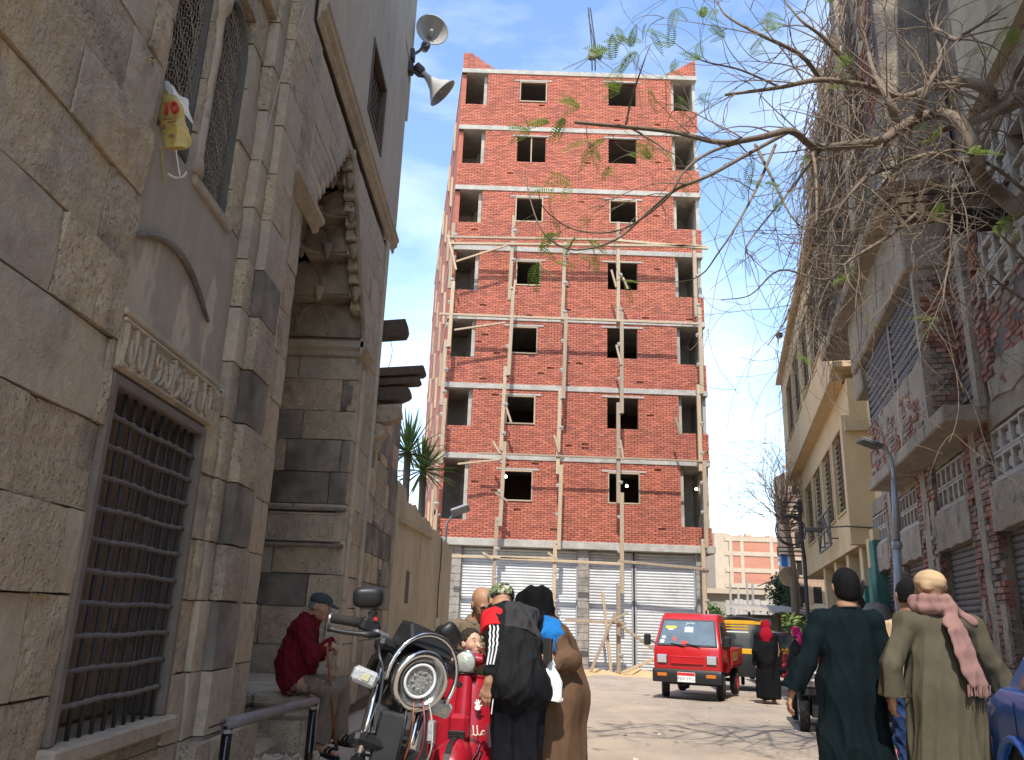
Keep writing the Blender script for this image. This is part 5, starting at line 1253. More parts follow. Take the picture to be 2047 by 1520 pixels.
def vnorm(V, Q):
    fn = np.cross(V[Q[:, 2]]-V[Q[:, 0]], V[Q[:, 3]]-V[Q[:, 1]]); N = np.zeros_like(V)
    for i in range(4): np.add.at(N, Q[:, i], fn)
    return N/(np.linalg.norm(N, axis=1)[:, None]+1e-12)
def folds(amp, freq=11., vert=.22, seed=0, lo=None, n=6, sharp=.8):
    """cloth creases: warped ridged waves, stretched along z; lo = (z_bottom, z_top, gain at bottom)"""
    r = np.random.default_rng(seed); K = r.normal(size=(n, 3)); K /= np.linalg.norm(K, axis=1)[:, None]; K[:, 2] *= vert; K *= freq*(.5+1.1*r.random((n, 1))); ph = r.random(n)*6.28; Wp = r.normal(size=(3, 3))*2.6; wp = r.random(3)*6.28
    def f(V, N):
        w = np.sin(V@Wp+wp).sum(1)*.9; o = 0
        for i in range(n): o = o+(1-2*np.abs(np.sin(V@K[i]+ph[i]+w*(.6+.2*i)))**sharp)/n**.75
        a = amp*3.2
        if lo: a = a*(1+(lo[2]-1)*np.clip((lo[1]-V[:, 2])/(lo[1]-lo[0]), 0, 1))
        return a*o
    return f
def nmesh(V, Q, name, m, root, **kw):
    me = bpy.data.meshes.new(name); nv, nq = len(V), len(Q); me.vertices.add(nv); me.vertices.foreach_set('co', V.astype(np.float32).ravel()); me.loops.add(4*nq); me.loops.foreach_set('vertex_index', Q.astype(np.int32).ravel())
    me.polygons.add(nq); me.polygons.foreach_set('loop_start', np.arange(0, 4*nq, 4, dtype=np.int32)); me.polygons.foreach_set('loop_total', np.full(nq, 4, dtype=np.int32)); me.polygons.foreach_set('use_smooth', np.ones(nq, bool)); me.update(); me.validate()
    o = link(name, me, m, root, **kw); o.matrix_parent_inverse = inv(root); return o
def cloth(name, prims, m, root, h=.009, cuts=(), wr=None, **kw): V, Q = sdf(prims, h, cuts, wr); return nmesh(V, Q, name, m, root, **kw)

def skel(loc, H, face):
    """standing joints in world coordinates; face = unit heading (x, y)"""
    f = Vector((face[0], face[1], 0)).normalized(); r = Vector((f.y, -f.x, 0)); o = Vector(loc); z = Vector((0, 0, 1)); J = dict(f=f, r=r, H=H)
    P = lambda x, y, zz: o+r*(x*H)+f*(y*H)+z*(zz*H)
    J['pel'] = P(0, 0, .53); J['chest'] = P(0, -.005, .72); J['neck'] = P(0, -.01, .83); J['head'] = P(0, .01, .93); J['hf'] = f.copy(); J['hu'] = z.copy()
    for s, n in ((-1, 'L'), (1, 'R')):
        J['sh'+n] = P(s*.108, -.005, .805); J['el'+n] = P(s*.135, -.02, .63); J['wr'+n] = P(s*.14, .03, .485); J['hp'+n] = P(s*.052, 0, .51); J['kn'+n] = P(s*.055, .012, .285); J['an'+n] = P(s*.058, -.01, .045); J['to'+n] = P(s*.07, .10, .02)
    return J
def torso(J, g=0.0, fat=0.0):
    H = J['H']/1.72; sp = (J['neck']-J['pel']).normalized(); x = (J['shR']-J['shL']).normalized(); m = J['pel'].lerp(J['chest'], .5)
    return [cap(J['shL'], J['shR'], .058*H+g, k=.06), ell(J['chest'], ((.152*H+g), (.108*H+g+fat*.3), .185*H+g), x, sp, .06), ell(m, (.138*H+g+fat*.6, .108*H+g+fat, .16*H+g), x, sp, .07), ell(J['pel'], (.158*H+g+fat*.4, .118*H+g+fat*.3, .125*H+g), x, sp, .06), cap(J['chest'].lerp(J['neck'], .5), J['neck'], .075*H+g, .058*H+g, .05)]
def arm(J, n, g=0.0, g2=None, to=1.0, clip=None):
    H = J['H']/1.72; g2 = g if g2 is None else g2; w = J['el'+n].lerp(J['wr'+n], to); return [cap(J['sh'+n], J['el'+n], .05*H+g, .041*H+(g+g2)/2, .03), cap(J['el'+n], w, .041*H+(g+g2)/2, .030*H+g2, .025, clip=clip)]
def leg(J, n, g=0.0, g2=None, to=1.0):
    H = J['H']/1.72; g2 = g if g2 is None else g2; a = J['kn'+n].lerp(J['an'+n], to); return [cap(J['hp'+n], J['kn'+n], .082*H+g, .057*H+(g+g2)/2, .05), cap(J['kn'+n], a, .056*H+(g+g2)/2, .038*H+g2, .03)]
def foot(J, n, g=0.0):
    H = J['H']/1.72; a, t = J['an'+n], J['to'+n]; d = (t-a); heel = a-Vector((d.x, d.y, 0)).normalized()*.035+Vector((0, 0, -.02)); return [cap(heel, t, .036*H+g, .028*H+g, .02, flat=((0, 0, 1), .75)), cap(a, a.lerp(t, .4), .036*H, .03*H, .03)]
def hand(w, d, pn, side, curl=.5, k=.006, s=1.0):
    """wrist, direction of fingers, palm normal, side = +1 if the thumb lies towards d x pn"""
    d = Vector(d).normalized(); pn = Vector(pn); pn = (pn-d*pn.dot(d)).normalized(); l = d.cross(pn)*side; w = Vector(w); out = [cap(w, w+d*.03*s, .024*s, .022*s, .02, flat=(pn, .75))]
    for i, (off, ln) in enumerate(((.030, .068), (.010, .078), (-.010, .072), (-.029, .056))):
        kn = w+d*(.085-.006*abs(i-1))*s+l*off*s; out.append(cap(w+d*.02*s+l*off*.5*s, kn, .0125*s, .0105*s, .014))
        d1 = (d*math.cos(curl*.8)+pn*math.sin(curl*.8)).normalized(); d2 = (d*math.cos(curl*2)+pn*math.sin(curl*2)).normalized(); q = kn+d1*ln*.5*s+l*off*.12*s; out += [cap(kn, q, .0098*s, .009*s, k), cap(q, q+d2*ln*.5*s, .009*s, .0075*s, k)]
    t0 = w+d*.025*s+l*.026*s; t1 = t0+(d*.6+l*.75+pn*.25).normalized()*.042*s; out += [cap(t0, t1, .0135*s, .011*s, .01), cap(t1, t1+(d*.9+l*.25+pn*.3).normalized()*.033*s, .0108*s, .0085*s, k)]
    return out
def head(J, s=1.0, ears=True):
    c = J['head']; f = J['hf'].normalized(); u = (J['hu']-f*J['hu'].dot(f)).normalized(); r = f.cross(u); P = lambda x, y, z: c+(r*x+f*y+u*z)*s; q = s
    o = [ell(P(0, -.012, .03), (.076*q, .096*q, .088*q), r, u, .03), ell(P(0, .025, -.03), (.060*q, .068*q, .082*q), r, u, .03), ell(P(0, .062, -.088), (.026*q, .026*q, .022*q), r, u, .03), cap(P(0, .088, .005), P(0, .113, -.034), .009*q, .0145*q, .012), cap(P(-.036, .078, .026), P(.036, .078, .026), .013*q, k=.02), cap(P(-.02, .087, -.062), P(.02, .087, -.062), .0085*q, k=.01), ell(P(-.04, .062, -.025), (.022*q,)*3, r, u, .03), ell(P(.04, .062, -.025), (.022*q,)*3, r, u, .03), cap(P(0, -.02, -.06), J['neck'], .057*q, .064*q, .03)]
    if ears: o += [ell(P(x, -.008, -.008), (.011*q, .022*q, .032*q), r, u, .008) for x in (-.079, .079)]
    return o, P, r, f, u
SKIN = mat('skin_tan', (.40, .215, .13), .55, .12, 30, .1, 200); SKINP = mat('skin_light', (.58, .36, .25), .5, .1, 30)
EYEW = mat('eye_white', (.75, .72, .68), .3, 0); DARK = mat('dark_hair', (.006, .005, .005), .75, .3, 60, .5, 250, spec=.2); LIP = mat('lip', (.33, .11, .085), .5, 0)
def face_bits(P, f, r, u, root, s=1.0, mouth=True, brow=True):
    for x in (-.031, .031):
        mb = MB(); M = Matrix.Translation(P(x, .080, .004)); mb.lathe([(.0012*s, -.0115*s)]+[(.0115*s*math.cos(a), .0115*s*math.sin(a)) for a in np.linspace(-1.3, 1.3, 7)]+[(.0012*s, .0115*s)], 10, M); e = wl(mb, 'eye', EYEW, root, smooth=True)
        mb = MB(); M = Matrix.Translation(P(x, .0895, .004)); mb.lathe([(.0005, -.005*s)]+[(.0058*s*math.cos(a), .0058*s*math.sin(a)) for a in np.linspace(-1.2, 1.2, 5)]+[(.0005, .005*s)], 8, M); wl(mb, 'pupil', DARK, root, smooth=True)
        if brow: mb = MB(); mb.tube([P(x-.02, .085, .028), P(x, .092, .034), P(x+.02, .086, .029)], [.003*s, .005*s, .003*s], 5); wl(mb, 'eyebrow', DARK, root)
    if mouth: mb = MB(); mb.tube([P(-.024, .085, -.058), P(-.01, .094, -.064), P(.01, .094, -.064), P(.024, .085, -.058)], [.003*s, .0055*s, .0055*s, .003*s], 6); wl(mb, 'mouth', LIP, root, smooth=True)
def hairshell(P, r, u, s, m, root, name='hair', grow=.008, front=.05, low=-.05, beard=False):
    f = u.cross(r); pr = [ell(P(0, -.016, .028), ((.074+grow)*s, (.098+grow)*s, (.088+grow)*s), r, u, .02), ell(P(0, -.035, -.03), ((.066+grow)*s, (.07+grow)*s, (.07+grow)*s), r, u, .03)]
    # keep the face free: cut in front below the hairline
    V, Q = sdf(pr, .007, cuts=((P(0, -.02, low), tuple(-u)), (P(0, .045, front), tuple((f*1.0-u*.75).normalized()))), wr=lambda V, N: .0016*np.sin(V@np.array((190, 70, 110.)))*np.sin(V@np.array((-60, 220, 90.)))); return nmesh(V, Q, name, m, root)
def fab(name, col, rough=.9, var=.12, **kw): return mat(name, col, rough, var, 12, .25, 260, spec=.15, **kw)
def person(label, loc, cat='person'): return thing('person', label, cat, loc)
G_ = lambda x, y: ground_z(x, y)
Z1 = Vector((0, 0, 1))

def sandal(J, n, root, m):
    a, t = J['an'+n], J['to'+n]; d = Vector((t.x-a.x, t.y-a.y, 0)).normalized(); r = Vector((d.y, -d.x, 0)); g = min(a.z, t.z)-.045; c0 = Vector((a.x, a.y, 0))-d*.06; mb = MB(); out = []
    L_ = (Vector((t.x, t.y, 0))-c0).length+.035
    ring = [(c0+d*(L_*u)+r*(w), 0) for u, w in ((0, -.03), (.05, -.036), (.4, -.036), (.75, -.05), (.95, -.03), (1, 0), (.95, .035), (.7, .048), (.4, .036), (.05, .036), (0, .03))]
    mb.loft([[p+Z1*(g+zz) for p, _ in ring] for zz in (-.0, .022)]); wl(mb, 'sandal_sole', m, root)
    for u in (.55, .72):
        mb = MB(); c = c0+d*(L_*u); mb.tube([c-r*.046+Z1*(g+.015), c-r*.03+Z1*(g+.07), c+r*.0+Z1*(g+.085), c+r*.03+Z1*(g+.07), c+r*.046+Z1*(g+.015)], .014, 6); wl(mb, 'sandal_strap', m, root)

def build_people():
    # ---------------- dark robe, walking away
    D = 5.9; c = at(1690, 1230, D); g = G_(c.x, D); root = person('man in a long dark teal robe walking away, bare black-haired head', (c.x, D, g)); H = 1.66
    J = skel((c.x, D, g), H, (.12, 1)); J['head'] = at(1690, 1174, D); J['neck'] = at(1690, 1210, D)+Vector((0, -.02, 0)); J['hf'] = Vector((.1, 1, -.02))
    J['shL'] = at(1640, 1240, D); J['shR'] = at(1745, 1244, D); J['elL'] = at(1612, 1325, D-.05); J['wrL'] = at(1583, 1385, D-.02); J['elR'] = at(1776, 1325, D-.03); J['wrR'] = at(1762, 1372, D+.22)
    hd, P, r, f, u = head(J, 1.1); d = (J['wrL']-J['elL']).normalized()
    pr = torso(J, -.03)+arm(J, 'L', -.008)+arm(J, 'R', -.008)+leg(J, 'L')+leg(J, 'R')+foot(J, 'L')+foot(J, 'R')+hd+hand(J['wrL'], d+Vector((0, 0, -.5)), r, -1, .55)+hand(J['wrR'], Vector((0, .8, -.5)), -r, 1, .5)
    V, Q = sdf(pr, .0075); nmesh(V, Q, 'body', SKIN, root); hairshell(P, r, u, 1.1, DARK, root, low=-.10, front=-.01)
    tm = fab('robe_teal', (.0028, .0085, .0105), .85, .2); hem = g+.10
    def robe(J, tm, hem, sk, fw=.29, seed=3, name='robe', amp=.008, spread=(0, 0), open_=.085):
        pel = J['pel']; f, r = J['f'], J['r']; ch = J['chest']
        pr = torso(J, .030, .02); pr += [cap(ch+Z1*-.1, pel, .185, .21, .08, flat=(f, .78)), cap(pel, Vector((pel.x, pel.y, hem-.1))+f*.02, .21, fw, .09, flat=(f, .80))]
        for s, n in ((-1, 'L'), (1, 'R')):
            pr.append(cap(pel+r*s*.06, Vector((pel.x, pel.y, hem))+r*s*(.1)+f*(.12*s*sk), .15, .17, .08))
            dn = (J['wr'+n]-J['el'+n]).normalized(); e = J['wr'+n]-dn*.015
            pr += [cap(J['sh'+n], J['el'+n], .075, .076, .022), cap(J['el'+n], e+dn*.1, .076, .092, .02, clip=((e, dn),))]
        return cloth(name, pr, tm, root, .0085, cuts=(((0, 0, hem), (0, 0, -1)), (J['neck']+Z1*.0, (Vector((0, 0, 1))*.95-f*.2).normalized())), wr=folds(amp, 24, .16, seed, (hem, ch.z, 3.6)))
    robe(J, tm, hem, .8, seed=11, amp=.0042)
    mb = MB(); nk = J['neck']; mb.tube([nk+Vector((.078*math.cos(a), .074*math.sin(a), -.03-.012*math.sin(a))) for a in np.linspace(0, 6.283, 17)], .009, 6); wl(mb, 'collar', tm, root)
    # ---------------- khaki robe with turban and scarf
    D = 5.6; c = at(1868, 1230, D); g = G_(c.x, D); root = person('man in olive khaki robe with pink fringed scarf and cream wrapped cap', (c.x, D, g)); H = 1.66
    J = skel((c.x, D, g), H, (.18, 1)); J['head'] = at(1858, 1178, D); J['neck'] = at(1862, 1214, D); J['shL'] = at(1812, 1244, D); J['shR'] = at(1938, 1252, D); J['elL'] = at(1782, 1330, D-.04); J['wrL'] = at(1785, 1398, D-.02); J['elR'] = at(1985, 1330, D); J['wrR'] = at(2022, 1400, D); J['chest'] = at(1875, 1300, D); J['hf'] = Vector((-.25, 1, -.05))
    hd, P, r, f, u = head(J); pr = torso(J, -.03)+arm(J, 'L', -.008)+arm(J, 'R', -.008)+leg(J, 'L')+leg(J, 'R')+foot(J, 'L')+foot(J, 'R')+hd+hand(J['wrR'], (.12, .1, -1), -r, 1, .5)+hand(J['wrL'], (.1, .5, -.8), r, -1, .5)
    V, Q = sdf(pr, .0075); nmesh(V, Q, 'body', SKIN, root); km = fab('robe_khaki', (.095, .082, .054), .88, .16); robe(J, km, g+.1, 1.0, .30, 5, amp=.0042)
    cp = [ell(P(0, -.012, .045), (.090, .110, .082), r, u, .02), cap(P(-.06, -.04, .012), P(.06, -.04, .012), .036, k=.03)]
    cloth('wrapped_cap', cp, fab('cap_cream', (.52, .36, .21)), root, .007, cuts=((P(0, 0, -.012), tuple(-u)),), wr=lambda V, N: .0018*np.abs(np.sin(V[:, 2]*75+14*V[:, 0]))+.002*np.sin(V[:, 0]*40)*np.sin(V[:, 1]*50))
    sm = fab('scarf_pink', (.29, .165, .145), .9, .12); nk = J['neck']
    sc = [cap(nk+Vector((.105*math.cos(a), .10*math.sin(a), .012+.02*math.sin(a+.5))), nk+Vector((.105*math.cos(b), .10*math.sin(b), .012+.02*math.sin(b+.5))), .038, k=.03) for a, b in zip(np.linspace(0, 5.7, 10), np.linspace(.63, 6.28, 10))]
    sc += [cap(nk+Vector((.1*math.cos(a), .1*math.sin(a), .055)), nk+Vector((.1*math.cos(b), .1*math.sin(b), .055)), .026, k=.03) for a, b in zip(np.linspace(0, 5.7, 10), np.linspace(.63, 6.28, 10))]
    tail = [at(1902, 1245, D-.14), at(1915, 1262, D-.2), at(1930, 1305, D-.22), at(1945, 1345, D-.23), at(1957, 1368, D-.23)]
    for a, b in zip(tail, tail[1:]): sc += [cap(a+r*o, b+r*o*1.05, .03, .028, .03, flat=((0, 1, 0), .5)) for o in (-.045, 0, .045)]
    sc += [cap(nk+Vector((.09, -.06, .0)), tail[0], .05, .04, .04, flat=((0, 0, 1), .6)), cap(nk+Vector((.09, -.02, .0)), at(1945, 1245, D-.06), .045, .035, .04)]
    cloth('scarf', sc, sm, root, .0075, wr=folds(.003, 34, .2, 8))
    mb = MB(); e = tail[-1]
    for i in range(26): x = -.075+.15*i/25; p = e+r*x*1.02+Vector((0, random.uniform(-.015, .015), -.005)); mb.tube([p, p+Vector((random.uniform(-.008, .008), .004, -.055-random.uniform(0, .02)))], .0035, 4)
    for i in range(10): p = at(1957+1.5*i, 1240+i*3.5, D-.05); mb.tube([p, p+Vector((.02, .0, -.035))], .003, 4)
    wl(mb, 'fringe', sm, root)
    # ---------------- man with beige jacket and jeans, between them
    D = 6.7; c = at(1818, 1300, D); g = G_(c.x, D); root = person('man in a sand-coloured jacket and blue jeans, half hidden behind the khaki robe', (c.x, D, g)); H = 1.66
    J = skel((c.x, D, g), H, (.1, 1)); J['head'] = at(1812, 1190, D); J['neck'] = at(1815, 1228, D); J['shL'] = at(1778, 1262, D); J['shR'] = at(1856, 1262, D); J['elL'] = at(1775, 1320, D-.04); J['wrL'] = at(1785, 1365, D+.12)
    hd, P, r, f, u = head(J); V, Q = sdf(torso(J)+arm(J, 'L')+arm(J, 'R')+leg(J, 'L')+leg(J, 'R')+foot(J, 'L')+foot(J, 'R')+hd+hand(J['wrL'], (.1, .6, -.6), r, -1, .5)+hand(J['wrR'], (0, .1, -1), -r, 1, .5), .0085); nmesh(V, Q, 'body', SKIN, root); hairshell(P, r, u, 1.0, DARK, root, low=-.06, front=-.01)
    cloth('jacket', torso(J, .035, .02)+arm(J, 'L', .028)+arm(J, 'R', .028), fab('jacket_sand', (.50, .36, .22)), root, .009, cuts=((J['neck'], (0, -.2, .98)),), wr=folds(.006, 34, .4, 21))
    cloth('jeans', [cap(J['pel']-r*.06, J['pel']+r*.06, .125, k=.05)]+leg(J, 'L', .02, .03, .95)+leg(J, 'R', .02, .03, .95), fab('denim', (.025, .05, .14), .9, .25), root, .009, wr=folds(.006, 36, .7, 22))
    for n in 'LR': cloth('shoe', foot(J, n, .012), fab('shoe_black', (.02, .02, .02), .5), root, .009)
    # ---------------- seated man with cane
    D = 7.75; s0 = at(600, 1358, D); root = person('elderly man in dark red sweater and cap sitting on the stone bench', (s0.x+.3, D-.35, G_(0, D)))
    H = 1.76; J = skel((s0.x, D, 0), H, (.9, -.45)); J['pel'] = at(590, 1352, D); J['chest'] = at(600, 1288, D); J['neck'] = at(624, 1232, D); J['head'] = at(641, 1213, D-.03); J['hf'] = Vector((.95, -.25, -.22)); J['hu'] = Vector((.2, 0, 1)); r_ = J['r']
    J['shL'] = at(604, 1255, D+.17); J['shR'] = at(606, 1256, D-.17); J['elR'] = at(622, 1316, D-.24); J['wrR'] = at(655, 1290, D-.16); J['elL'] = at(636, 1310, D+.1); J['wrL'] = at(660, 1286, D-.05)
    J['hpR'] = at(592, 1362, D-.09); J['hpL'] = at(592, 1362, D+.09); J['knR'] = at(662, 1382, D-.16); J['knL'] = at(683, 1370, D+.0); J['anR'] = at(640, 1492, D-.2); J['toR'] = at(672, 1508, D-.32); J['anL'] = at(678, 1470, D+.0); J['toL'] = at(705, 1483, D-.12)
    hd, P, r, f, u = head(J); V, Q = sdf(torso(J, -.025)+arm(J, 'L')+arm(J, 'R')+leg(J, 'L')+leg(J, 'R')+foot(J, 'L')+foot(J, 'R')+hd+hand(J['wrR'], (.7, .3, -.25), (0, 0, -1), 1, .9)+hand(J['wrL'], (.6, -.3, -.3), (0, 0, -1), -1, .9), .0075); nmesh(V, Q, 'body', SKIN, root)
    face_bits(P, f, r, u, root); hairshell(P, r, u, 1.0, mat('hair_grey', (.16, .15, .14), .8, .3, 50), root, grow=.004, low=-.04)
    cloth('sweater', torso(J, .04, .045)+arm(J, 'L', .03, .022)+arm(J, 'R', .03, .022), fab('wool_red', (.125, .008, .014), .95, .2), root, .009, cuts=((J['neck']+Z1*.03, (.2, 0, .97)),), wr=folds(.006, 32, .6, 31))
    cloth('trousers', [cap(J['pel']+Vector((.03, -.07, -.06)), J['pel']+Vector((.03, .07, -.06)), .10, k=.06), cap(J['hpR'], J['knR'], .09, .085, .05), cap(J['knR'], J['anR'], .085, .088, .04), cap(J['hpL'], J['knL'], .09, .085, .05), cap(J['knL'], J['anL'], .085, .088, .04)], fab('trouser_tan', (.19, .14, .105), .92), root, .009, cuts=(((0, 0, min(J['anR'].z, J['anL'].z)+.02), (0, 0, -1)),), wr=folds(.006, 30, .3, 32))
    for n in 'LR': sandal(J, n, root, fab('leather_black', (.02, .018, .018), .6))
    cm = fab('cap_grey', (.055, .06, .065), .9); cloth('cap', [ell(P(0, -.01, .055), (.093, .112, .068), r, u, .02)], cm, root, .007, cuts=((P(0, 0, .03), tuple((-u+f*.1).normalized())),)); cloth('cap_peak', [ell(P(0, .105, .038), (.07, .075, .012), r, (u+f*.25), .01)], cm, root, .006)
    ck = thing('walking_cane', 'brown wooden walking cane with black rubber tip held by the seated man', 'cane', tuple(at(672, 1500, D-.25))); a, b = at(654, 1300, D-.2), at(672, 1492, D-.25); mb = MB(); mb.tube([a+Vector((-.05, .02, -.03)), a+Vector((-.03, 0, .03)), a+Vector((.0, 0, .035)), a+(b-a)*.04, b], .0115, 8); wl(mb, 'shaft', mat('cane_wood', (.26, .09, .03), .5, .2, 10), ck, smooth=True); mb = MB(); mb.tube([b-(b-a)*.02, b+(b-a)*.045], [.014, .02], 8); wl(mb, 'rubber_tip', mat('rubber', (.015, .015, .015), .8, .1, 9), ck)
    # ---------------- driver on the scooter (bald, glasses, striped jumper)
    D = 6.25; c = at(955, 1300, D); g = G_(0, D); root = person('bald man with glasses in a brown striped jumper, sitting on the red scooter looking down', (c.x, D, g)); H = 1.7
    J = skel((c.x, D, g), H, (.25, -1)); J['pel'] = at(945, 1408, D+.12); J['chest'] = at(948, 1306, D+.05); J['neck'] = at(956, 1240, D); J['head'] = at(966, 1208, D-.08); J['hf'] = Vector((.42, -.85, -.52)); J['hu'] = Vector((.0, -.5, 1))
    J['shR'] = at(908, 1260, D); J['shL'] = at(1002, 1262, D); J['elR'] = at(882, 1330, D-.12); J['wrR'] = at(893, 1300, D-.5); J['elL'] = at(1008, 1335, D-.1); J['wrL'] = at(985, 1300, D-.42)
    J['elR'] = at(884, 1318, D-.15); J['wrR'] = at(905, 1318, D-.45)
    for n, s in (('R', -1), ('L', 1)): J['hp'+n] = J['pel']+Vector((s*.09, 0, -.02)); J['kn'+n] = J['pel']+Vector((s*.24, -.42, -.06)); J['an'+n] = Vector((J['pel'].x+s*.27, D-.35, g+.3)); J['to'+n] = J['an'+n]+Vector((s*.05, -.17, -.02))
    hd, P, r, f, u = head(J, 1.03); V, Q = sdf(torso(J)+arm(J, 'L')+arm(J, 'R')+leg(J, 'L')+leg(J, 'R')+foot(J, 'L')+foot(J, 'R')+hd+hand(J['wrR'], (.5, -.5, -.2), (0, 0, -1), -1, .9)+hand(J['wrL'], (-.3, -.5, -.1), (0, 0, -1), 1, .9), .007); nmesh(V, Q, 'body', SKIN, root); face_bits(P, f, r, u, root, 1.03)
    for x in (-.032, .032):
        mb = MB(); mb.tube([P(x+.024*math.cos(a), .104, .002+.017*math.sin(a)) for a in np.linspace(0, 6.283, 15)], .0022, 4); wl(mb, 'glasses_rim', IRON, root)
    mb = MB(); mb.tube([P(-.056, .1, .004), P(-.08, .0, .006)], .002, 4); mb.tube([P(.056, .1, .004), P(.08, .0, .006)], .002, 4); mb.tube([P(-.008, .105, .005), P(.008, .105, .005)], .002, 4); wl(mb, 'glasses_arms', IRON, root)
    st = bands('knit_striped', at(950, 1250, D).z, at(950, 1352, D).z, (.16, .12, .075), [(.14, .025), (.19, .32), (.25, .03), (.33, .32), (.37, .10), (.48, .03), (.55, .30), (.60, .10)], (.03, .024, .018), (.34, .29, .21))
    cloth('jumper', torso(J, .032, .035)+arm(J, 'L', .027)+arm(J, 'R', .027), st, root, .008, cuts=((J['neck']+Z1*.012, (.05, -.35, .93)),), wr=folds(.0045, 32, .6, 41)); cloth('trousers', [cap(J['pel']-Vector((.07, 0, 0)), J['pel']+Vector((.07, 0, 0)), .13, k=.05)]+leg(J, 'L', .022)+leg(J, 'R', .022), fab('trouser_dark', (.03, .028, .028)), root, .01, wr=folds(.006, 14, .5, 42))
    for n in 'LR': cloth('shoe', foot(J, n, .012), MATS['shoe_black'], root, .01)
    # collar
    mb = MB(); nk = J['neck']; mb.tube([nk+Vector((.08*math.cos(a), .072*math.sin(a), .005+.03*math.sin(a))) for a in np.linspace(0, 6.283, 15)], .018, 6); wl(mb, 'collar', MATS['knit_striped'], root, smooth=True)
    # ---------------- child standing on the scooter footboard
    D = 5.78; c = at(940, 1300, D); g = G_(0, D); root = person('smiling curly-haired small child in pale yellow, standing before the scooter driver', (c.x, D, g+.3)); H = .98
    J = skel((c.x, D, g+.3), H, (.55, -.8)); J['head'] = at(942, 1286, D); J['neck'] = at(936, 1321, D+.02); J['hf'] = Vector((.62, -.78, .12)); J['chest'] = at(936, 1352, D+.02); J['pel'] = Vector((J['chest'].x, D+.03, g+.3+.42)); J['shR'] = at(915, 1333, D); J['shL'] = at(960, 1335, D-.02); J['elL'] = at(982, 1340, D-.07); J['wrL'] = at(971, 1316, D-.13); J['elR'] = at(905, 1345, D-.04); J['wrR'] = at(900, 1322, D-.12)
    s = .80; hd, P, r, f, u = head(J, s); hd[-3 if False else -1] = hd[-1]
    V, Q = sdf(torso(J)+arm(J, 'L')+arm(J, 'R')+leg(J, 'L')+leg(J, 'R')+foot(J, 'L')+foot(J, 'R')+[p for p in hd if not (p[0] == 'c' and p[3] > .04)]+[cap(P(0, -.02, -.06), J['neck'], .034, .036, .02)]+hand(J['wrL'], (-.3, -.2, .9), (-.6, -.5, 0), 1, .5, .004, .62)+hand(J['wrR'], (.3, -.6, .3), (0, 0, -1), -1, .7, .004, .62), .0055); nmesh(V, Q, 'body', SKINP, root); face_bits(P, f, r, u, root, s, True, True)
    V, Q = sdf([ell(P(0, -.02, .034), (.088*s, .108*s, .094*s), r, u, .02)], .006, cuts=((P(0, -.02, -.05), tuple(-u)), (P(0, .045, .045), tuple((f-u*.6).normalized()))), wr=lambda V, N: .006*np.sin(V[:, 0]*130)*np.sin(V[:, 1]*120)*np.sin(V[:, 2]*140)); nmesh(V, Q, 'hair', mat('hair_brown', (.035, .02, .013), .7, .3, 60, .6, 120), root)
    mb = MB(); mb.tube([P(-.017, .088, -.056), P(0, .094, -.063), P(.017, .088, -.056)], .0035, 5); wl(mb, 'teeth', EYEW, root)
    cloth('top', torso(J, .012)+arm(J, 'L', .014)+arm(J, 'R', .014), fab('cotton_yellow', (.62, .56, .27)), root, .0065, cuts=((J['neck'], (.1, -.3, .95)),), wr=folds(.0035, 26, .7, 51)); cloth('leggings', leg(J, 'L', .012)+leg(J, 'R', .012)+[cap(J['hpL'], J['hpR'], .065, k=.04)], fab('cotton_red', (.3, .03, .04)), root, .0075)
    # ---------------- young man in the tracksuit, bending, seen from behind
    D = 5.35; g = G_(0, D); c = at(1035, 1400, D); root = person('young man in black tracksuit with red shoulder and white sleeve stripes, bending over', (c.x, D, g)); H = 1.74
    J = skel((c.x, D, g), H, (-.35, 1)); J['pel'] = at(1040, 1362, D); J['chest'] = at(1024, 1270, D+.12); J['neck'] = at(1004, 1214, D+.26); J['head'] = at(1001, 1204, D+.38); J['hf'] = Vector((-.3, .8, -.5)); J['hu'] = Vector((-.05, .45, .9)); J['shL'] = at(992, 1243, D+.13); J['shR'] = at(1054, 1238, D+.24); J['elL'] = at(989, 1310, D-.04); J['wrL'] = at(978, 1362, D-.06); J['elR'] = at(1062, 1300, D+.36); J['wrR'] = at(1020, 1300, D+.5)
    for n, dx in (('L', -.075), ('R', .075)): J['hp'+n] = J['pel']+Vector((dx, 0, -.04)); J['kn'+n] = at(1012 if n == 'L' else 1058, 1460, D+.05); J['an'+n] = Vector((J['kn'+n].x-.0, D-.02, g+.08)); J['to'+n] = J['an'+n]+Vector((-.06, .18, -.04))
    hd, P, r, f, u = head(J, .98); V, Q = sdf(torso(J)+arm(J, 'L')+arm(J, 'R')+leg(J, 'L')+leg(J, 'R')+foot(J, 'L')+foot(J, 'R')+hd+hand(J['wrL'], (-.25, .1, -1), (0.3, 1, 0), 1, .25)+hand(J['wrR'], (-.8, .3, 0), (0, 0, -1), 1, .5), .007); nmesh(V, Q, 'body', SKIN, root)
    bk = fab('track_navy', (.006, .006, .009), .8, .2); cloth('jacket', torso(J, .036, .02)+arm(J, 'L', .026, .02, .62)+arm(J, 'R', .026, .022), fab('track_black', (.013, .013, .014), .8, .2), root, .0075, cuts=((J['neck'], (-.1, .5, .86)),), wr=folds(.0055, 30, .5, 61))
    sp = (J['neck']-J['pel']).normalized(); ch = fab('track_charcoal', (.04, .038, .04), .85, .15)
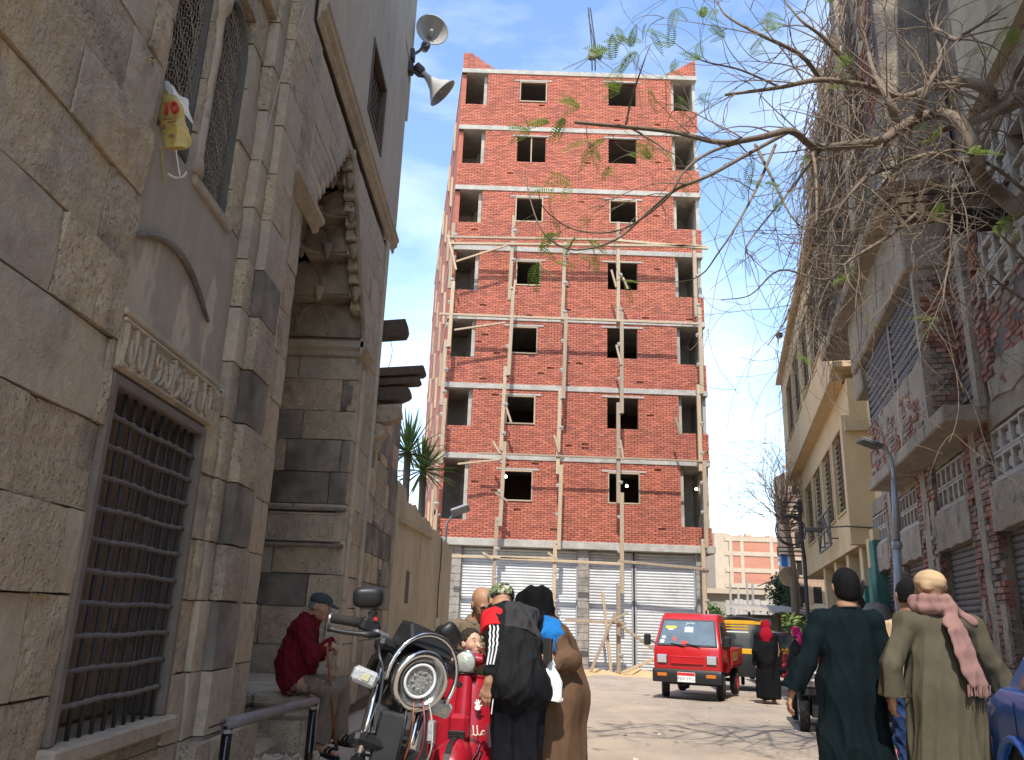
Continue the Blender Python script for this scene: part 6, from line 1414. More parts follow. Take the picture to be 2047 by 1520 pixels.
    up = J['chest'].lerp(J['neck'], -.15); cloth('back_panel', [p for p in torso(J, .0375, .021)], ch, root, .0075, cuts=((J['neck'], (-.1, .5, .86)), (up, tuple((-sp-Vector((.35, 0, 0))).normalized())), (J['shL']+Vector((.045, 0, 0)), (-1, 0, 0))), wr=folds(.0055, 30, .5, 61))
    a, b = J['shL'], J['elL']; dn = (b-a).normalized(); p0, p1 = a-dn*.05, a+dn*.095; cloth('red_panel', [cap(a, b, .108, .078, .03)], fab('track_red', (.62, .02, .025), .8, .1), root, .007, cuts=((p0, tuple(-dn)), (p1, tuple(dn))), wr=folds(.002, 30, .5, 61))
    for i in range(3):
        ang = -.75+.32*i; lat = Vector((-.45, -.9, 0)); lat = (lat-dn*lat.dot(dn)).normalized(); bn = dn.cross(lat)
        mb = MB(); pts = []
        for t in np.linspace(.32, .98, 12): q = a.lerp(b, t); rad = .05+.026+(.041-.05)*t+.006; pts.append(q+(lat*math.cos(ang)+bn*math.sin(ang))*rad+Vector((.003*math.sin(t*30), 0, 0)))
        d2 = (J['wrL']-b).normalized()
        for t in np.linspace(.06, .6, 8): q = b.lerp(J['wrL'], t); pts.append(q+(lat*math.cos(ang)+bn*math.sin(ang))*(.041+.0275-.012*t))
        mb.tube(pts, .0065, 5); wl(mb, 'sleeve_stripe', fab('stripe_white', (.72, .72, .72)), root)
    cloth('trousers', [cap(J['hpL'], J['hpR'], .13, k=.05), ell(J['pel']+Vector((0, -.02, .02)), (.165, .125, .13), r, Z1, .05)]+leg(J, 'L', .028, .045)+leg(J, 'R', .028, .045), bk, root, .008, wr=folds(.0065, 26, .25, 62))
    for n in 'LR': cloth('shoe', foot(J, n, .014), MATS['shoe_black'], root, .01)
    mb = MB(); q = J['hpL']+Vector((-.085, -.06, -.02)); mb.tube([q, q+Vector((-.012, -.01, -.13))], .004, 5); wl(mb, 'pocket_zip', MATS['stripe_white'], root)
    camo = mat('camouflage', (.16, .2, .09), .9, 0, 8, .2, 200, col2=(.55, .5, .42), m2=(.56, .58), m2s=22, stain=(.015, .018, .012, 1, 26, .52, .54))
    cloth('cap', [ell(P(0, -.012, .04), (.092, .112, .085), r, u, .02), ell(P(0, .11, .02), (.065, .06, .012), r, u, .01)], camo, root, .007, cuts=((P(0, 0, .002), tuple(-u)),))
    # ---------------- woman in black veil and brown coat
    D = 5.75; g = G_(0, D); c = at(1100, 1400, D); root = person('woman in a black veil and long brown coat with a blue fringed shawl, leaning in', (c.x, D, g)); H = 1.62
    J = skel((c.x, D, g), H, (-.85, .15)); J['head'] = at(1066, 1210, D); J['neck'] = at(1082, 1248, D); J['chest'] = at(1100, 1300, D); J['hf'] = Vector((-.95, -.1, -.3)); J['hu'] = Vector((-.25, 0, 1)); J['shL'] = at(1110, 1272, D-.13); J['shR'] = at(1092, 1268, D+.16); J['elL'] = at(1136, 1318, D-.22); J['wrL'] = at(1112, 1328, D-.33); J['elR'] = at(1080, 1320, D+.2); J['wrR'] = at(1050, 1300, D+.2); J['pel'] = at(1108, 1390, D)
    hd, P, r, f, u = head(J, .97); V, Q = sdf(torso(J)+arm(J, 'L')+arm(J, 'R')+leg(J, 'L')+leg(J, 'R')+foot(J, 'L')+foot(J, 'R')+hd+hand(J['wrL'], (-.8, -.2, .12), (0, .8, .1), -1, .8)+hand(J['wrR'], (-.8, 0, .1), (0, -1, 0), 1, .5), .0075); nmesh(V, Q, 'body', SKIN, root)
    br = fab('coat_brown', (.125, .072, .042), .85, .15); pel = J['pel']; hem = g+.08
    coat = torso(J, .04, .05)+[cap(J['chest']-Z1*.05, pel, .19, .22, .08), cap(pel, Vector((pel.x, pel.y, hem)), .215, .25, .09)]+arm(J, 'L', .036, .03, .92)+arm(J, 'R', .036, .03)
    cloth('coat', coat, br, root, .009, cuts=(((0, 0, hem), (0, 0, -1)),), wr=folds(.007, 24, .18, 71, (hem, J['chest'].z, 1.6)))
    vb = fab('veil_black', (.005, .005, .006), .9, .2); vl = [ell(P(0, -.01, .03), (.105, .128, .112), r, u, .03), ell(P(0, .03, -.04), (.085, .1, .11), r, u, .04), cap(P(0, -.02, -.07), J['neck']-Z1*.08, .10, .15, .06), cap(J['neck']-Z1*.06, at(1070, 1300, D-.12), .13, .12, .06), cap(at(1070, 1270, D-.12), at(1066, 1345, D-.16), .10, .08, .05, flat=((0, 1, 0), .6)), cap(P(0, -.09, .04), at(1103, 1216, D), .05, .02, .05, flat=((0, 1, 0), 1.6))]
    cloth('veil', vl, vb, root, .008, wr=folds(.005, 34, .5, 72))
    bl = fab('shawl_blue', (.015, .15, .42), .85, .12); sh = [cap(at(1090+5*i, 1233+2*i, D-.15), at(1086+7.5*i, 1270+3*math.sin(i), D-.225), .02, .022, .02, flat=((0, 1, 0), .6)) for i in range(6)]; sh0 = [cap(at(1096, 1230, D-.15), at(1112, 1262, D-.22), .035, .045, .04, flat=((0, 1, 0), .5)), cap(at(1088, 1268, D-.2), at(1122, 1268, D-.23), .03, .03, .04, flat=((0, 1, 0), .5)), cap(at(1104, 1232, D-.12), at(1124, 1262, D-.16), .035, .04, .04, flat=((0, 1, 0), .5))]
    cloth('shawl', sh, bl, root, .007, wr=folds(.004, 60, .3, 73)); mb = MB()
    for i in range(22): p = at(1086+1.7*i, 1272+3*math.sin(i), D-.225); mb.tube([p, p+Vector((random.uniform(-.012, .012), -.005, -.05-.05*random.random()))], .004, 4)
    wl(mb, 'fringe', bl, root)
    w = thing('wallet_phone', 'dark phone in a silver-edged case in the veiled woman\'s hand', 'phone', tuple(at(1096, 1315, D-.42))); p = at(1096, 1300, D-.42); mb = MB(); mb.cham(-.010, .010, -.034, .034, -.07, .07, .006, Matrix.Translation(p) @ Matrix.Rotation(.6, 4, 'Z')); wl(mb, 'body', mat('phone_dark', (.03, .02, .018), .3, .1, 9), w); mb = MB(); mb.cham(-.013, -.010, -.036, .036, -.072, .072, .001, Matrix.Translation(p) @ Matrix.Rotation(.6, 4, 'Z')); wl(mb, 'edge', mat('case_edge', (.10, .09, .085), .3, .05, 8, metal=.5), w)
    b = thing('plastic_bag', 'white plastic carrier bag hanging from the veiled woman\'s hand', 'bag', tuple(at(1095, 1412, D-.38))); t, bt = at(1103, 1325, D-.38), at(1100, 1404, D-.38)
    cloth('bag', [cap(t, t.lerp(bt, .45), .03, .085, .03, flat=((0, 1, 0), .5)), cap(t.lerp(bt, .4), bt-Z1*-.02, .08, .095, .03, flat=((0, 1, 0), .5))], mat('polythene', (.72, .75, .73), .35, .06, 10, .3, 40, spec=.5), b, .007, cuts=((bt, (0, 0, -1)),), wr=folds(.008, 24, .3, 74)); mb = MB(); mb.tube([t-Vector((.02, 0, .02)), t+Vector((-.005, 0, .05)), t+Vector((.02, 0, -.02))], .006, 5); wl(mb, 'handle', MATS['polythene'], b)
    # ---------------- women down the street
    D = 17.3; c = at(1538, 1403, D); g = G_(c.x, D); root = person('woman in a red headscarf and long black dress standing beside the red pickup', (c.x, D, g)); H = 1.62
    def veiled(root, loc, H, face, hcol, hn, dcol, dn, seed):
        J = skel(loc, H, face); hd, P, r, f, u = head(J, .97); g = loc[2]
        V, Q = sdf(torso(J)+arm(J, 'L')+arm(J, 'R')+leg(J, 'L')+leg(J, 'R')+foot(J, 'L')+foot(J, 'R')+hd+hand(J['wrL'], (0, 0, -1), r, -1, .5)+hand(J['wrR'], (0, 0, -1), -r, 1, .5), .012); nmesh(V, Q, 'body', SKIN, root); hem = g+.10
        cloth('dress', torso(J, .035, .03)+[cap(J['chest']-Z1*.08, J['pel'], .18, .21, .08), cap(J['pel'], Vector((loc[0], loc[1], hem)), .21, .26, .09)]+arm(J, 'L', .035, .05)+arm(J, 'R', .035, .05), fab(dn, dcol), root, .014, cuts=(((0, 0, hem), (0, 0, -1)),), wr=folds(.012, 12, .2, seed))
        cloth('headscarf', [ell(P(0, -.015, .02), (.105, .12, .115), r, u, .03), cap(P(0, -.03, -.05), J['neck']-Z1*.02-f*.03, .10, .14, .05), cap(J['neck']-f*.08, J['neck']-f*.13-Z1*.24, .13, .05, .06, flat=(f, .6))], fab(hn, hcol), root, .012, cuts=(), wr=folds(.007, 14, .4, seed+1))
    veiled(root, (c.x, D, g), H, (.35, 1), (.30, .006, .02), 'scarf_red', (.006, .006, .007), 'dress_black', 81)
    D = 18.5; c = at(1600, 1395, D); g = G_(c.x, D); root = person('woman in a bright pink headscarf and black dress by the fruit cart', (c.x, D, g)); veiled(root, (c.x, D, g), 1.55, (-.7, .5), (.42, .015, .12), 'scarf_fuchsia', (.012, .011, .013), 'dress_black2', 91)
def bands(name, z0, z1, base, stops, dark, pale):
    """horizontal knit stripes: woven colour by height on the garment"""
    m = bpy.data.materials.new(name); m.use_nodes = True; N = m.node_tree.nodes; l = m.node_tree.links.new; b = N['Principled BSDF']; b.inputs['Roughness'].default_value = .95
    g = N.new('ShaderNodeNewGeometry'); s = N.new('ShaderNodeSeparateXYZ'); mr = N.new('ShaderNodeMapRange'); mr.inputs['From Min'].default_value = z0; mr.inputs['From Max'].default_value = z1; r = N.new('ShaderNodeValToRGB'); r.color_ramp.interpolation = 'CONSTANT'
    l(g.outputs['Position'], s.inputs[0]); l(s.outputs[2], mr.inputs[0]); l(mr.outputs[0], r.inputs[0]); l(r.outputs[0], b.inputs['Base Color'])
    e = r.color_ramp.elements; seq = [(0, base)]; f = .08
    for i, (p, tone) in enumerate(stops): seq.append((p, dark if tone < .05 else pale if tone > .2 else base))
    seq.append((.66, base)); seq.append((.72, dark)); seq.append((.76, pale)); seq.append((.80, base))
    e[0].position = 0; e[0].color = (*base, 1); e[1].position = seq[1][0]; e[1].color = (*seq[1][1], 1)
    for p, c in seq[2:]: q = e.new(p); q.color = (*c, 1)
    MATS[name] = m; return m
build_people()
# ================================================================== vehicles
RUB = mat('tyre_rubber', (.022, .021, .02), .85, .2, 20, .3, 60); CHR = mat('chrome', (.62, .62, .62), .12, .06, 10, metal=1.0); GLS = mat('glass_dark', (.035, .045, .05), .06, .1, 3, spec=.9); BLK = mat('black_plastic', (.018, .018, .019), .45, .2, 15); BLKG = mat('black_gloss', (.010, .010, .011), .15, .1, 10, spec=.6)
LENS = mat('lens_clear', (.42, .43, .43), .1, .15, 60, .5, 60, spec=.8); AMB = mat('lens_amber', (.55, .16, .02), .25, .1, 20); RLENS = mat('lens_red', (.35, .02, .02), .25, .1, 20); WHT = mat('white_paint', (.75, .75, .73), .5, .05, 8); ALU = mat('alloy', (.40, .40, .41), .35, .1, 10, metal=.8)
def wheel(parent, c, r, w, axis, rimm, rr=.62, spokes=5, tread=True):
    """tyre with rounded shoulders, rim and hub; axis = direction of the axle"""
    ax = Vector(axis).normalized(); M = Matrix.Translation(c) @ ax.to_track_quat('Z', 'Y').to_matrix().to_4x4(); mb = MB(); h = w/2
    mb.lathe([(r*rr, -h*.8), (r*.8, -h), (r*.93, -h*.92), (r, -h*.62), (r*1.005, 0), (r, h*.62), (r*.93, h*.92), (r*.8, h), (r*rr, h*.8)], 32, M); ty = mb.build('tyre', RUB, parent, smooth=True)
    if tread:
        tb = MB()
        for i in range(36):
            a = i/36*6.283; tb.box((0, 0, 0), (.012, r*.1, w*.62), M @ Matrix.Rotation(a, 4, 'Z') @ Matrix.Translation((r*1.003, 0, 0)) @ Matrix.Rotation(.5 if i % 2 else -.5, 4, 'X'))
        tb.build('tread', RUB, parent)
    mb = MB(); mb.lathe([(r*rr, -h*.8), (r*rr*.9, -h*.5), (r*rr*.9, h*.5), (r*rr, h*.8), (r*rr*1.02, h*.86)], 28, M); rm = mb.build('rim', rimm, parent, smooth=True)
    if spokes:
        for i in range(spokes): mb = MB(); mb.cham(r*.12, r*rr*.92, -r*.06, r*.06, h*.1, h*.45, .01, M @ Matrix.Rotation(i/spokes*6.283, 4, 'Z')); mb.build('spoke', rimm, parent)
    else: mb = MB(); mb.lathe([(r*rr*.9, h*.2), (r*rr*.5, h*.45), (r*.2, h*.5), (.001, h*.7)], 24, M); mb.lathe([(r*rr*.9, -h*.2), (r*rr*.5, -h*.45), (r*.2, -h*.5), (.001, -h*.7)], 24, M); mb.build('hub_disc', rimm, parent, smooth=True)
    mb = MB(); mb.lathe([(r*.14, -h*.8), (r*.16, 0), (r*.14, h*.8), (.001, h*.9)], 14, M); mb.build('hub', rimm, parent, smooth=True)
def section_loft(prof, wf, ins=.045, n=3):
    """closed side profile (y, z) swept across the width with rounded flanks; wf(z) = half width"""
    cy = sum(p[0] for p in prof)/len(prof); cz = sum(p[1] for p in prof)/len(prof); rings = []
    lv = [(-1.0, .93), (-.985, .965), (-.93, 1.0), (.93, 1.0), (.985, .965), (1.0, .93)]
    for s, k in lv: rings.append([Vector((s*wf(z), cy+(y-cy)*(1-(1-k)*.6), cz+(z-cz)*(1-(1-k)*.6))) for y, z in prof])
    mb = MB(); mb.loft(rings, caps=True); return mb
def stripquad(mb, a, b, c, d, t=.0): mb.add([a, b, c, d], [(0, 1, 2, 3)]); return mb
def panel4(pts, nrm, th=.006):
    n = Vector(nrm).normalized()*th; p = [Vector(q) for q in pts]; k = len(p); mb = MB(); mb.add([q+n for q in p]+[q-n for q in p], [tuple(range(k)), tuple(range(2*k-1, k-1, -1))]+[(i, (i+1) % k, (i+1) % k+k, i+k)[::-1] for i in range(k)]); return mb
def place_text(txt, size, m, parent, M, name='lettering', depth=.0015):
    me = text_mesh(txt, size, depth); me.transform(M); me.materials.clear(); me.materials.append(m); return link(name, me, None, parent)

def build_truck():
    RED = mat('truck_red', (.48, .014, .018), .32, .12, 5, coat=.35, spec=.5, stain=(.36, .06, .05, 1, 3, .6, .8)); REDD = mat('truck_red_bed', (.36, .018, .018), .4, .2, 6)
    # front faces local -y, x to the truck's own left when seen from the front right
    c = at(1383, 1400, 17.4); t = thing('pickup_truck', 'small bright red forward-cab pickup truck with dark bumper and white plate', 'truck', (c.x-.05, 17.55, ground_z(0, 17.55)), RD(-23)); B = lambda mb, n, m, p=t, **k: mb.build(n, m, p, **k)
    wf = lambda z: .69 if z < 1.0 else .69-(z-1.0)*.155
    prof = [(.02, .55), (-.0, .75), (.01, .98), (.05, 1.08), (.36, 1.58), (.46, 1.67), (.62, 1.72), (1.2, 1.72), (1.33, 1.68), (1.40, 1.55), (1.42, 1.0), (1.42, .55), (1.05, .52), (.98, .70), (.85, .80), (.62, .83), (.40, .80), (.27, .70), (.20, .55)]
    autosmooth(B(section_loft(prof, wf), 'cab', RED, fix=True), 40)
    # windscreen
    def ws(x, f): z = 1.075+(1.565-1.075)*f; y = .045+(.355-.045)*f; return Vector((x*(wf(z)-.075), y-.012, z))
    nrm = (0, -.85, .53)
    B(panel4([ws(-1.04, -.03), ws(1.04, -.03), ws(1.04, 1.04), ws(-1.04, 1.04)], nrm, .005), 'windscreen_seal', BLK)
    sc = B(panel4([ws(-.98, .02)+Vector((0, -.006, .004)), ws(.98, .02)+Vector((0, -.006, .004)), ws(.98, .98)+Vector((0, -.006, .004)), ws(-.98, .98)+Vector((0, -.006, .004))], nrm, .003), 'windscreen', mat('windscreen_glass', (.12, .16, .18), .05, .25, 4, spec=.9))
    def st(x0, x1, f0, f1, m, n='sticker'): o = Vector((0, -.011, .006)); return B(panel4([ws(x0, f0)+o, ws(x1, f0)+o, ws(x1, f1)+o, ws(x0, f1)+o], nrm, .0012), n, m, sc)
    st(-.85, -.45, .66, .76, mat('sticker_yellow', (.75, .55, .03), .5, .05, 5)); st(-.75, -.55, .60, .66, WHT); st(-.12, .2, .52, .74, mat('sticker_sky', (.45, .62, .78), .5, .3, 40)); st(-.2, .02, .02, .16, mat('sticker_red', (.6, .03, .03), .5, .05, 4)); st(-.94, -.80, .06, .18, WHT); st(-.90, -.78, .24, .34, WHT)
    for (x, f) in ((-.52, .18), (-.45, .12)): st(x, x+.07, f, f+.16, mat('toy_red', (.45, .05, .06), .5, .1, 9))
    Mt = Matrix.Translation(ws(.08, .90)+Vector((0, -.02, .01))) @ Matrix.Rotation(RD(90-32), 4, 'X'); place_text('\uFEAE\uFEBC\uFEE3', .10, WHT, t, Mt)
    for x in (-.30, .22):
        mb = MB(); mb.tube([ws(x+.25, -.04)+Vector((0, -.02, 0)), ws(x-.25, .06)+Vector((0, -.022, 0))], .010, 5); B(mb, 'wiper', BLK)
    # front panel: grille plate, headlamps, badge, bumper
    B(MB().cham(-.34, .34, -.022, .02, .70, .86, .014), 'grille_panel', RED); 
    for z in (.715, .845): B(MB().cham(-.33, .33, -.03, -.02, z-.006, z+.006, .003), 'grille_rib', RED)
    B(MB().lathe([(.001, -.04), (.03, -.036), (.034, -.022)], 12, Matrix.Translation((0, 0, .78)) @ Matrix.Rotation(0, 4, 'X') @ Matrix.Rotation(RD(-90), 4, 'X') @ Matrix.Translation((0, 0, .06))), 'badge', CHR)
    for s in (-1, 1):
        hl = B(MB().cham(s*.51-.115, s*.51+.115, -.024, .03, .70, .88, .02), 'headlight', CHR); B(MB().cham(s*.51-.095, s*.51+.095, -.034, -.02, .715, .865, .016), 'lens', LENS, hl); B(MB().lathe([(.001, -.0365), (.035, -.036)], 10, Matrix.Translation((s*.51, -.0, .79)) @ Matrix.Rotation(RD(-90), 4, 'X') @ Matrix.Translation((0, 0, .0735))), 'bulb', CHR, hl)
    bp = [(-.07, .34), (-.09, .42), (-.09, .54), (-.06, .60), (.25, .60), (.25, .40), (.2, .34)]
    autosmooth(B(section_loft(bp, lambda z: .70), 'bumper', BLK, fix=True), 40)
    for s in (-1, 1): B(MB().cham(s*.50-.1, s*.50+.1, -.098, -.08, .455, .52, .008), 'indicator', AMB if s < 0 else AMB)
    pl = B(MB().cham(-.18, .18, -.106, -.094, .36, .55, .005), 'number_plate', WHT); B(MB().bb(-.175, .175, -.1085, -.1062, .485, .545), 'plate_band', mat('plate_red', (.55, .03, .03), .5, .05, 4), pl)
    Mp = lambda x, z: Matrix.Translation((x, -.1075, z)) @ Matrix.Rotation(RD(90), 4, 'X')
    place_text('٣٤٧٦', .085, BLK, pl, Mp(-.085, .42)); place_text('١ ٣ د', .08, BLK, pl, Mp(.09, .42))
    # doors: side window, mirror, handle
    for s in (-1, 1):
        X = lambda z: s*(wf(z)+.002)
        B(panel4([(X(1.08), .26, 1.08), (X(1.08), 1.18, 1.08), (X(1.55)*.995, 1.15, 1.55), (X(1.55)*.995, .52, 1.55)], (s, 0, .15), .006), 'door_window', GLS)
        B(MB().cham(min(s*.688, s*.70), max(s*.688, s*.70), .98, 1.10, .95, .985, .005), 'door_handle', BLK)
        for y in (.22, 1.22): B(MB().bb(min(s*.686, s*.694), max(s*.686, s*.694), y, y+.012, .62, 1.06), 'door_gap', BLK)
        mb = MB(); mb.tube([(s*.66, .16, 1.10), (s*.78, .06, 1.14)], .014, 6); mi = B(mb, 'mirror', BLK); B(MB().cham(s*.83-.075, s*.83+.075, .01, .08, 1.05, 1.28, .03), 'mirror_shell', BLK, mi); B(MB().cham(s*.83-.06, s*.83+.06, .078, .084, 1.07, 1.26, .01), 'mirror_glass', CHR, mi)
    # chassis and load bed
    B(MB().bb(-.42, .42, .1, 3.05, .36, .54), 'chassis', BLK)
    for y in (.62, 2.55): mb = MB(); mb.tube([(-.55, y, .3), (.55, y, .3)], .04, 8); B(mb, 'axle', BLK)
    mb = MB(); mb.lathe([(.001, -.1), (.1, -.07), (.12, 0), (.1, .07), (.001, .1)], 12, Matrix.Translation((-.18, .62, .27))); B(mb, 'differential', BLK, smooth=True)
    B(MB().bb(-.70, .70, 1.47, 3.18, .60, .66), 'bed_floor', REDD)
    for s in (-1, 1): B(MB().cham(s*.70-.02, s*.70+.02, 1.47, 3.18, .66, 1.0, .008), 'bed_side', REDD); B(MB().cham(s*.722-.004, s*.722+.004, 1.6, 2.3, .74, .92, .003), 'side_lettering_panel', mat('graffiti', (.45, .2, .03), .5, .7, 16, col2=(.08, .25, .08), m2=(.45, .55), m2s=9))
    B(MB().cham(-.68, .68, 3.14, 3.18, .66, 1.0, .008), 'tailgate', REDD); B(MB().cham(-.68, .68, 1.47, 1.50, .66, 1.12, .008), 'headboard', REDD)
    B(MB().bb(-.6, .6, 2.3, 3.0, .664, .84), 'load_box', REDD)  # plain box on the bed floor in the bed's red
    for (x, y, st_) in ((-.58, .62, .25), (.58, .62, .25), (-.6, 2.55, 0), (.6, 2.55, 0)):
        w = bpy.data.objects.new('wheel', None); COL.objects.link(w); w.parent = t; s = 1 if x > 0 else -1; a = Vector((s*math.cos(st_), (math.sin(st_)*s), 0)); wheel(w, Vector((x, y, .285)), .285, .16, a, RLENS if y > 1 else ALU, .6, 6)
build_truck()

def build_tuktuk():
    YEL = mat('tuk_yellow', (.68, .36, .02), .4, .1, 5); c = at(1478, 1385, 21.5); t = thing('tuk_tuk', 'black and yellow three-wheeled tuk-tuk with dark canopy behind the red pickup', 'tuk-tuk', (c.x+.12, 21.6, ground_z(0, 21.6)), RD(-16)); B = lambda mb, n, m, p=t, **k: mb.build(n, m, p, **k)
    # rear faces local -y
    autosmooth(B(section_loft([(0, .35), (-.02, .9), (.02, 1.0), (2.0, 1.0), (2.3, .8), (2.3, .35)], lambda z: .64), 'body', mat('tuk_black', (.014, .014, .014), .4, .2, 6), fix=True), 40)
    B(MB().cham(-.645, .645, -.03, .06, .9, 1.03, .01), 'rear_band', YEL)
    fr = MB(); fr.cham(-.62, -.55, -.02, .05, 1.03, 1.62, .012); fr.cham(.55, .62, -.02, .05, 1.03, 1.62, .012); fr.cham(-.62, .62, -.02, .05, 1.62, 1.72, .012); B(fr, 'rear_frame', YEL)
    gl = B(MB().bb(-.55, .55, .0, .02, 1.03, 1.62), 'rear_window', GLS)
    for z in (1.42, 1.50, 1.57): B(MB().bb(-.5, .2, -.006, -.001, z, z+.03), 'window_stripe', YEL if z > 1.45 else WHT, gl)
    n = 14; cn = MB(); cn.loft([[(-.66+1.32*i/n, y, 1.66+.14*math.sin(math.pi*i/n)+zz) for i in range(n+1)] for y, zz in ((-.04, .0), (.3, .04), (1.4, .04), (1.9, -.06))], caps=False, closed=False); B(cn, 'canopy', mat('canopy_black', (.02, .019, .018), .7, .2, 6), smooth=True)
    for s in (-1, 1):
        for (y0, y1) in ((.05, .15), (1.05, 1.12), (1.75, 1.9)): mb = MB(); mb.tube([(s*.62, y0, 1.0), (s*.64, y1, 1.68)], .022, 6); B(mb, 'canopy_post', BLK)
        B(MB().bb(s*.64-.01, s*.64+.01, .1, .9, 1.2, 1.66), 'side_flap', mat('flap_black', (.03, .03, .032), .5, .2, 5))
        B(MB().cham(s*.5-.08, s*.5+.08, -.045, -.02, .74, .84, .008), 'tail_light', RLENS)
        w = bpy.data.objects.new('wheel', None); COL.objects.link(w); w.parent = t; wheel(w, Vector((s*.56, .35, .21)), .21, .1, (s, 0, 0), ALU, .6, 0, False)
    w = bpy.data.objects.new('wheel', None); COL.objects.link(w); w.parent = t; wheel(w, Vector((0, 2.35, .21)), .21, .1, (1, 0, 0), ALU, .6, 0, False)
    mb = MB(); mb.tube([(0, 2.35, .25), (0, 2.1, .95)], .03, 8); mb.tube([(-.3, 2.1, 1.0), (0, 2.08, .97), (.3, 2.1, 1.0)], .016, 6); B(mb, 'steering', BLK); B(MB().cham(-.55, .55, .3, .8, .62, .78, .04), 'bench_seat', mat('seat_red', (.25, .03, .03), .6, .1, 8))
build_tuktuk()

def build_car(name, label, cat, loc, rz, m, L_=4.2, W=1.7, Hh=1.5, hood=1.05, pick=False, scale=1.0, bed=False):
    t = thing(name, label, cat, loc, rz); B = lambda mb, n, mm, p=t, **k: mb.build(n, mm, p, **k); h = W/2; r = .31*Hh/1.5; wy0, wy1 = .75, L_-.80
    def arch(c, n=9, R_=r+.05): return [(c-R_*math.cos(a), .30+R_*1.02*math.sin(a)) for a in np.linspace(0, math.pi, n)]
    lower = [(0, .32), (-.03, .50), (.02, .72), (.12, .80*Hh/1.5+.02), (hood, .95*Hh/1.5), (L_-.05, .97*Hh/1.5), (L_, .9*Hh/1.5), (L_+.01, .35)]+[(y, z) for y, z in arch(wy1)][::-1]+[(wy1-r-.06, .26), (wy0+r+.06, .26)]+arch(wy0)[::-1]
    autosmooth(B(section_loft(lower, lambda z: h), 'body', m, fix=True), 35)
    ce = L_-.25 if not bed else L_*.58; zb = .94*Hh/1.5
    cab = [(hood-.05, zb-.03), (hood+.55, Hh-.04), (hood+.8, Hh), (ce-.45, Hh), (ce-.2, Hh-.06), (ce, zb-.03)]; wf2 = lambda z: h-.04-max(0, z-zb)*.28
    autosmooth(B(section_loft(cab, wf2), 'cabin', m, fix=True), 35)
    gl = MB()
    B(panel4([(-h*.8, hood+.02, zb+.04), (h*.8, hood+.02, zb+.04), (h*.70, hood+.48, Hh-.09), (-h*.70, hood+.48, Hh-.09)], (0, -.75, .6), .012), 'windscreen', GLS)
    for s in (-1, 1):
        for (a, b) in ((hood+.55, hood+1.35), (hood+1.45, ce-.35)):
            if b > a+.2: B(panel4([(s*(wf2(zb)+.004), a-.25 if a < hood+.6 else a, zb+.03), (s*(wf2(zb)+.004), b, zb+.03), (s*(wf2(Hh-.1)+.004), b-.04, Hh-.1), (s*(wf2(Hh-.1)+.004), a+.06, Hh-.1)], (s, 0, .28), .006), 'side_window', GLS)
        for y in (hood+.28, hood+1.4): B(MB().bb(min(s*(h-.004), s*(h+.003)), max(s*(h-.004), s*(h+.003)), y, y+.012, .35, zb-.06), 'door_gap', BLK)
        B(MB().cham(min(s*h, s*(h+.014)), max(s*h, s*(h+.014)), .95, L_-1.2, .57, .61, .005), 'side_trim', mat(m.name+'_trim', tuple(min(1, q*2.2+.05) for q in (.03, .1, .35)), .4, .05, 5) if 'blue' in m.name else BLK)
        B(MB().cham(s*h*.68-.14, s*h*.68+.14, -.055, .04, .56, .70, .02), 'headlight', LENS); B(MB().cham(s*h*.75-.12, s*h*.75+.12, L_-.02, L_+.03, .62, .80, .02), 'tail_light', RLENS)
        for wy in (wy0, wy1):
            w = bpy.data.objects.new('wheel', None); COL.objects.link(w); w.parent = t; wheel(w, Vector((s*(h-.09), wy, .30)), r, .19, (s, 0, 0), ALU, .62, 6)
            mb = MB(); mb.tube([(s*(h+.012), y, z) for y, z in arch(wy, 14, r+.06)], .026, 6); B(mb, 'arch_flare', m, smooth=True)
            B(MB().bb(s*h-.3 if s > 0 else -h+.02, s*h-.02 if s > 0 else -h+.3, wy-r-.04, wy+r+.04, .3, .3+r+.02), 'wheel_well', BLK)
        if 'blue' not in m.name: mi = B(MB().cham(s*(h+.06)-.07, s*(h+.06)+.07, hood+.55, hood+.62, zb+.02, zb+.13, .03), 'mirror', BLK)
    B(MB().cham(-h*.95, h*.95, -.07, .06, .34, .50, .03), 'bumper', BLK); B(MB().cham(-h*.95, h*.95, L_-.04, L_+.07, .36, .52, .03), 'bumper', BLK); B(MB().cham(-.2, .2, L_+.07, L_+.08, .40, .50, .003), 'number_plate', WHT)
    return t
BLU = mat('car_blue', (.02, .11, .42), .28, .08, 5, coat=.4, spec=.5); _p = rw(5.5, .92, 0)
build_car('parked_car', 'bright blue parked car with pale trim line beside the man in khaki', 'car', (_p.x, _p.y, ground_z(0, _p.y)), RB+RD(90), BLU, 3.9, 1.56, 1.5, .5)
build_car('distant_car', 'dark maroon car parked behind the fruit cart', 'car', (at(1578, 1395, 25).x, 25, ground_z(0, 25)), RD(-10), mat('car_maroon', (.10, .02, .02), .3, .1, 5), 3.8, 1.55, 1.5)

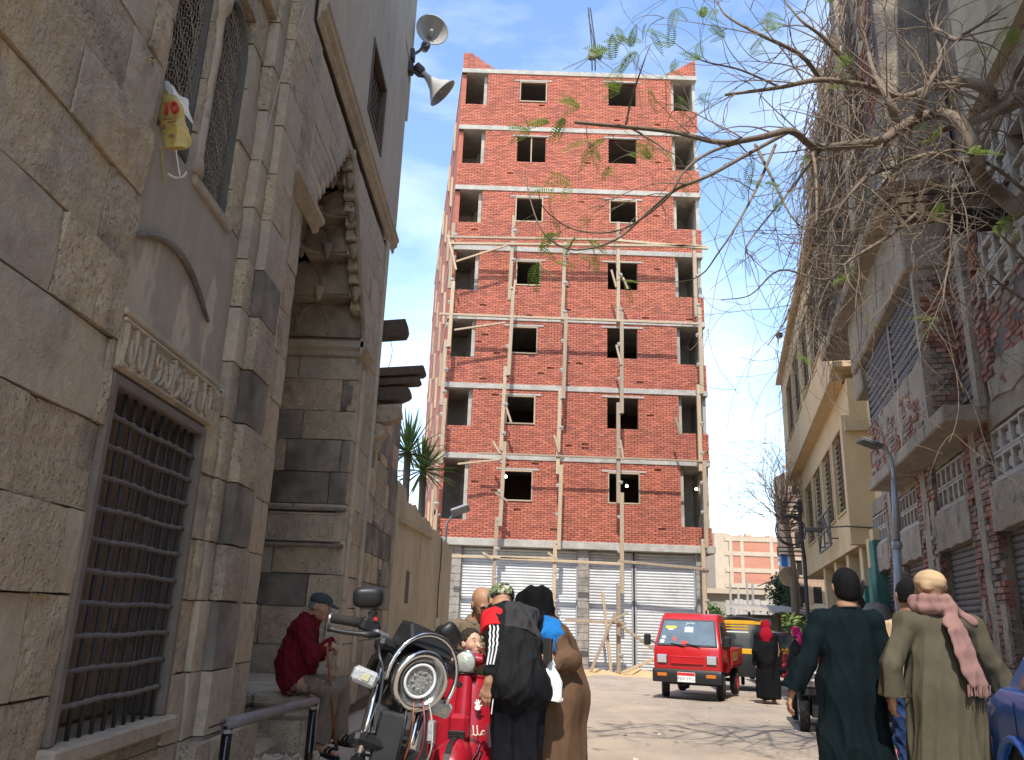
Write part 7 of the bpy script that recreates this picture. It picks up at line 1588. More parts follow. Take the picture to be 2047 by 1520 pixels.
def build_carts():
    # flatbed cart with white sacks, mostly hidden by the dark robe
    c = at(1735, 1420, 11.6); t = thing('flatbed_cart', 'low dark steel flatbed cart with white sacks beside the rubbish', 'cart', (c.x, 11.6, ground_z(0, 11.6)), RD(-15)); B = lambda mb, n, m, p=t, **k: mb.build(n, m, p, **k); DK = mat('cart_dark', (.03, .026, .024), .7, .3, 6)
    B(MB().cham(-.85, 1.0, 0, 2.2, .48, .60, .02), 'deck', DK); B(MB().cham(-.85, 1.0, -.02, .02, .60, .86, .01), 'end_board', mat('cart_grey', (.2, .16, .15), .7, .3, 5)); 
    for z in (.68, .78): B(MB().bb(-.84, .99, -.03, -.021, z, z+.03), 'board_batten', WHT)
    for x in (-.8, .95):
        for y in (.3, 1.8): w = bpy.data.objects.new('wheel', None); COL.objects.link(w); w.parent = t; wheel(w, Vector((x, y, .27)), .27, .14, (1 if x > 0 else -1, 0, 0), ALU, .55, 0)
    B(MB().bb(-.7, .85, .1, 2.1, .2, .47), 'undercarriage', DK)
    for i, (x, y) in enumerate(((-.2, .5), (.35, .4), (.7, .9))):
        p = Matrix.Translation(t.location) @ rotz(t.rotation_euler.z) @ Vector((x, y, .6)); s = thing('white_sack', ('slumped white sack at the open end of the dark flatbed', 'fuller white sack in the middle of the dark flatbed', 'white sack at the wall side of the dark flatbed')[i], 'sack', tuple(p)); cloth('sack', [ell(p+Vector((0, 0, .15)), (.22, .2, .2), k=.05), ell(p+Vector((.06, 0, .27)), (.1, .1, .12), k=.06)], mat('sack_white', (.6, .58, .54), .8, .1, 9), s, .016, cuts=((p, (0, 0, -1)),), wr=folds(.012, 18, .5, 5+i))
    # fruit cart
    c = at(1586, 1380, 20.5); t = thing('fruit_cart', 'red wooden handcart heaped with oranges and apples', 'cart', (c.x, 20.5, ground_z(0, 20.5)), RD(-12)); RW = mat('cart_red', (.3, .03, .03), .6, .2, 6); B = lambda mb, n, m, p=t, **k: mb.build(n, m, p, **k)
    B(MB().cham(-.7, .7, -.4, .4, .78, .84, .01), 'tray', RW)
    for (x0, x1, y0, y1) in ((-.7, .7, -.42, -.4), (-.7, .7, .4, .42), (-.72, -.7, -.4, .4), (.7, .72, -.4, .4)): B(MB().bb(x0, x1, y0, y1, .78, .96), 'side_board', RW)
    for x in (-.6, .6): B(MB().bb(x-.03, x+.03, -.35, -.29, 0, .78), 'leg', WOODD); w = bpy.data.objects.new('wheel', None); COL.objects.link(w); w.parent = t; wheel(w, Vector((x*1.2, .25, .3)), .3, .06, (1, 0, 0), ALU, .75, 8, False)
    fr = MB()
    for i in range(90): x, y = random.uniform(-.62, .62), random.uniform(-.33, .33); M = Matrix.Translation((x, y, .90+.14*(1-abs(x)/.7)*random.random()+.03)); fr.lathe([(.001, -.045), (.032, -.032), (.045, 0), (.032, .032), (.001, .045)], 8, M)
    B(fr, 'oranges', mat('orange_fruit', (.75, .33, .03), .5, .1, 6, rnd=.2), smooth=True, kind='stuff')
    fr = MB()
    for i in range(14): M = Matrix.Translation((random.uniform(-.3, .3), -.47+random.uniform(-.04, .04), .45+.035*i*.6)); fr.lathe([(.001, -.05), (.04, -.035), (.055, 0), (.04, .035), (.001, .05)], 8, M)
    B(fr, 'hanging_bags', mat('red_bag', (.5, .03, .04), .4, .2, 9), smooth=True, kind='stuff')
    # rubbish
    c = at(1790, 1470, 9.6); g = ground_z(c.x, 9.6); lit = [(.62, .62, .62), (.55, .1, .08), (.6, .6, .25), (.6, .62, .65), (.2, .3, .55), (.5, .45, .38), (.7, .7, .7), (.35, .1, .25)]
    t = thing('rubbish_heap', 'small heap of crumpled plastic bags and wrappers on the roadside', 'rubbish', (c.x, 9.6, g))
    for i in range(20):
        p = Vector((c.x+random.gauss(0, .2), 9.6+random.gauss(0, .12), g+.03+.08*random.random())); r_ = random.uniform(.035, .10); cloth('crumpled_bag', [ell(p, (r_*1.3, r_, r_*.7), (random.random(), random.random(), .1), k=.02), ell(p+Vector((random.uniform(-.06, .06), .02, .03)), (r_*.8, r_*.7, r_*.5), k=.03)], mat('litter_%d' % (i % 8), lit[i % 8], .5, .3, 30, spec=.5), t, .013, wr=folds(.02, 34, 1, 200+i))
build_carts()

def build_motorbike():
    t = thing('motorcycle', 'black motorcycle with chrome-rimmed round headlamp and high bars, leaning on its stand', 'motorcycle', tuple(Vector((-.57, 3.42, .22))), RD(5)); t.rotation_euler = (0, RD(10), RD(5)); t.scale = (1.1, 1.1, 1.1); B = lambda mb, n, m, p=t, **k: mb.build(n, m, p, **k)
    # front = local -y; front axle at y = -.30, rake along (0, .36, .93)
    rk = Vector((0, .40, .915)).normalized(); ax = Vector((0, -.20, .30)); st = ax+rk*.78
    F = lambda x, s, o=0: ax+Vector((x, -o, 0))+rk*s
    w = bpy.data.objects.new('front_wheel', None); COL.objects.link(w); w.parent = t; wheel(w, ax, .295, .09, (1, 0, 0), BLKG, .72, 5); 
    w = bpy.data.objects.new('rear_wheel', None); COL.objects.link(w); w.parent = t; wheel(w, Vector((0, 1.10, .30)), .30, .11, (1, 0, 0), BLKG, .7, 5)
    for s in (-1, 1):
        mb = MB(); mb.tube([F(s*.095, -.02), F(s*.095, .34)], .027, 12); B(mb, 'fork_slider', BLKG, smooth=True); mb = MB(); mb.tube([F(s*.095, .33), F(s*.095, .74)], .019, 12); B(mb, 'fork_tube', CHR, smooth=True)
        mb = MB(); mb.cham(-.008, .008, -.012, .012, -.045, .045, .004, Matrix.Translation(F(s*.095, .2, .032)) @ Matrix.Rotation(-.41, 4, 'X')); B(mb, 'reflector', AMB)
        mb = MB(); mb.tube([F(s*.09, .60), F(s*.13, .60, .02)], .012, 6); ind = B(mb, 'indicator', BLK); mb = MB(); mb.cham(-.046, .046, -.025, .035, -.028, .028, .012, Matrix.Translation(F(s*.165, .605, .03)) @ Matrix.Rotation(s*.25, 4, 'Z')); B(mb, 'indicator_lens', LENS, ind); mb = MB(); mb.cham(-.014, .014, -.029, -.024, -.012, .012, .004, Matrix.Translation(F(s*.165, .605, .03)) @ Matrix.Rotation(s*.25, 4, 'Z')); B(mb, 'indicator_bulb', mat('bulb_amber', (.5, .46, .28), .4, .1, 9), ind)
        # horns low on each side, chrome rings
        c = F(s*.22, .12, -.05); M = Matrix.Translation(c) @ Matrix.Rotation(RD(90), 4, 'X'); mb = MB(); mb.lathe([(.045, -.03), (.062, .0), (.066, .018), (.055, .022), (.05, .01), (.001, .005)], 20, M); h = B(mb, 'horn', BLKG, smooth=True); mb = MB(); mb.lathe([(.064, .010), (.070, .016), (.064, .022), (.058, .018)], 20, M); B(mb, 'horn_ring', CHR, h, smooth=True); mb = MB(); mb.tube([c+Vector((0, .02, 0)), F(s*.1, .18)], .010, 6); B(mb, 'horn_bracket', BLK)
        mb = MB(); mb.tube([c+Vector((-s*-.05, .02, -.02)), c+Vector((s*.05, .04, -.28)), c+Vector((s*.02, .3, -.3))], .011, 6); B(mb, 'crash_bar', BLK)
    for s_ in (.40, .74): mb = MB(); mb.cham(-.14, .14, -.035, .035, -.022, .022, .012, Matrix.Translation(F(0, s_)) @ Matrix.Rotation(-.41, 4, 'X')); B(mb, 'fork_yoke', BLK)
    # front mudguard
    n = 14; mb = MB(); rings = []
    for i in range(n+1):
        a = RD(-20)+RD(165)*i/n; rr_ = .335; c = ax+Vector((0, -rr_*math.sin(a)*0-rr_*math.cos(a), rr_*math.sin(a))); rings.append([ax+Vector((x, -(rr_-d)*math.cos(a), (rr_-d)*math.sin(a))) for x, d in ((-.066, .035), (-.055, .008), (-.03, 0), (0, -.004), (.03, 0), (.055, .008), (.066, .035), (.05, .03), (0, .012), (-.05, .03))])
    mb.loft(rings); B(mb, 'front_mudguard', BLKG, smooth=True)
    # headlamp: bowl, chrome bezel, reflector, lens, guard hoop
    hc = F(0, .675, .13); M = Matrix.Translation(hc) @ Matrix.Rotation(RD(96), 4, 'X'); hl = B(MB().lathe([(.001, -.12), (.05, -.11), (.085, -.06), (.098, 0)], 28, M), 'headlamp_bowl', BLKG, smooth=True)
    B(MB().lathe([(.098, -.005), (.108, .004), (.108, .022), (.10, .034), (.088, .03)], 32, M), 'headlamp_bezel', CHR, hl, smooth=True); B(MB().lathe([(.088, .026), (.07, .0), (.055, -.006)], 32, M), 'headlamp_reflector', mat('reflector_silver', (.55, .55, .53), .2, .3, 40, metal=.9), hl, smooth=True)
    B(MB().lathe([(.052, .018), (.058, .024), (.063, .018), (.058, .01)], 28, M), 'headlamp_ring', WHT, hl, smooth=True); B(MB().lathe([(.052, .012), (.001, .02)], 24, M), 'headlamp_lens', mat('lens_dimpled', (.30, .30, .28), .15, .6, 120, .8, 140, spec=.9), hl, smooth=True)
    mb = MB()
    for k in range(9): a = k/9*6.283; mb.lathe([(.001, .022), (.005, .02), (.007, .016)], 8, M @ Matrix.Translation((.03*math.cos(a), .03*math.sin(a), 0)))
    B(mb, 'led_dots', MATS['lens_dimpled'], hl)
    for s in (-1, 1): B(MB().cham(s*.106-.006, s*.106+.006, -.02, .10, -.03, .03, .006, Matrix.Translation(hc) @ Matrix.Rotation(.15, 4, 'X')), 'headlamp_bracket', BLK)
    mb = MB(); mb.tube([hc+Vector((.135*math.cos(a), -.02, .15*math.sin(a)+.01)) for a in np.linspace(-.35, math.pi+.35, 22)], .0085, 8); B(mb, 'lamp_hoop', CHR, smooth=True)
    # clock cowl above the lamp
    cw = [(-.09, .0), (.03, .11), (.17, .10), (.20, -.02), (.1, -.06)]; mb = MB(); M2 = Matrix.Translation(hc+Vector((0, .04, .105)))
    rings = [[M2 @ Vector((x, y*k*.7, z*k*.62)) for y, z in cw] for x, k in ((-.09, .8), (-.08, 1), (.08, 1), (.09, .8))]; mb.loft(rings); B(mb, 'instrument_cowl', BLK, fix=True)
    # handlebar, grips, levers, mirrors
    hb = F(0, .70, -.02); bar = bez([hb+Vector((x*.76, y, z)) for x, y, z in ((-.37, .14, .05), (-.25, .08, .075), (-.14, .03, .06), (-.11, .0, .02), (-.06, -.01, .0), (.06, -.01, .0), (.11, .0, .02), (.14, .03, .06), (.25, .08, .075), (.37, .14, .05))], 4); B(MB().tube(bar, .0125, 10), 'handlebar', BLKG, smooth=True)
    for s in (-1, 1):
        g0, g1 = hb+Vector((.76*s*.26, .085, .074)), hb+Vector((.76*s*.38, .145, .048)); d = (g1-g0).normalized(); B(MB().tube([g0, g1], [.019, .0185], 12), 'grip', RUB, smooth=True); B(MB().tube([g1, g1+d*.02], [.017, .015], 12), 'bar_end', CHR, smooth=True)
        B(MB().cham(-.04, .035, -.026, .026, -.024, .026, .01, Matrix.Translation(hb+Vector((.76*s*.22, .065, .075)))), 'switch_box', BLK); B(MB().cham(-.008, .008, -.03, -.024, .0, .014, .003, Matrix.Translation(hb+Vector((.76*s*.22, .065, .10)))), 'switch_button', mat('button_red', (.6, .03, .04), .4, 0), None or t)
        B(MB().tube(bez([hb+Vector((.76*s*.18, .02, .06)), hb+Vector((.76*s*.25, .0, .045)), hb+Vector((.76*s*.34, .05, .02)), hb+Vector((.76*s*.40, .09, .01))], 4), [.012]*5+[.009]*7+[.013], 8), 'lever', BLK, smooth=True); B(MB().cham(-.035, .03, -.02, .03, -.03, .012, .008, Matrix.Translation(hb+Vector((.76*s*.16, .03, .065)))), 'master_cylinder', ALU)
        m0 = hb+Vector((.76*s*.17, .05, .08)); m1 = hb+Vector((.76*s*.24, .09, .12)) if s < 0 else hb+Vector((.76*s*.20, .10, .12)); B(MB().tube([m0, (m0+m1)/2+Vector((s*.015, 0, 0)), m1], .007, 6), 'mirror_stem', BLK)
        M3 = Matrix.Translation(m1+Vector((s*.03, .0, .05))) @ Matrix.Rotation(s*.5, 4, 'Y') @ Matrix.Rotation(.15, 4, 'X') @ Matrix.Rotation(s*.35, 4, 'Z'); rings = []
        for y, k in ((-.035, .55), (-.028, .85), (-.01, 1.0), (.006, 1.0)): rings.append([M3 @ Vector((k*.058*math.copysign(abs(math.cos(a))**.6, math.cos(a)), y*.8, k*.040*math.copysign(abs(math.sin(a))**.6, math.sin(a)))) for a in np.linspace(0, 6.283, 21)[:-1]])
        B(MB().loft(rings), 'mirror', BLK, smooth=True)
        B(MB().tube(bez([hb+Vector((.76*s*.17, .02, .05)), hb+Vector((.76*s*.18, -.06, .0)), hb+Vector((.76*s*.14, -.1, -.06)), F(s*.08, .45, .04)], 6), .0055, 5), 'control_cable', BLK)
    # tank, seat, frame, engine, exhaust, side stand
    rings = []
    for y, w_, h_, z in ((.0, .07, .06, .86), (.08, .14, .11, .87), (.22, .165, .135, .88), (.38, .15, .115, .86), (.50, .09, .06, .80)): rings.append([Vector((w_*math.cos(a), y+.16, z+h_*math.sin(a))) for a in np.linspace(0, 6.283, 17)[:-1]])
    B(MB().loft(rings), 'fuel_tank', BLKG, smooth=True); rings = []
    for y, w_, h_, z in ((.62, .08, .03, .80), (.72, .14, .06, .80), (1.05, .13, .06, .82), (1.35, .10, .05, .88), (1.42, .05, .02, .9)): rings.append([Vector((w_*math.cos(a), y, z+h_*math.sin(a))) for a in np.linspace(0, 6.283, 15)[:-1]])
    B(MB().loft(rings), 'seat', BLK, smooth=True)
    B(MB().tube([st, (0, .35, .62), (0, .75, .66), (0, 1.3, .78)], .028, 8), 'frame_spine', BLK); B(MB().tube([st, (0, .18, .5), (0, .3, .28), (0, .8, .28), (0, 1.1, .3)], .022, 8), 'frame_cradle', BLK)
    en = B(MB().cham(-.13, .13, .30, .72, .28, .50, .03), 'engine', mat('engine_grey', (.12, .12, .12), .5, .2, 20, metal=.5)); 
    for k in range(7): B(MB().bb(-.09, .09, .30, .50, .51+k*.025, .522+k*.025), 'cooling_fin', ALU, en)
    B(MB().tube(bez([(.06, .3, .55), (.1, .16, .42), (.13, .3, .25), (.16, .8, .26), (.17, 1.35, .34)], 5), [.02]*10+[.035]*11, 10), 'exhaust', CHR, smooth=True); B(MB().cham(.10, .17, -.02, .20, .40, .62, .02), 'side_bag', mat('bag_brown', (.22, .06, .03), .7, .2, 9)); B(MB().tube([(-.1, .7, .28), (-.26, .72, .02)], .012, 6), 'side_stand', BLK)
    for k, (x, c_) in enumerate(((.05, (.45, .12, .03)), (.08, (.4, .03, .05)), (.03, (.02, .02, .02)), (-.05, (.02, .02, .02)), (.1, (.5, .45, .4)))): B(MB().tube(bez([F(x*.4, .72, .02), F(x*1.3, .55, .09), F(x*1.5, .42, .02+.02*k), F(x, .30, -.05)], 5), .0035, 5), 'wire', mat('wire_%d' % k, tuple(q*.5 for q in c_), .5, 0))
    B(MB().cham(-.05, .05, .0, .06, -.09, .09, .01, Matrix.Translation(F(0, .44, .06))), 'horn_box', BLK)
build_motorbike()
for _o in bpy.data.objects:
    if _o.parent and _o.parent.name == 'motorcycle' and _o.name.split('.')[0] in ('front_wheel', 'fork_slider', 'fork_tube', 'reflector', 'indicator', 'horn', 'horn_bracket', 'fork_yoke', 'front_mudguard', 'headlamp_bowl', 'headlamp_bracket', 'lamp_hoop', 'instrument_cowl', 'handlebar', 'grip', 'bar_end', 'switch_box', 'switch_button', 'lever', 'master_cylinder', 'mirror_stem', 'mirror', 'control_cable'):
        _a = Vector((0, -.20, .30)); _o.matrix_basis = Matrix.Translation(_a) @ Matrix.Rotation(RD(28), 4, Vector((0, .40, .915))) @ Matrix.Translation(-_a) @ _o.matrix_basis   # front end turned on its stem

def build_scooter():
    SR = mat('scooter_red', (.36, .010, .022), .35, .2, 7, coat=.25, stain=(.16, .03, .03, 1, 9, .58, .72), bump=.08, bs=40); t = thing('scooter', 'dusty red classic scooter facing the street with round headlamp and chrome bumper', 'scooter', tuple(Vector((-.255, 5.55, ground_z(0, 5.5)))), RD(-10)); B = lambda mb, n, m, p=t, **k: mb.build(n, m, p, **k)
    # front = local -y
    w = bpy.data.objects.new('front_wheel', None); COL.objects.link(w); w.parent = t; wheel(w, Vector((0, -.16, .235)), .235, .09, (1, 0, 0), ALU, .55, 0, False); w = bpy.data.objects.new('rear_wheel', None); COL.objects.link(w); w.parent = t; wheel(w, Vector((0, 1.06, .235)), .235, .09, (1, 0, 0), ALU, .55, 0, False)
    # legshield: curved plate
    n, m_ = 14, 12; rings = []
    def shield(u, v):   # u -1..1 across, v 0..1 up
        z = .30+.58*v; w_ = .25-.03*max(0, v-.82)*5-.02*(1-v); return Vector((u*w_, -.005+.12*u*u+.10*v-.03*math.sin(math.pi*v), z-.045*max(0, v-.8)*5*u*u))
    mb = MB(); mb.loft([[shield(-1+2*i/n, j/m_) for i in range(n+1)] for j in range(m_+1)], caps=False, closed=False); o = B(mb, 'legshield', SR, smooth=True); md = o.modifiers.new('s', 'SOLIDIFY'); md.thickness = .014
    edge = [shield(-1, v) for v in np.linspace(0, 1, 9)]+[shield(u, 1) for u in np.linspace(-.9, .9, 12)]+[shield(1, v) for v in np.linspace(1, 0, 9)]; B(MB().tube(edge, .009, 6), 'shield_trim', SR, smooth=True)
    # steering column ridge and horn cover
    rings = []
    for z, w_, d in ((.40, .055, .03), (.5, .062, .05), (.7, .055, .035), (.88, .045, .03)): rings.append([Vector((w_*math.cos(a), -.005+.10*(z-.3)/.58-d*math.sin(a)*1.3-.02, z)) for a in np.linspace(0, math.pi, 9)])
    B(MB().loft(rings, caps=False, closed=False), 'column_ridge', SR, smooth=True)
    hc = B(MB().cham(-.065, .065, -.10, -.0, .50, .66, .025), 'horn_cover', SR); B(MB().cham(-.055, .055, -.112, -.098, .505, .565, .006), 'horn_grille', BLK, hc)
    for k in range(5): B(MB().bb(-.05, .05, -.117, -.111, .512+k*.011, .516+k*.011), 'grille_slat', IRON, hc)
    # mudguard: teardrop shell over the wheel, with dark strip and chrome bumper
    rings = []
    for i, (y, w_, zt) in enumerate(((-.36, .05, .40), (-.335, .085, .455), (-.27, .105, .50), (-.16, .11, .525), (-.05, .095, .52), (.0, .06, .50))):
        zb = .30+(.03 if i in (0, 5) else 0); rings.append([Vector((w_*1.04, y, zb)), Vector((w_*1.05, y, zb+.5*(zt-zb))), Vector((w_*.85, y, zb+.82*(zt-zb))), Vector((w_*.45, y, zt-.008)), Vector((0, y, zt)), Vector((-w_*.45, y, zt-.008)), Vector((-w_*.85, y, zb+.82*(zt-zb))), Vector((-w_*1.05, y, zb+.5*(zt-zb))), Vector((-w_*1.04, y, zb))])
    mg = B(MB().loft(rings, caps=True), 'mudguard', SR, smooth=True, fix=True); B(MB().loft([[Vector((x, y, z)) for x in (-.018, .018)] for y, z in ((-.352, .43), (-.335, .464), (-.27, .508), (-.16, .532), (-.06, .528))], caps=False, closed=False), 'mudguard_strip', BLK, mg)
    for z, k in ((.40, 1.0), (.355, 1.06)): B(MB().tube(bez([Vector((-.145*k, -.06, z+.09)), Vector((-.14*k, -.2, z+.03)), Vector((-.11*k, -.36, z)), Vector((0, -.415, z-.005)), Vector((.11*k, -.36, z)), Vector((.14*k, -.2, z+.03)), Vector((.145*k, -.06, z+.09))], 5), .0095, 8), 'bumper_bar', CHR, smooth=True)
    for s in (-1, 1): B(MB().tube([(s*.06, -.16, .235), (s*.075, -.05, .42)], .016, 8), 'fork_leg', ALU)
    # headset
    rings = []
    for x, r_ in ((-.20, .022), (-.12, .036), (-.05, .06), (.05, .06), (.12, .036), (.20, .022)): rings.append([Vector((x, .10+r_*math.cos(a), .98+.75*r_*math.sin(a))) for a in np.linspace(0, 6.283, 13)[:-1]])
    hs = B(MB().loft(rings), 'headset', SR, smooth=True); M = Matrix.Translation((0, .055, .965)) @ Matrix.Rotation(RD(92), 4, 'X'); B(MB().lathe([(.04, -.06), (.068, -.02), (.073, .01)], 24, M), 'lamp_bowl', SR, hs, smooth=True); B(MB().lathe([(.073, .005), (.077, .012), (.073, .024), (.066, .022)], 28, M), 'lamp_bezel', CHR, hs, smooth=True); B(MB().lathe([(.067, .02), (.045, .034), (.001, .042)], 24, M), 'lamp_lens', mat('lens_frosted', (.40, .41, .36), .25, .2, 50, .3, 60, spec=.8), hs, smooth=True)
    B(MB().cham(-.07, .07, .03, .09, .89, .915, .01), 'cowl_lip', BLK)
    for s in (-1, 1):
        B(MB().tube([(s*.19, .11, .985), (s*.33, .17, .975)], .021, 12), 'grip', RUB, smooth=True); B(MB().tube([(s*.16, .08, .97), (s*.33, .10, .955)], .007, 6), 'lever', CHR)
        B(MB().tube([(s*.15, .11, 1.0), (s*.2, .13, 1.12)], .006, 6), 'mirror_stem', BLK)
    M3 = Matrix.Translation((-.13, .02, 1.12)) @ Matrix.Rotation(.4, 4, 'Y') @ Matrix.Rotation(-.4, 4, 'Z'); B(MB().loft([[M3 @ Vector((k*.10*math.copysign(abs(math.cos(a))**.7, math.cos(a)), y, k*.065*math.copysign(abs(math.sin(a))**.7, math.sin(a)))) for a in np.linspace(0, 6.283, 19)[:-1]] for y, k in ((-.04, .5), (-.02, .9), (.0, 1), (.012, 1))]), 'mirror', BLK, smooth=True)
    B(MB().cham(-.235, -.13, -.02, .05, .88, .94, .012), 'blue_holder', mat('plastic_blue', (.10, .35, .65), .4, .1, 8))
    for k in range(3): B(MB().tube([(-.24, .035, .83-.018*k), (-.12, -.01, .845-.018*k)], .0035, 5), 'chrome_script', CHR)
    B(MB().cham(-.225, -.15, .03, .055, .70, .765, .01, Matrix.Rotation(-.2, 4, 'Z')), 'vent', BLKG)
    # hand-print sticker, lettering, indicator
    Mh = Matrix.Translation((.105, .005, .705)) @ Matrix.Rotation(RD(83), 4, 'X'); hp = MB(); hp.loft([[Mh @ Vector((.019*math.cos(a), .017*math.sin(a)-.01, z)) for a in np.linspace(0, 6.283, 13)[:-1]] for z in (0, .006)])
    for k, (a, l_) in enumerate(((-.62, .036), (-.26, .046), (.04, .048), (.34, .043), (1.15, .034))): d = Vector((math.sin(a), math.cos(a), 0)); hp.tube([Mh @ (Vector((0, -.008, .003))+d*.014), Mh @ (Vector((0, -.008, .003))+d*l_)], [.0055, .0045], 6)
    B(hp, 'hand_sticker', WHT); place_text('\uFEDA\uFEE0\uFEE3', .085, mat('letter_cream', (.7, .62, .5), .5, .05, 9), t, Matrix.Translation((.095, -.01, .555)) @ Matrix.Rotation(RD(88), 4, 'X') @ Matrix.Rotation(RD(6), 4, 'Z'), depth=.004)
    for s in (-1, 1): fl = B(MB().cham(s*.20-.03, s*.20+.03, .02, .075, .46, .60, .012, ), 'indicator', ALU); B(MB().cham(s*.20-.02, s*.20+.02, .012, .022, .475, .585, .006), 'indicator_lens', LENS, fl)
    # floor, tunnel, body, seat
    B(MB().cham(-.22, .22, .08, .62, .24, .30, .02), 'footboard', SR)
    rings = []
    for y, w_, z0, z1 in ((.55, .12, .28, .62), (.65, .2, .26, .74), (.9, .235, .26, .76), (1.2, .21, .3, .74), (1.42, .10, .4, .66)): rings.append([Vector((w_*math.copysign(abs(math.cos(a))**.6, math.cos(a)), y, (z0+z1)/2+(z1-z0)/2*math.copysign(abs(math.sin(a))**.6, math.sin(a)))) for a in np.linspace(0, 6.283, 21)[:-1]])
    B(MB().loft(rings), 'rear_body', SR, smooth=True); B(MB().cham(-.13, .13, .55, 1.3, .75, .85, .035), 'seat', BLK); B(MB().tube([(-.12, .6, .26), (-.16, .55, .0), (.16, .55, .0), (.12, .6, .26)], .012, 6), 'centre_stand', BLK)
build_scooter()

# ================================================================== small things on the old building and in the street
def build_small():
    GH = mat('horn_grey', (.40, .385, .35), .55, .12, 8); GI = mat('horn_inside', (.33, .315, .285), .6, .15, 8)
    def speaker(lab, c, d, r, L_, mount):
        c, d = Vector(c), Vector(d).normalized(); t = thing('loudspeaker', lab, 'loudspeaker', tuple(mount), group='horn loudspeakers on the stone corner'); M = Matrix.Translation(c) @ d.to_track_quat('Z', 'Y').to_matrix().to_4x4()
        pf = [(.045, -L_), (.05, -L_*.8), (.07, -L_*.6), (.12, -L_*.36), (.2, -L_*.16), (r*.86, -.03), (r, 0)]; pf = [(q*r/.26 if 0 < i < 5 else q, z) for i, (q, z) in enumerate(pf)]
        mb = MB(); mb.lathe(pf, 32, M); mb.lathe([(r, 0), (r*1.03, .01), (r*.98, .015)], 32, M); wl(mb, 'horn', GH, t, smooth=True); mb = MB(); mb.lathe([(r*.98, .012), (r*.84, -.03), (r*.6, -L_*.2), (r*.3, -L_*.42), (.001, -L_*.5)], 32, M); wl(mb, 'horn_inside', GI, t, smooth=True)
        mb = MB(); mb.lathe([(.001, -.01), (.03, -.02), (.038, -L_*.45), (.001, -L_*.5)], 14, M); wl(mb, 'centre_horn', GH, t, smooth=True); mb = MB(); mb.lathe([(.001, -L_-.16), (.075, -L_-.15), (.085, -L_-.02), (.06, -L_+.02)], 18, M); wl(mb, 'driver', mat('driver_dark', (.06, .055, .05), .6, .2, 9), t, smooth=True)
        e = M @ Vector((0, 0, -L_*.75)); mb = MB(); mb.tube([Vector(mount), (Vector(mount)+e)/2+Vector((0, 0, -.06)), e], .026, 8); wl(mb, 'bracket', IRON, t); mb = MB(); mb.cham(-.08, .06, -.08, .08, -.1, .1, .01, Matrix.Translation(mount)); wl(mb, 'wall_plate', IRON, t)
    speaker('upper grey horn loudspeaker showing its mouth, on the stone building corner', at(864, 60, 12.0), (.30, -.90, -.12), .285, .5, (-1.96, 11.85, 10.75)); speaker('lower grey horn loudspeaker tilted down, on the stone building corner', at(884, 186, 12.0), (.72, .22, -.66), .285, .5, (-1.96, 11.8, 10.45))
    # plastic sack caught on the wall
    t = thing('caught_sack', 'yellow and white printed plastic sack caught on a cord by the net window', 'sack', tuple(atx(305, 120, -1.96))); D = 4.05
    top, bot = at(325, 170, D), at(352, 300, D); YS = mat('sack_yellow', (.52, .38, .11), .5, .15, 9, .3, 40); 
    cloth('sack', [cap(top, top.lerp(bot, .3), .03, .07, .03, flat=((0, 1, 0), .45)), cap(top.lerp(bot, .3)+Vector((.01, 0, 0)), bot+Vector((0, 0, .06)), .075, .088, .03, flat=((0, 1, 0), .4))], YS, t, .006, cuts=((bot, (0, 0, -1)),), wr=folds(.006, 26, .5, 300)); n_ = (top-bot).normalized(); wc = top.lerp(bot, .22)
    cloth('white_fold', [cap(at(330, 170, D), at(362, 205, D), .03, .045, .03, flat=((0, 1, 0), .5)), cap(at(362, 205, D), at(386, 248, D), .04, .016, .03, flat=((0, 1, 0), .5))], mat('sack_white2', (.66, .63, .58), .5, .08, 9), t, .006, wr=folds(.005, 26, .5, 301))
    Mt = Matrix.Translation(at(350, 232, D)+Vector((0, -.068, 0))) @ Matrix.Rotation(RD(-6), 4, 'Z') @ Matrix.Rotation(RD(90), 4, 'X') @ Matrix.Rotation(RD(6), 4, 'Z'); RDK = mat('print_red', (.50, .03, .035), .5, .05, 9); place_text('10', .10, RDK, t, Mt, 'printed_number', .012).matrix_parent_inverse = inv(t)
    PB_ = mat('print_brown', (.22, .1, .05), .6, .1, 9)
    for (px, py, w_) in ((345, 252, .05), (352, 257, .045), (335, 268, .03), (352, 285, .03), (318, 198, .03)): q = at(px, py, D)+Vector((0, -.066, 0)); wl(MB().box((0, 0, 0), (w_, .006, .008 if w_ > .04 else .022), Matrix.Translation(q) @ Matrix.Rotation(-.15, 4, 'Y')), 'print_mark', PB_, t)
    CO = mat('cord_yellow', (.40, .31, .08), .8, .2, 20); W2 = lambda px, py, x=-1.95: atx(px, py, x)
    mb = MB(); mb.tube(bez([W2(293, 118), W2(304, 122), at(308, 150, D), at(314, 165, D), at(314, 230, D), at(322, 300, D), at(330, 362, D+.05)], 5), [.006]*10+[.011]*12+[.006]*9, 6); wl(mb, 'cord', CO, t)
    mb = MB(); mb.tube(bez([at(352, 300, D), at(356, 330, D), at(360, 352, D)], 4), .004, 5); mb.tube(bez([at(336, 348, D), at(352, 356, D), at(368, 352, D), at(372, 345, D+.1)], 4), .006, 5); wl(mb, 'string', mat('string_white', (.6, .57, .5), .8, .1, 9), t); mb = MB(); mb.tube([W2(290, 118, -2.05), W2(306, 117, -1.94)], .006, 6); wl(mb, 'nail', IRON, t)
    # low pipe rail on posts
    t = thing('pipe_rail', 'low barrier of a split grey pipe on two black posts before the bench', 'barrier', (-1.6, 5.0, .2)); a, b = at(452, 1448, 5.0), at(632, 1402, 6.35)
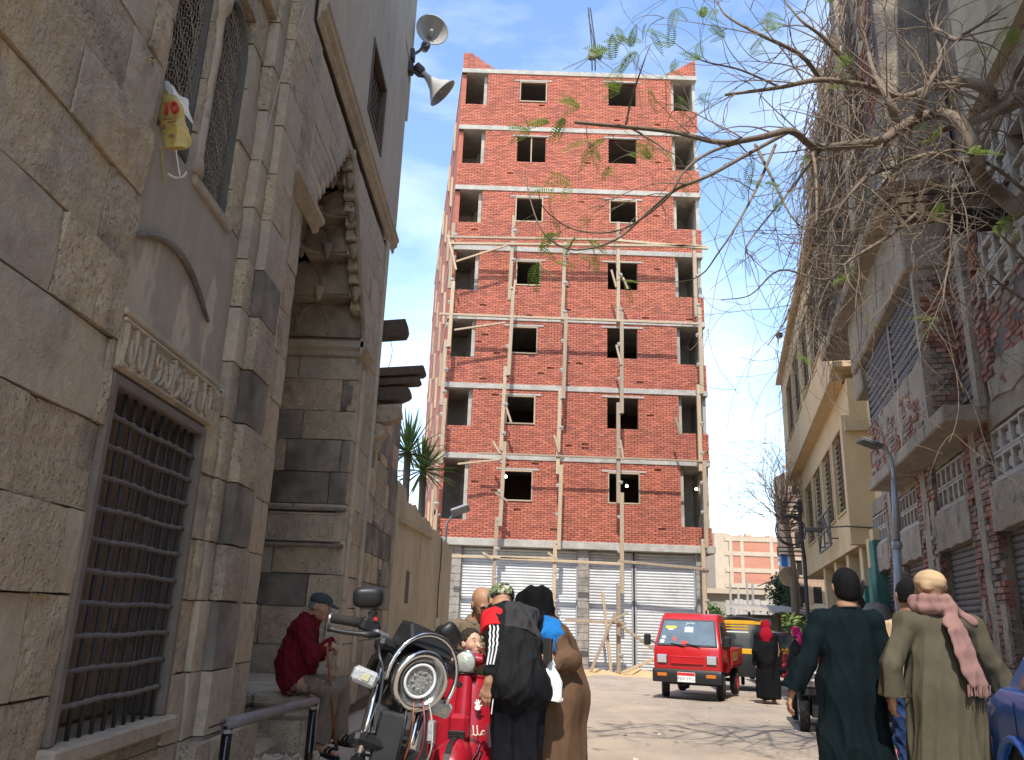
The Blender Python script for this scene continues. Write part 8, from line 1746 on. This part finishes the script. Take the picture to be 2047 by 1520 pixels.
    PG = mat('pipe_grey', (.19, .165, .16), .6, .25, 12, .3, 40); mb = MB(); mb.tube([a, a.lerp(b, .55)], .036, 14); mb.tube([a.lerp(b, .5)+Vector((0, 0, .004)), b], .030, 14); wl(mb, 'pipe', PG, t, smooth=True)
    for q in (a.lerp(b, .02), a.lerp(b, .97)): mb = MB(); mb.tube([Vector((q.x, q.y, .1)), Vector((q.x, q.y, q.z-.012))], .032, 12); wl(mb, 'post', BLKG, t, smooth=True); mb = MB(); mb.tube([Vector((q.x, q.y, q.z-.05)), Vector((q.x, q.y, q.z-.03))], .038, 12); wl(mb, 'post_collar', ALU, t)
    mb = MB(); mb.tube([a+Vector((-.09, -.02, -.02)), a+Vector((.0, 0, .015))], .006, 5); wl(mb, 'bent_wire', IRON, t)
    # rubble by the pilaster foot
    for i in range(12):
        p = Vector((-1.84+random.uniform(0, .34), 5.6+i*.13, .2)); r_ = random.uniform(.06, .14); s = thing('rubble_stone', 'chipped pale stone lump lying below the pipe barrier', 'stone', tuple(p), group='loose stones below the pipe barrier')
        V, Q = sdf([ell(p+Vector((0, 0, r_*.5)), (r_*1.2, r_, r_*.9), (random.random(), random.random(), 0), k=.02), ell(p+Vector((random.uniform(-.05, .05), .03, r_)), (r_*.7, r_*.8, r_*.6), k=.02)], .02, wr=folds(.03, 20, 1, 400+i)); nmesh(V, Q, 'stone', STONE2, s)
    # hanging lamp on a wire, and wires
    D = 14; c = at(1558, 670, D); t = thing('hanging_lamp', 'small square lamp hanging on a wire across the street sky', 'lamp', tuple(c)); wl(MB().cham(-.05, .05, -.05, .05, -.05, .04, .01, Matrix.Translation(c)), 'lamp_box', BLK, t); wl(MB().cham(-.035, .035, -.035, .035, -.065, -.05, .005, Matrix.Translation(c)), 'lamp_glass', WHT, t); e = rw(17.5, .8, 8.4)
    mb = MB(); mb.tube(bez([c+Vector((0, 0, .04)), c+Vector((.3, .6, .35)), e], 6), .006, 4); wl(mb, 'wire', IRON, t)
    t = thing('hanging_wire', 'thin loose wire dangling from the projecting timber beam', 'wire', tuple(at(780, 685, 11.95))); mb = MB(); mb.tube(bez([at(780, 678, 11.95), at(784, 700, 11.95), at(780, 725, 11.95), at(772, 745, 11.95)], 5), .006, 4); wl(mb, 'strand', IRON, t)
    # scraps trodden into the street
    mb = MB(); r5 = random.Random(12)
    for i in range(150):
        x, y = r5.uniform(-1.0, 6.5), 4.5+20*r5.random()**1.3; g = ground_z(x, y)+.02; s = r5.uniform(.012, .05); a = r5.uniform(0, 6.28); M = Matrix.Translation((x, y, g)) @ rotz(a) @ Matrix.Rotation(r5.uniform(-.4, .4), 4, 'X')
        mb.add([M @ Vector(q) for q in ((-s, -s*.6, 0), (s*.2, -s*.7, s*.3), (s, s*.4, 0), (-s*.3, s*.8, s*.2))], [(0, 1, 2), (0, 2, 3)])
    mb.build('litter_scraps', mat('scraps', (.5, .46, .4), .8, .3, 5, rnd=.6), label='scattered scraps of paper and grit trodden into the dusty street', cat='litter', kind='stuff')
    # long cord down the old wall
    t = thing('loose_string', 'long thin white string hanging down the stone pilaster', 'string', tuple(atx(520, 330, -1.85))); mb = MB(); mb.tube(bez([atx(px, py, -1.86) for px, py in ((612, 10), (590, 80), (560, 160), (535, 260), (515, 350))], 6), .004, 4); wl(mb, 'strand', mat('string_pale', (.42, .38, .32), .8, .1, 9), t)
build_small()
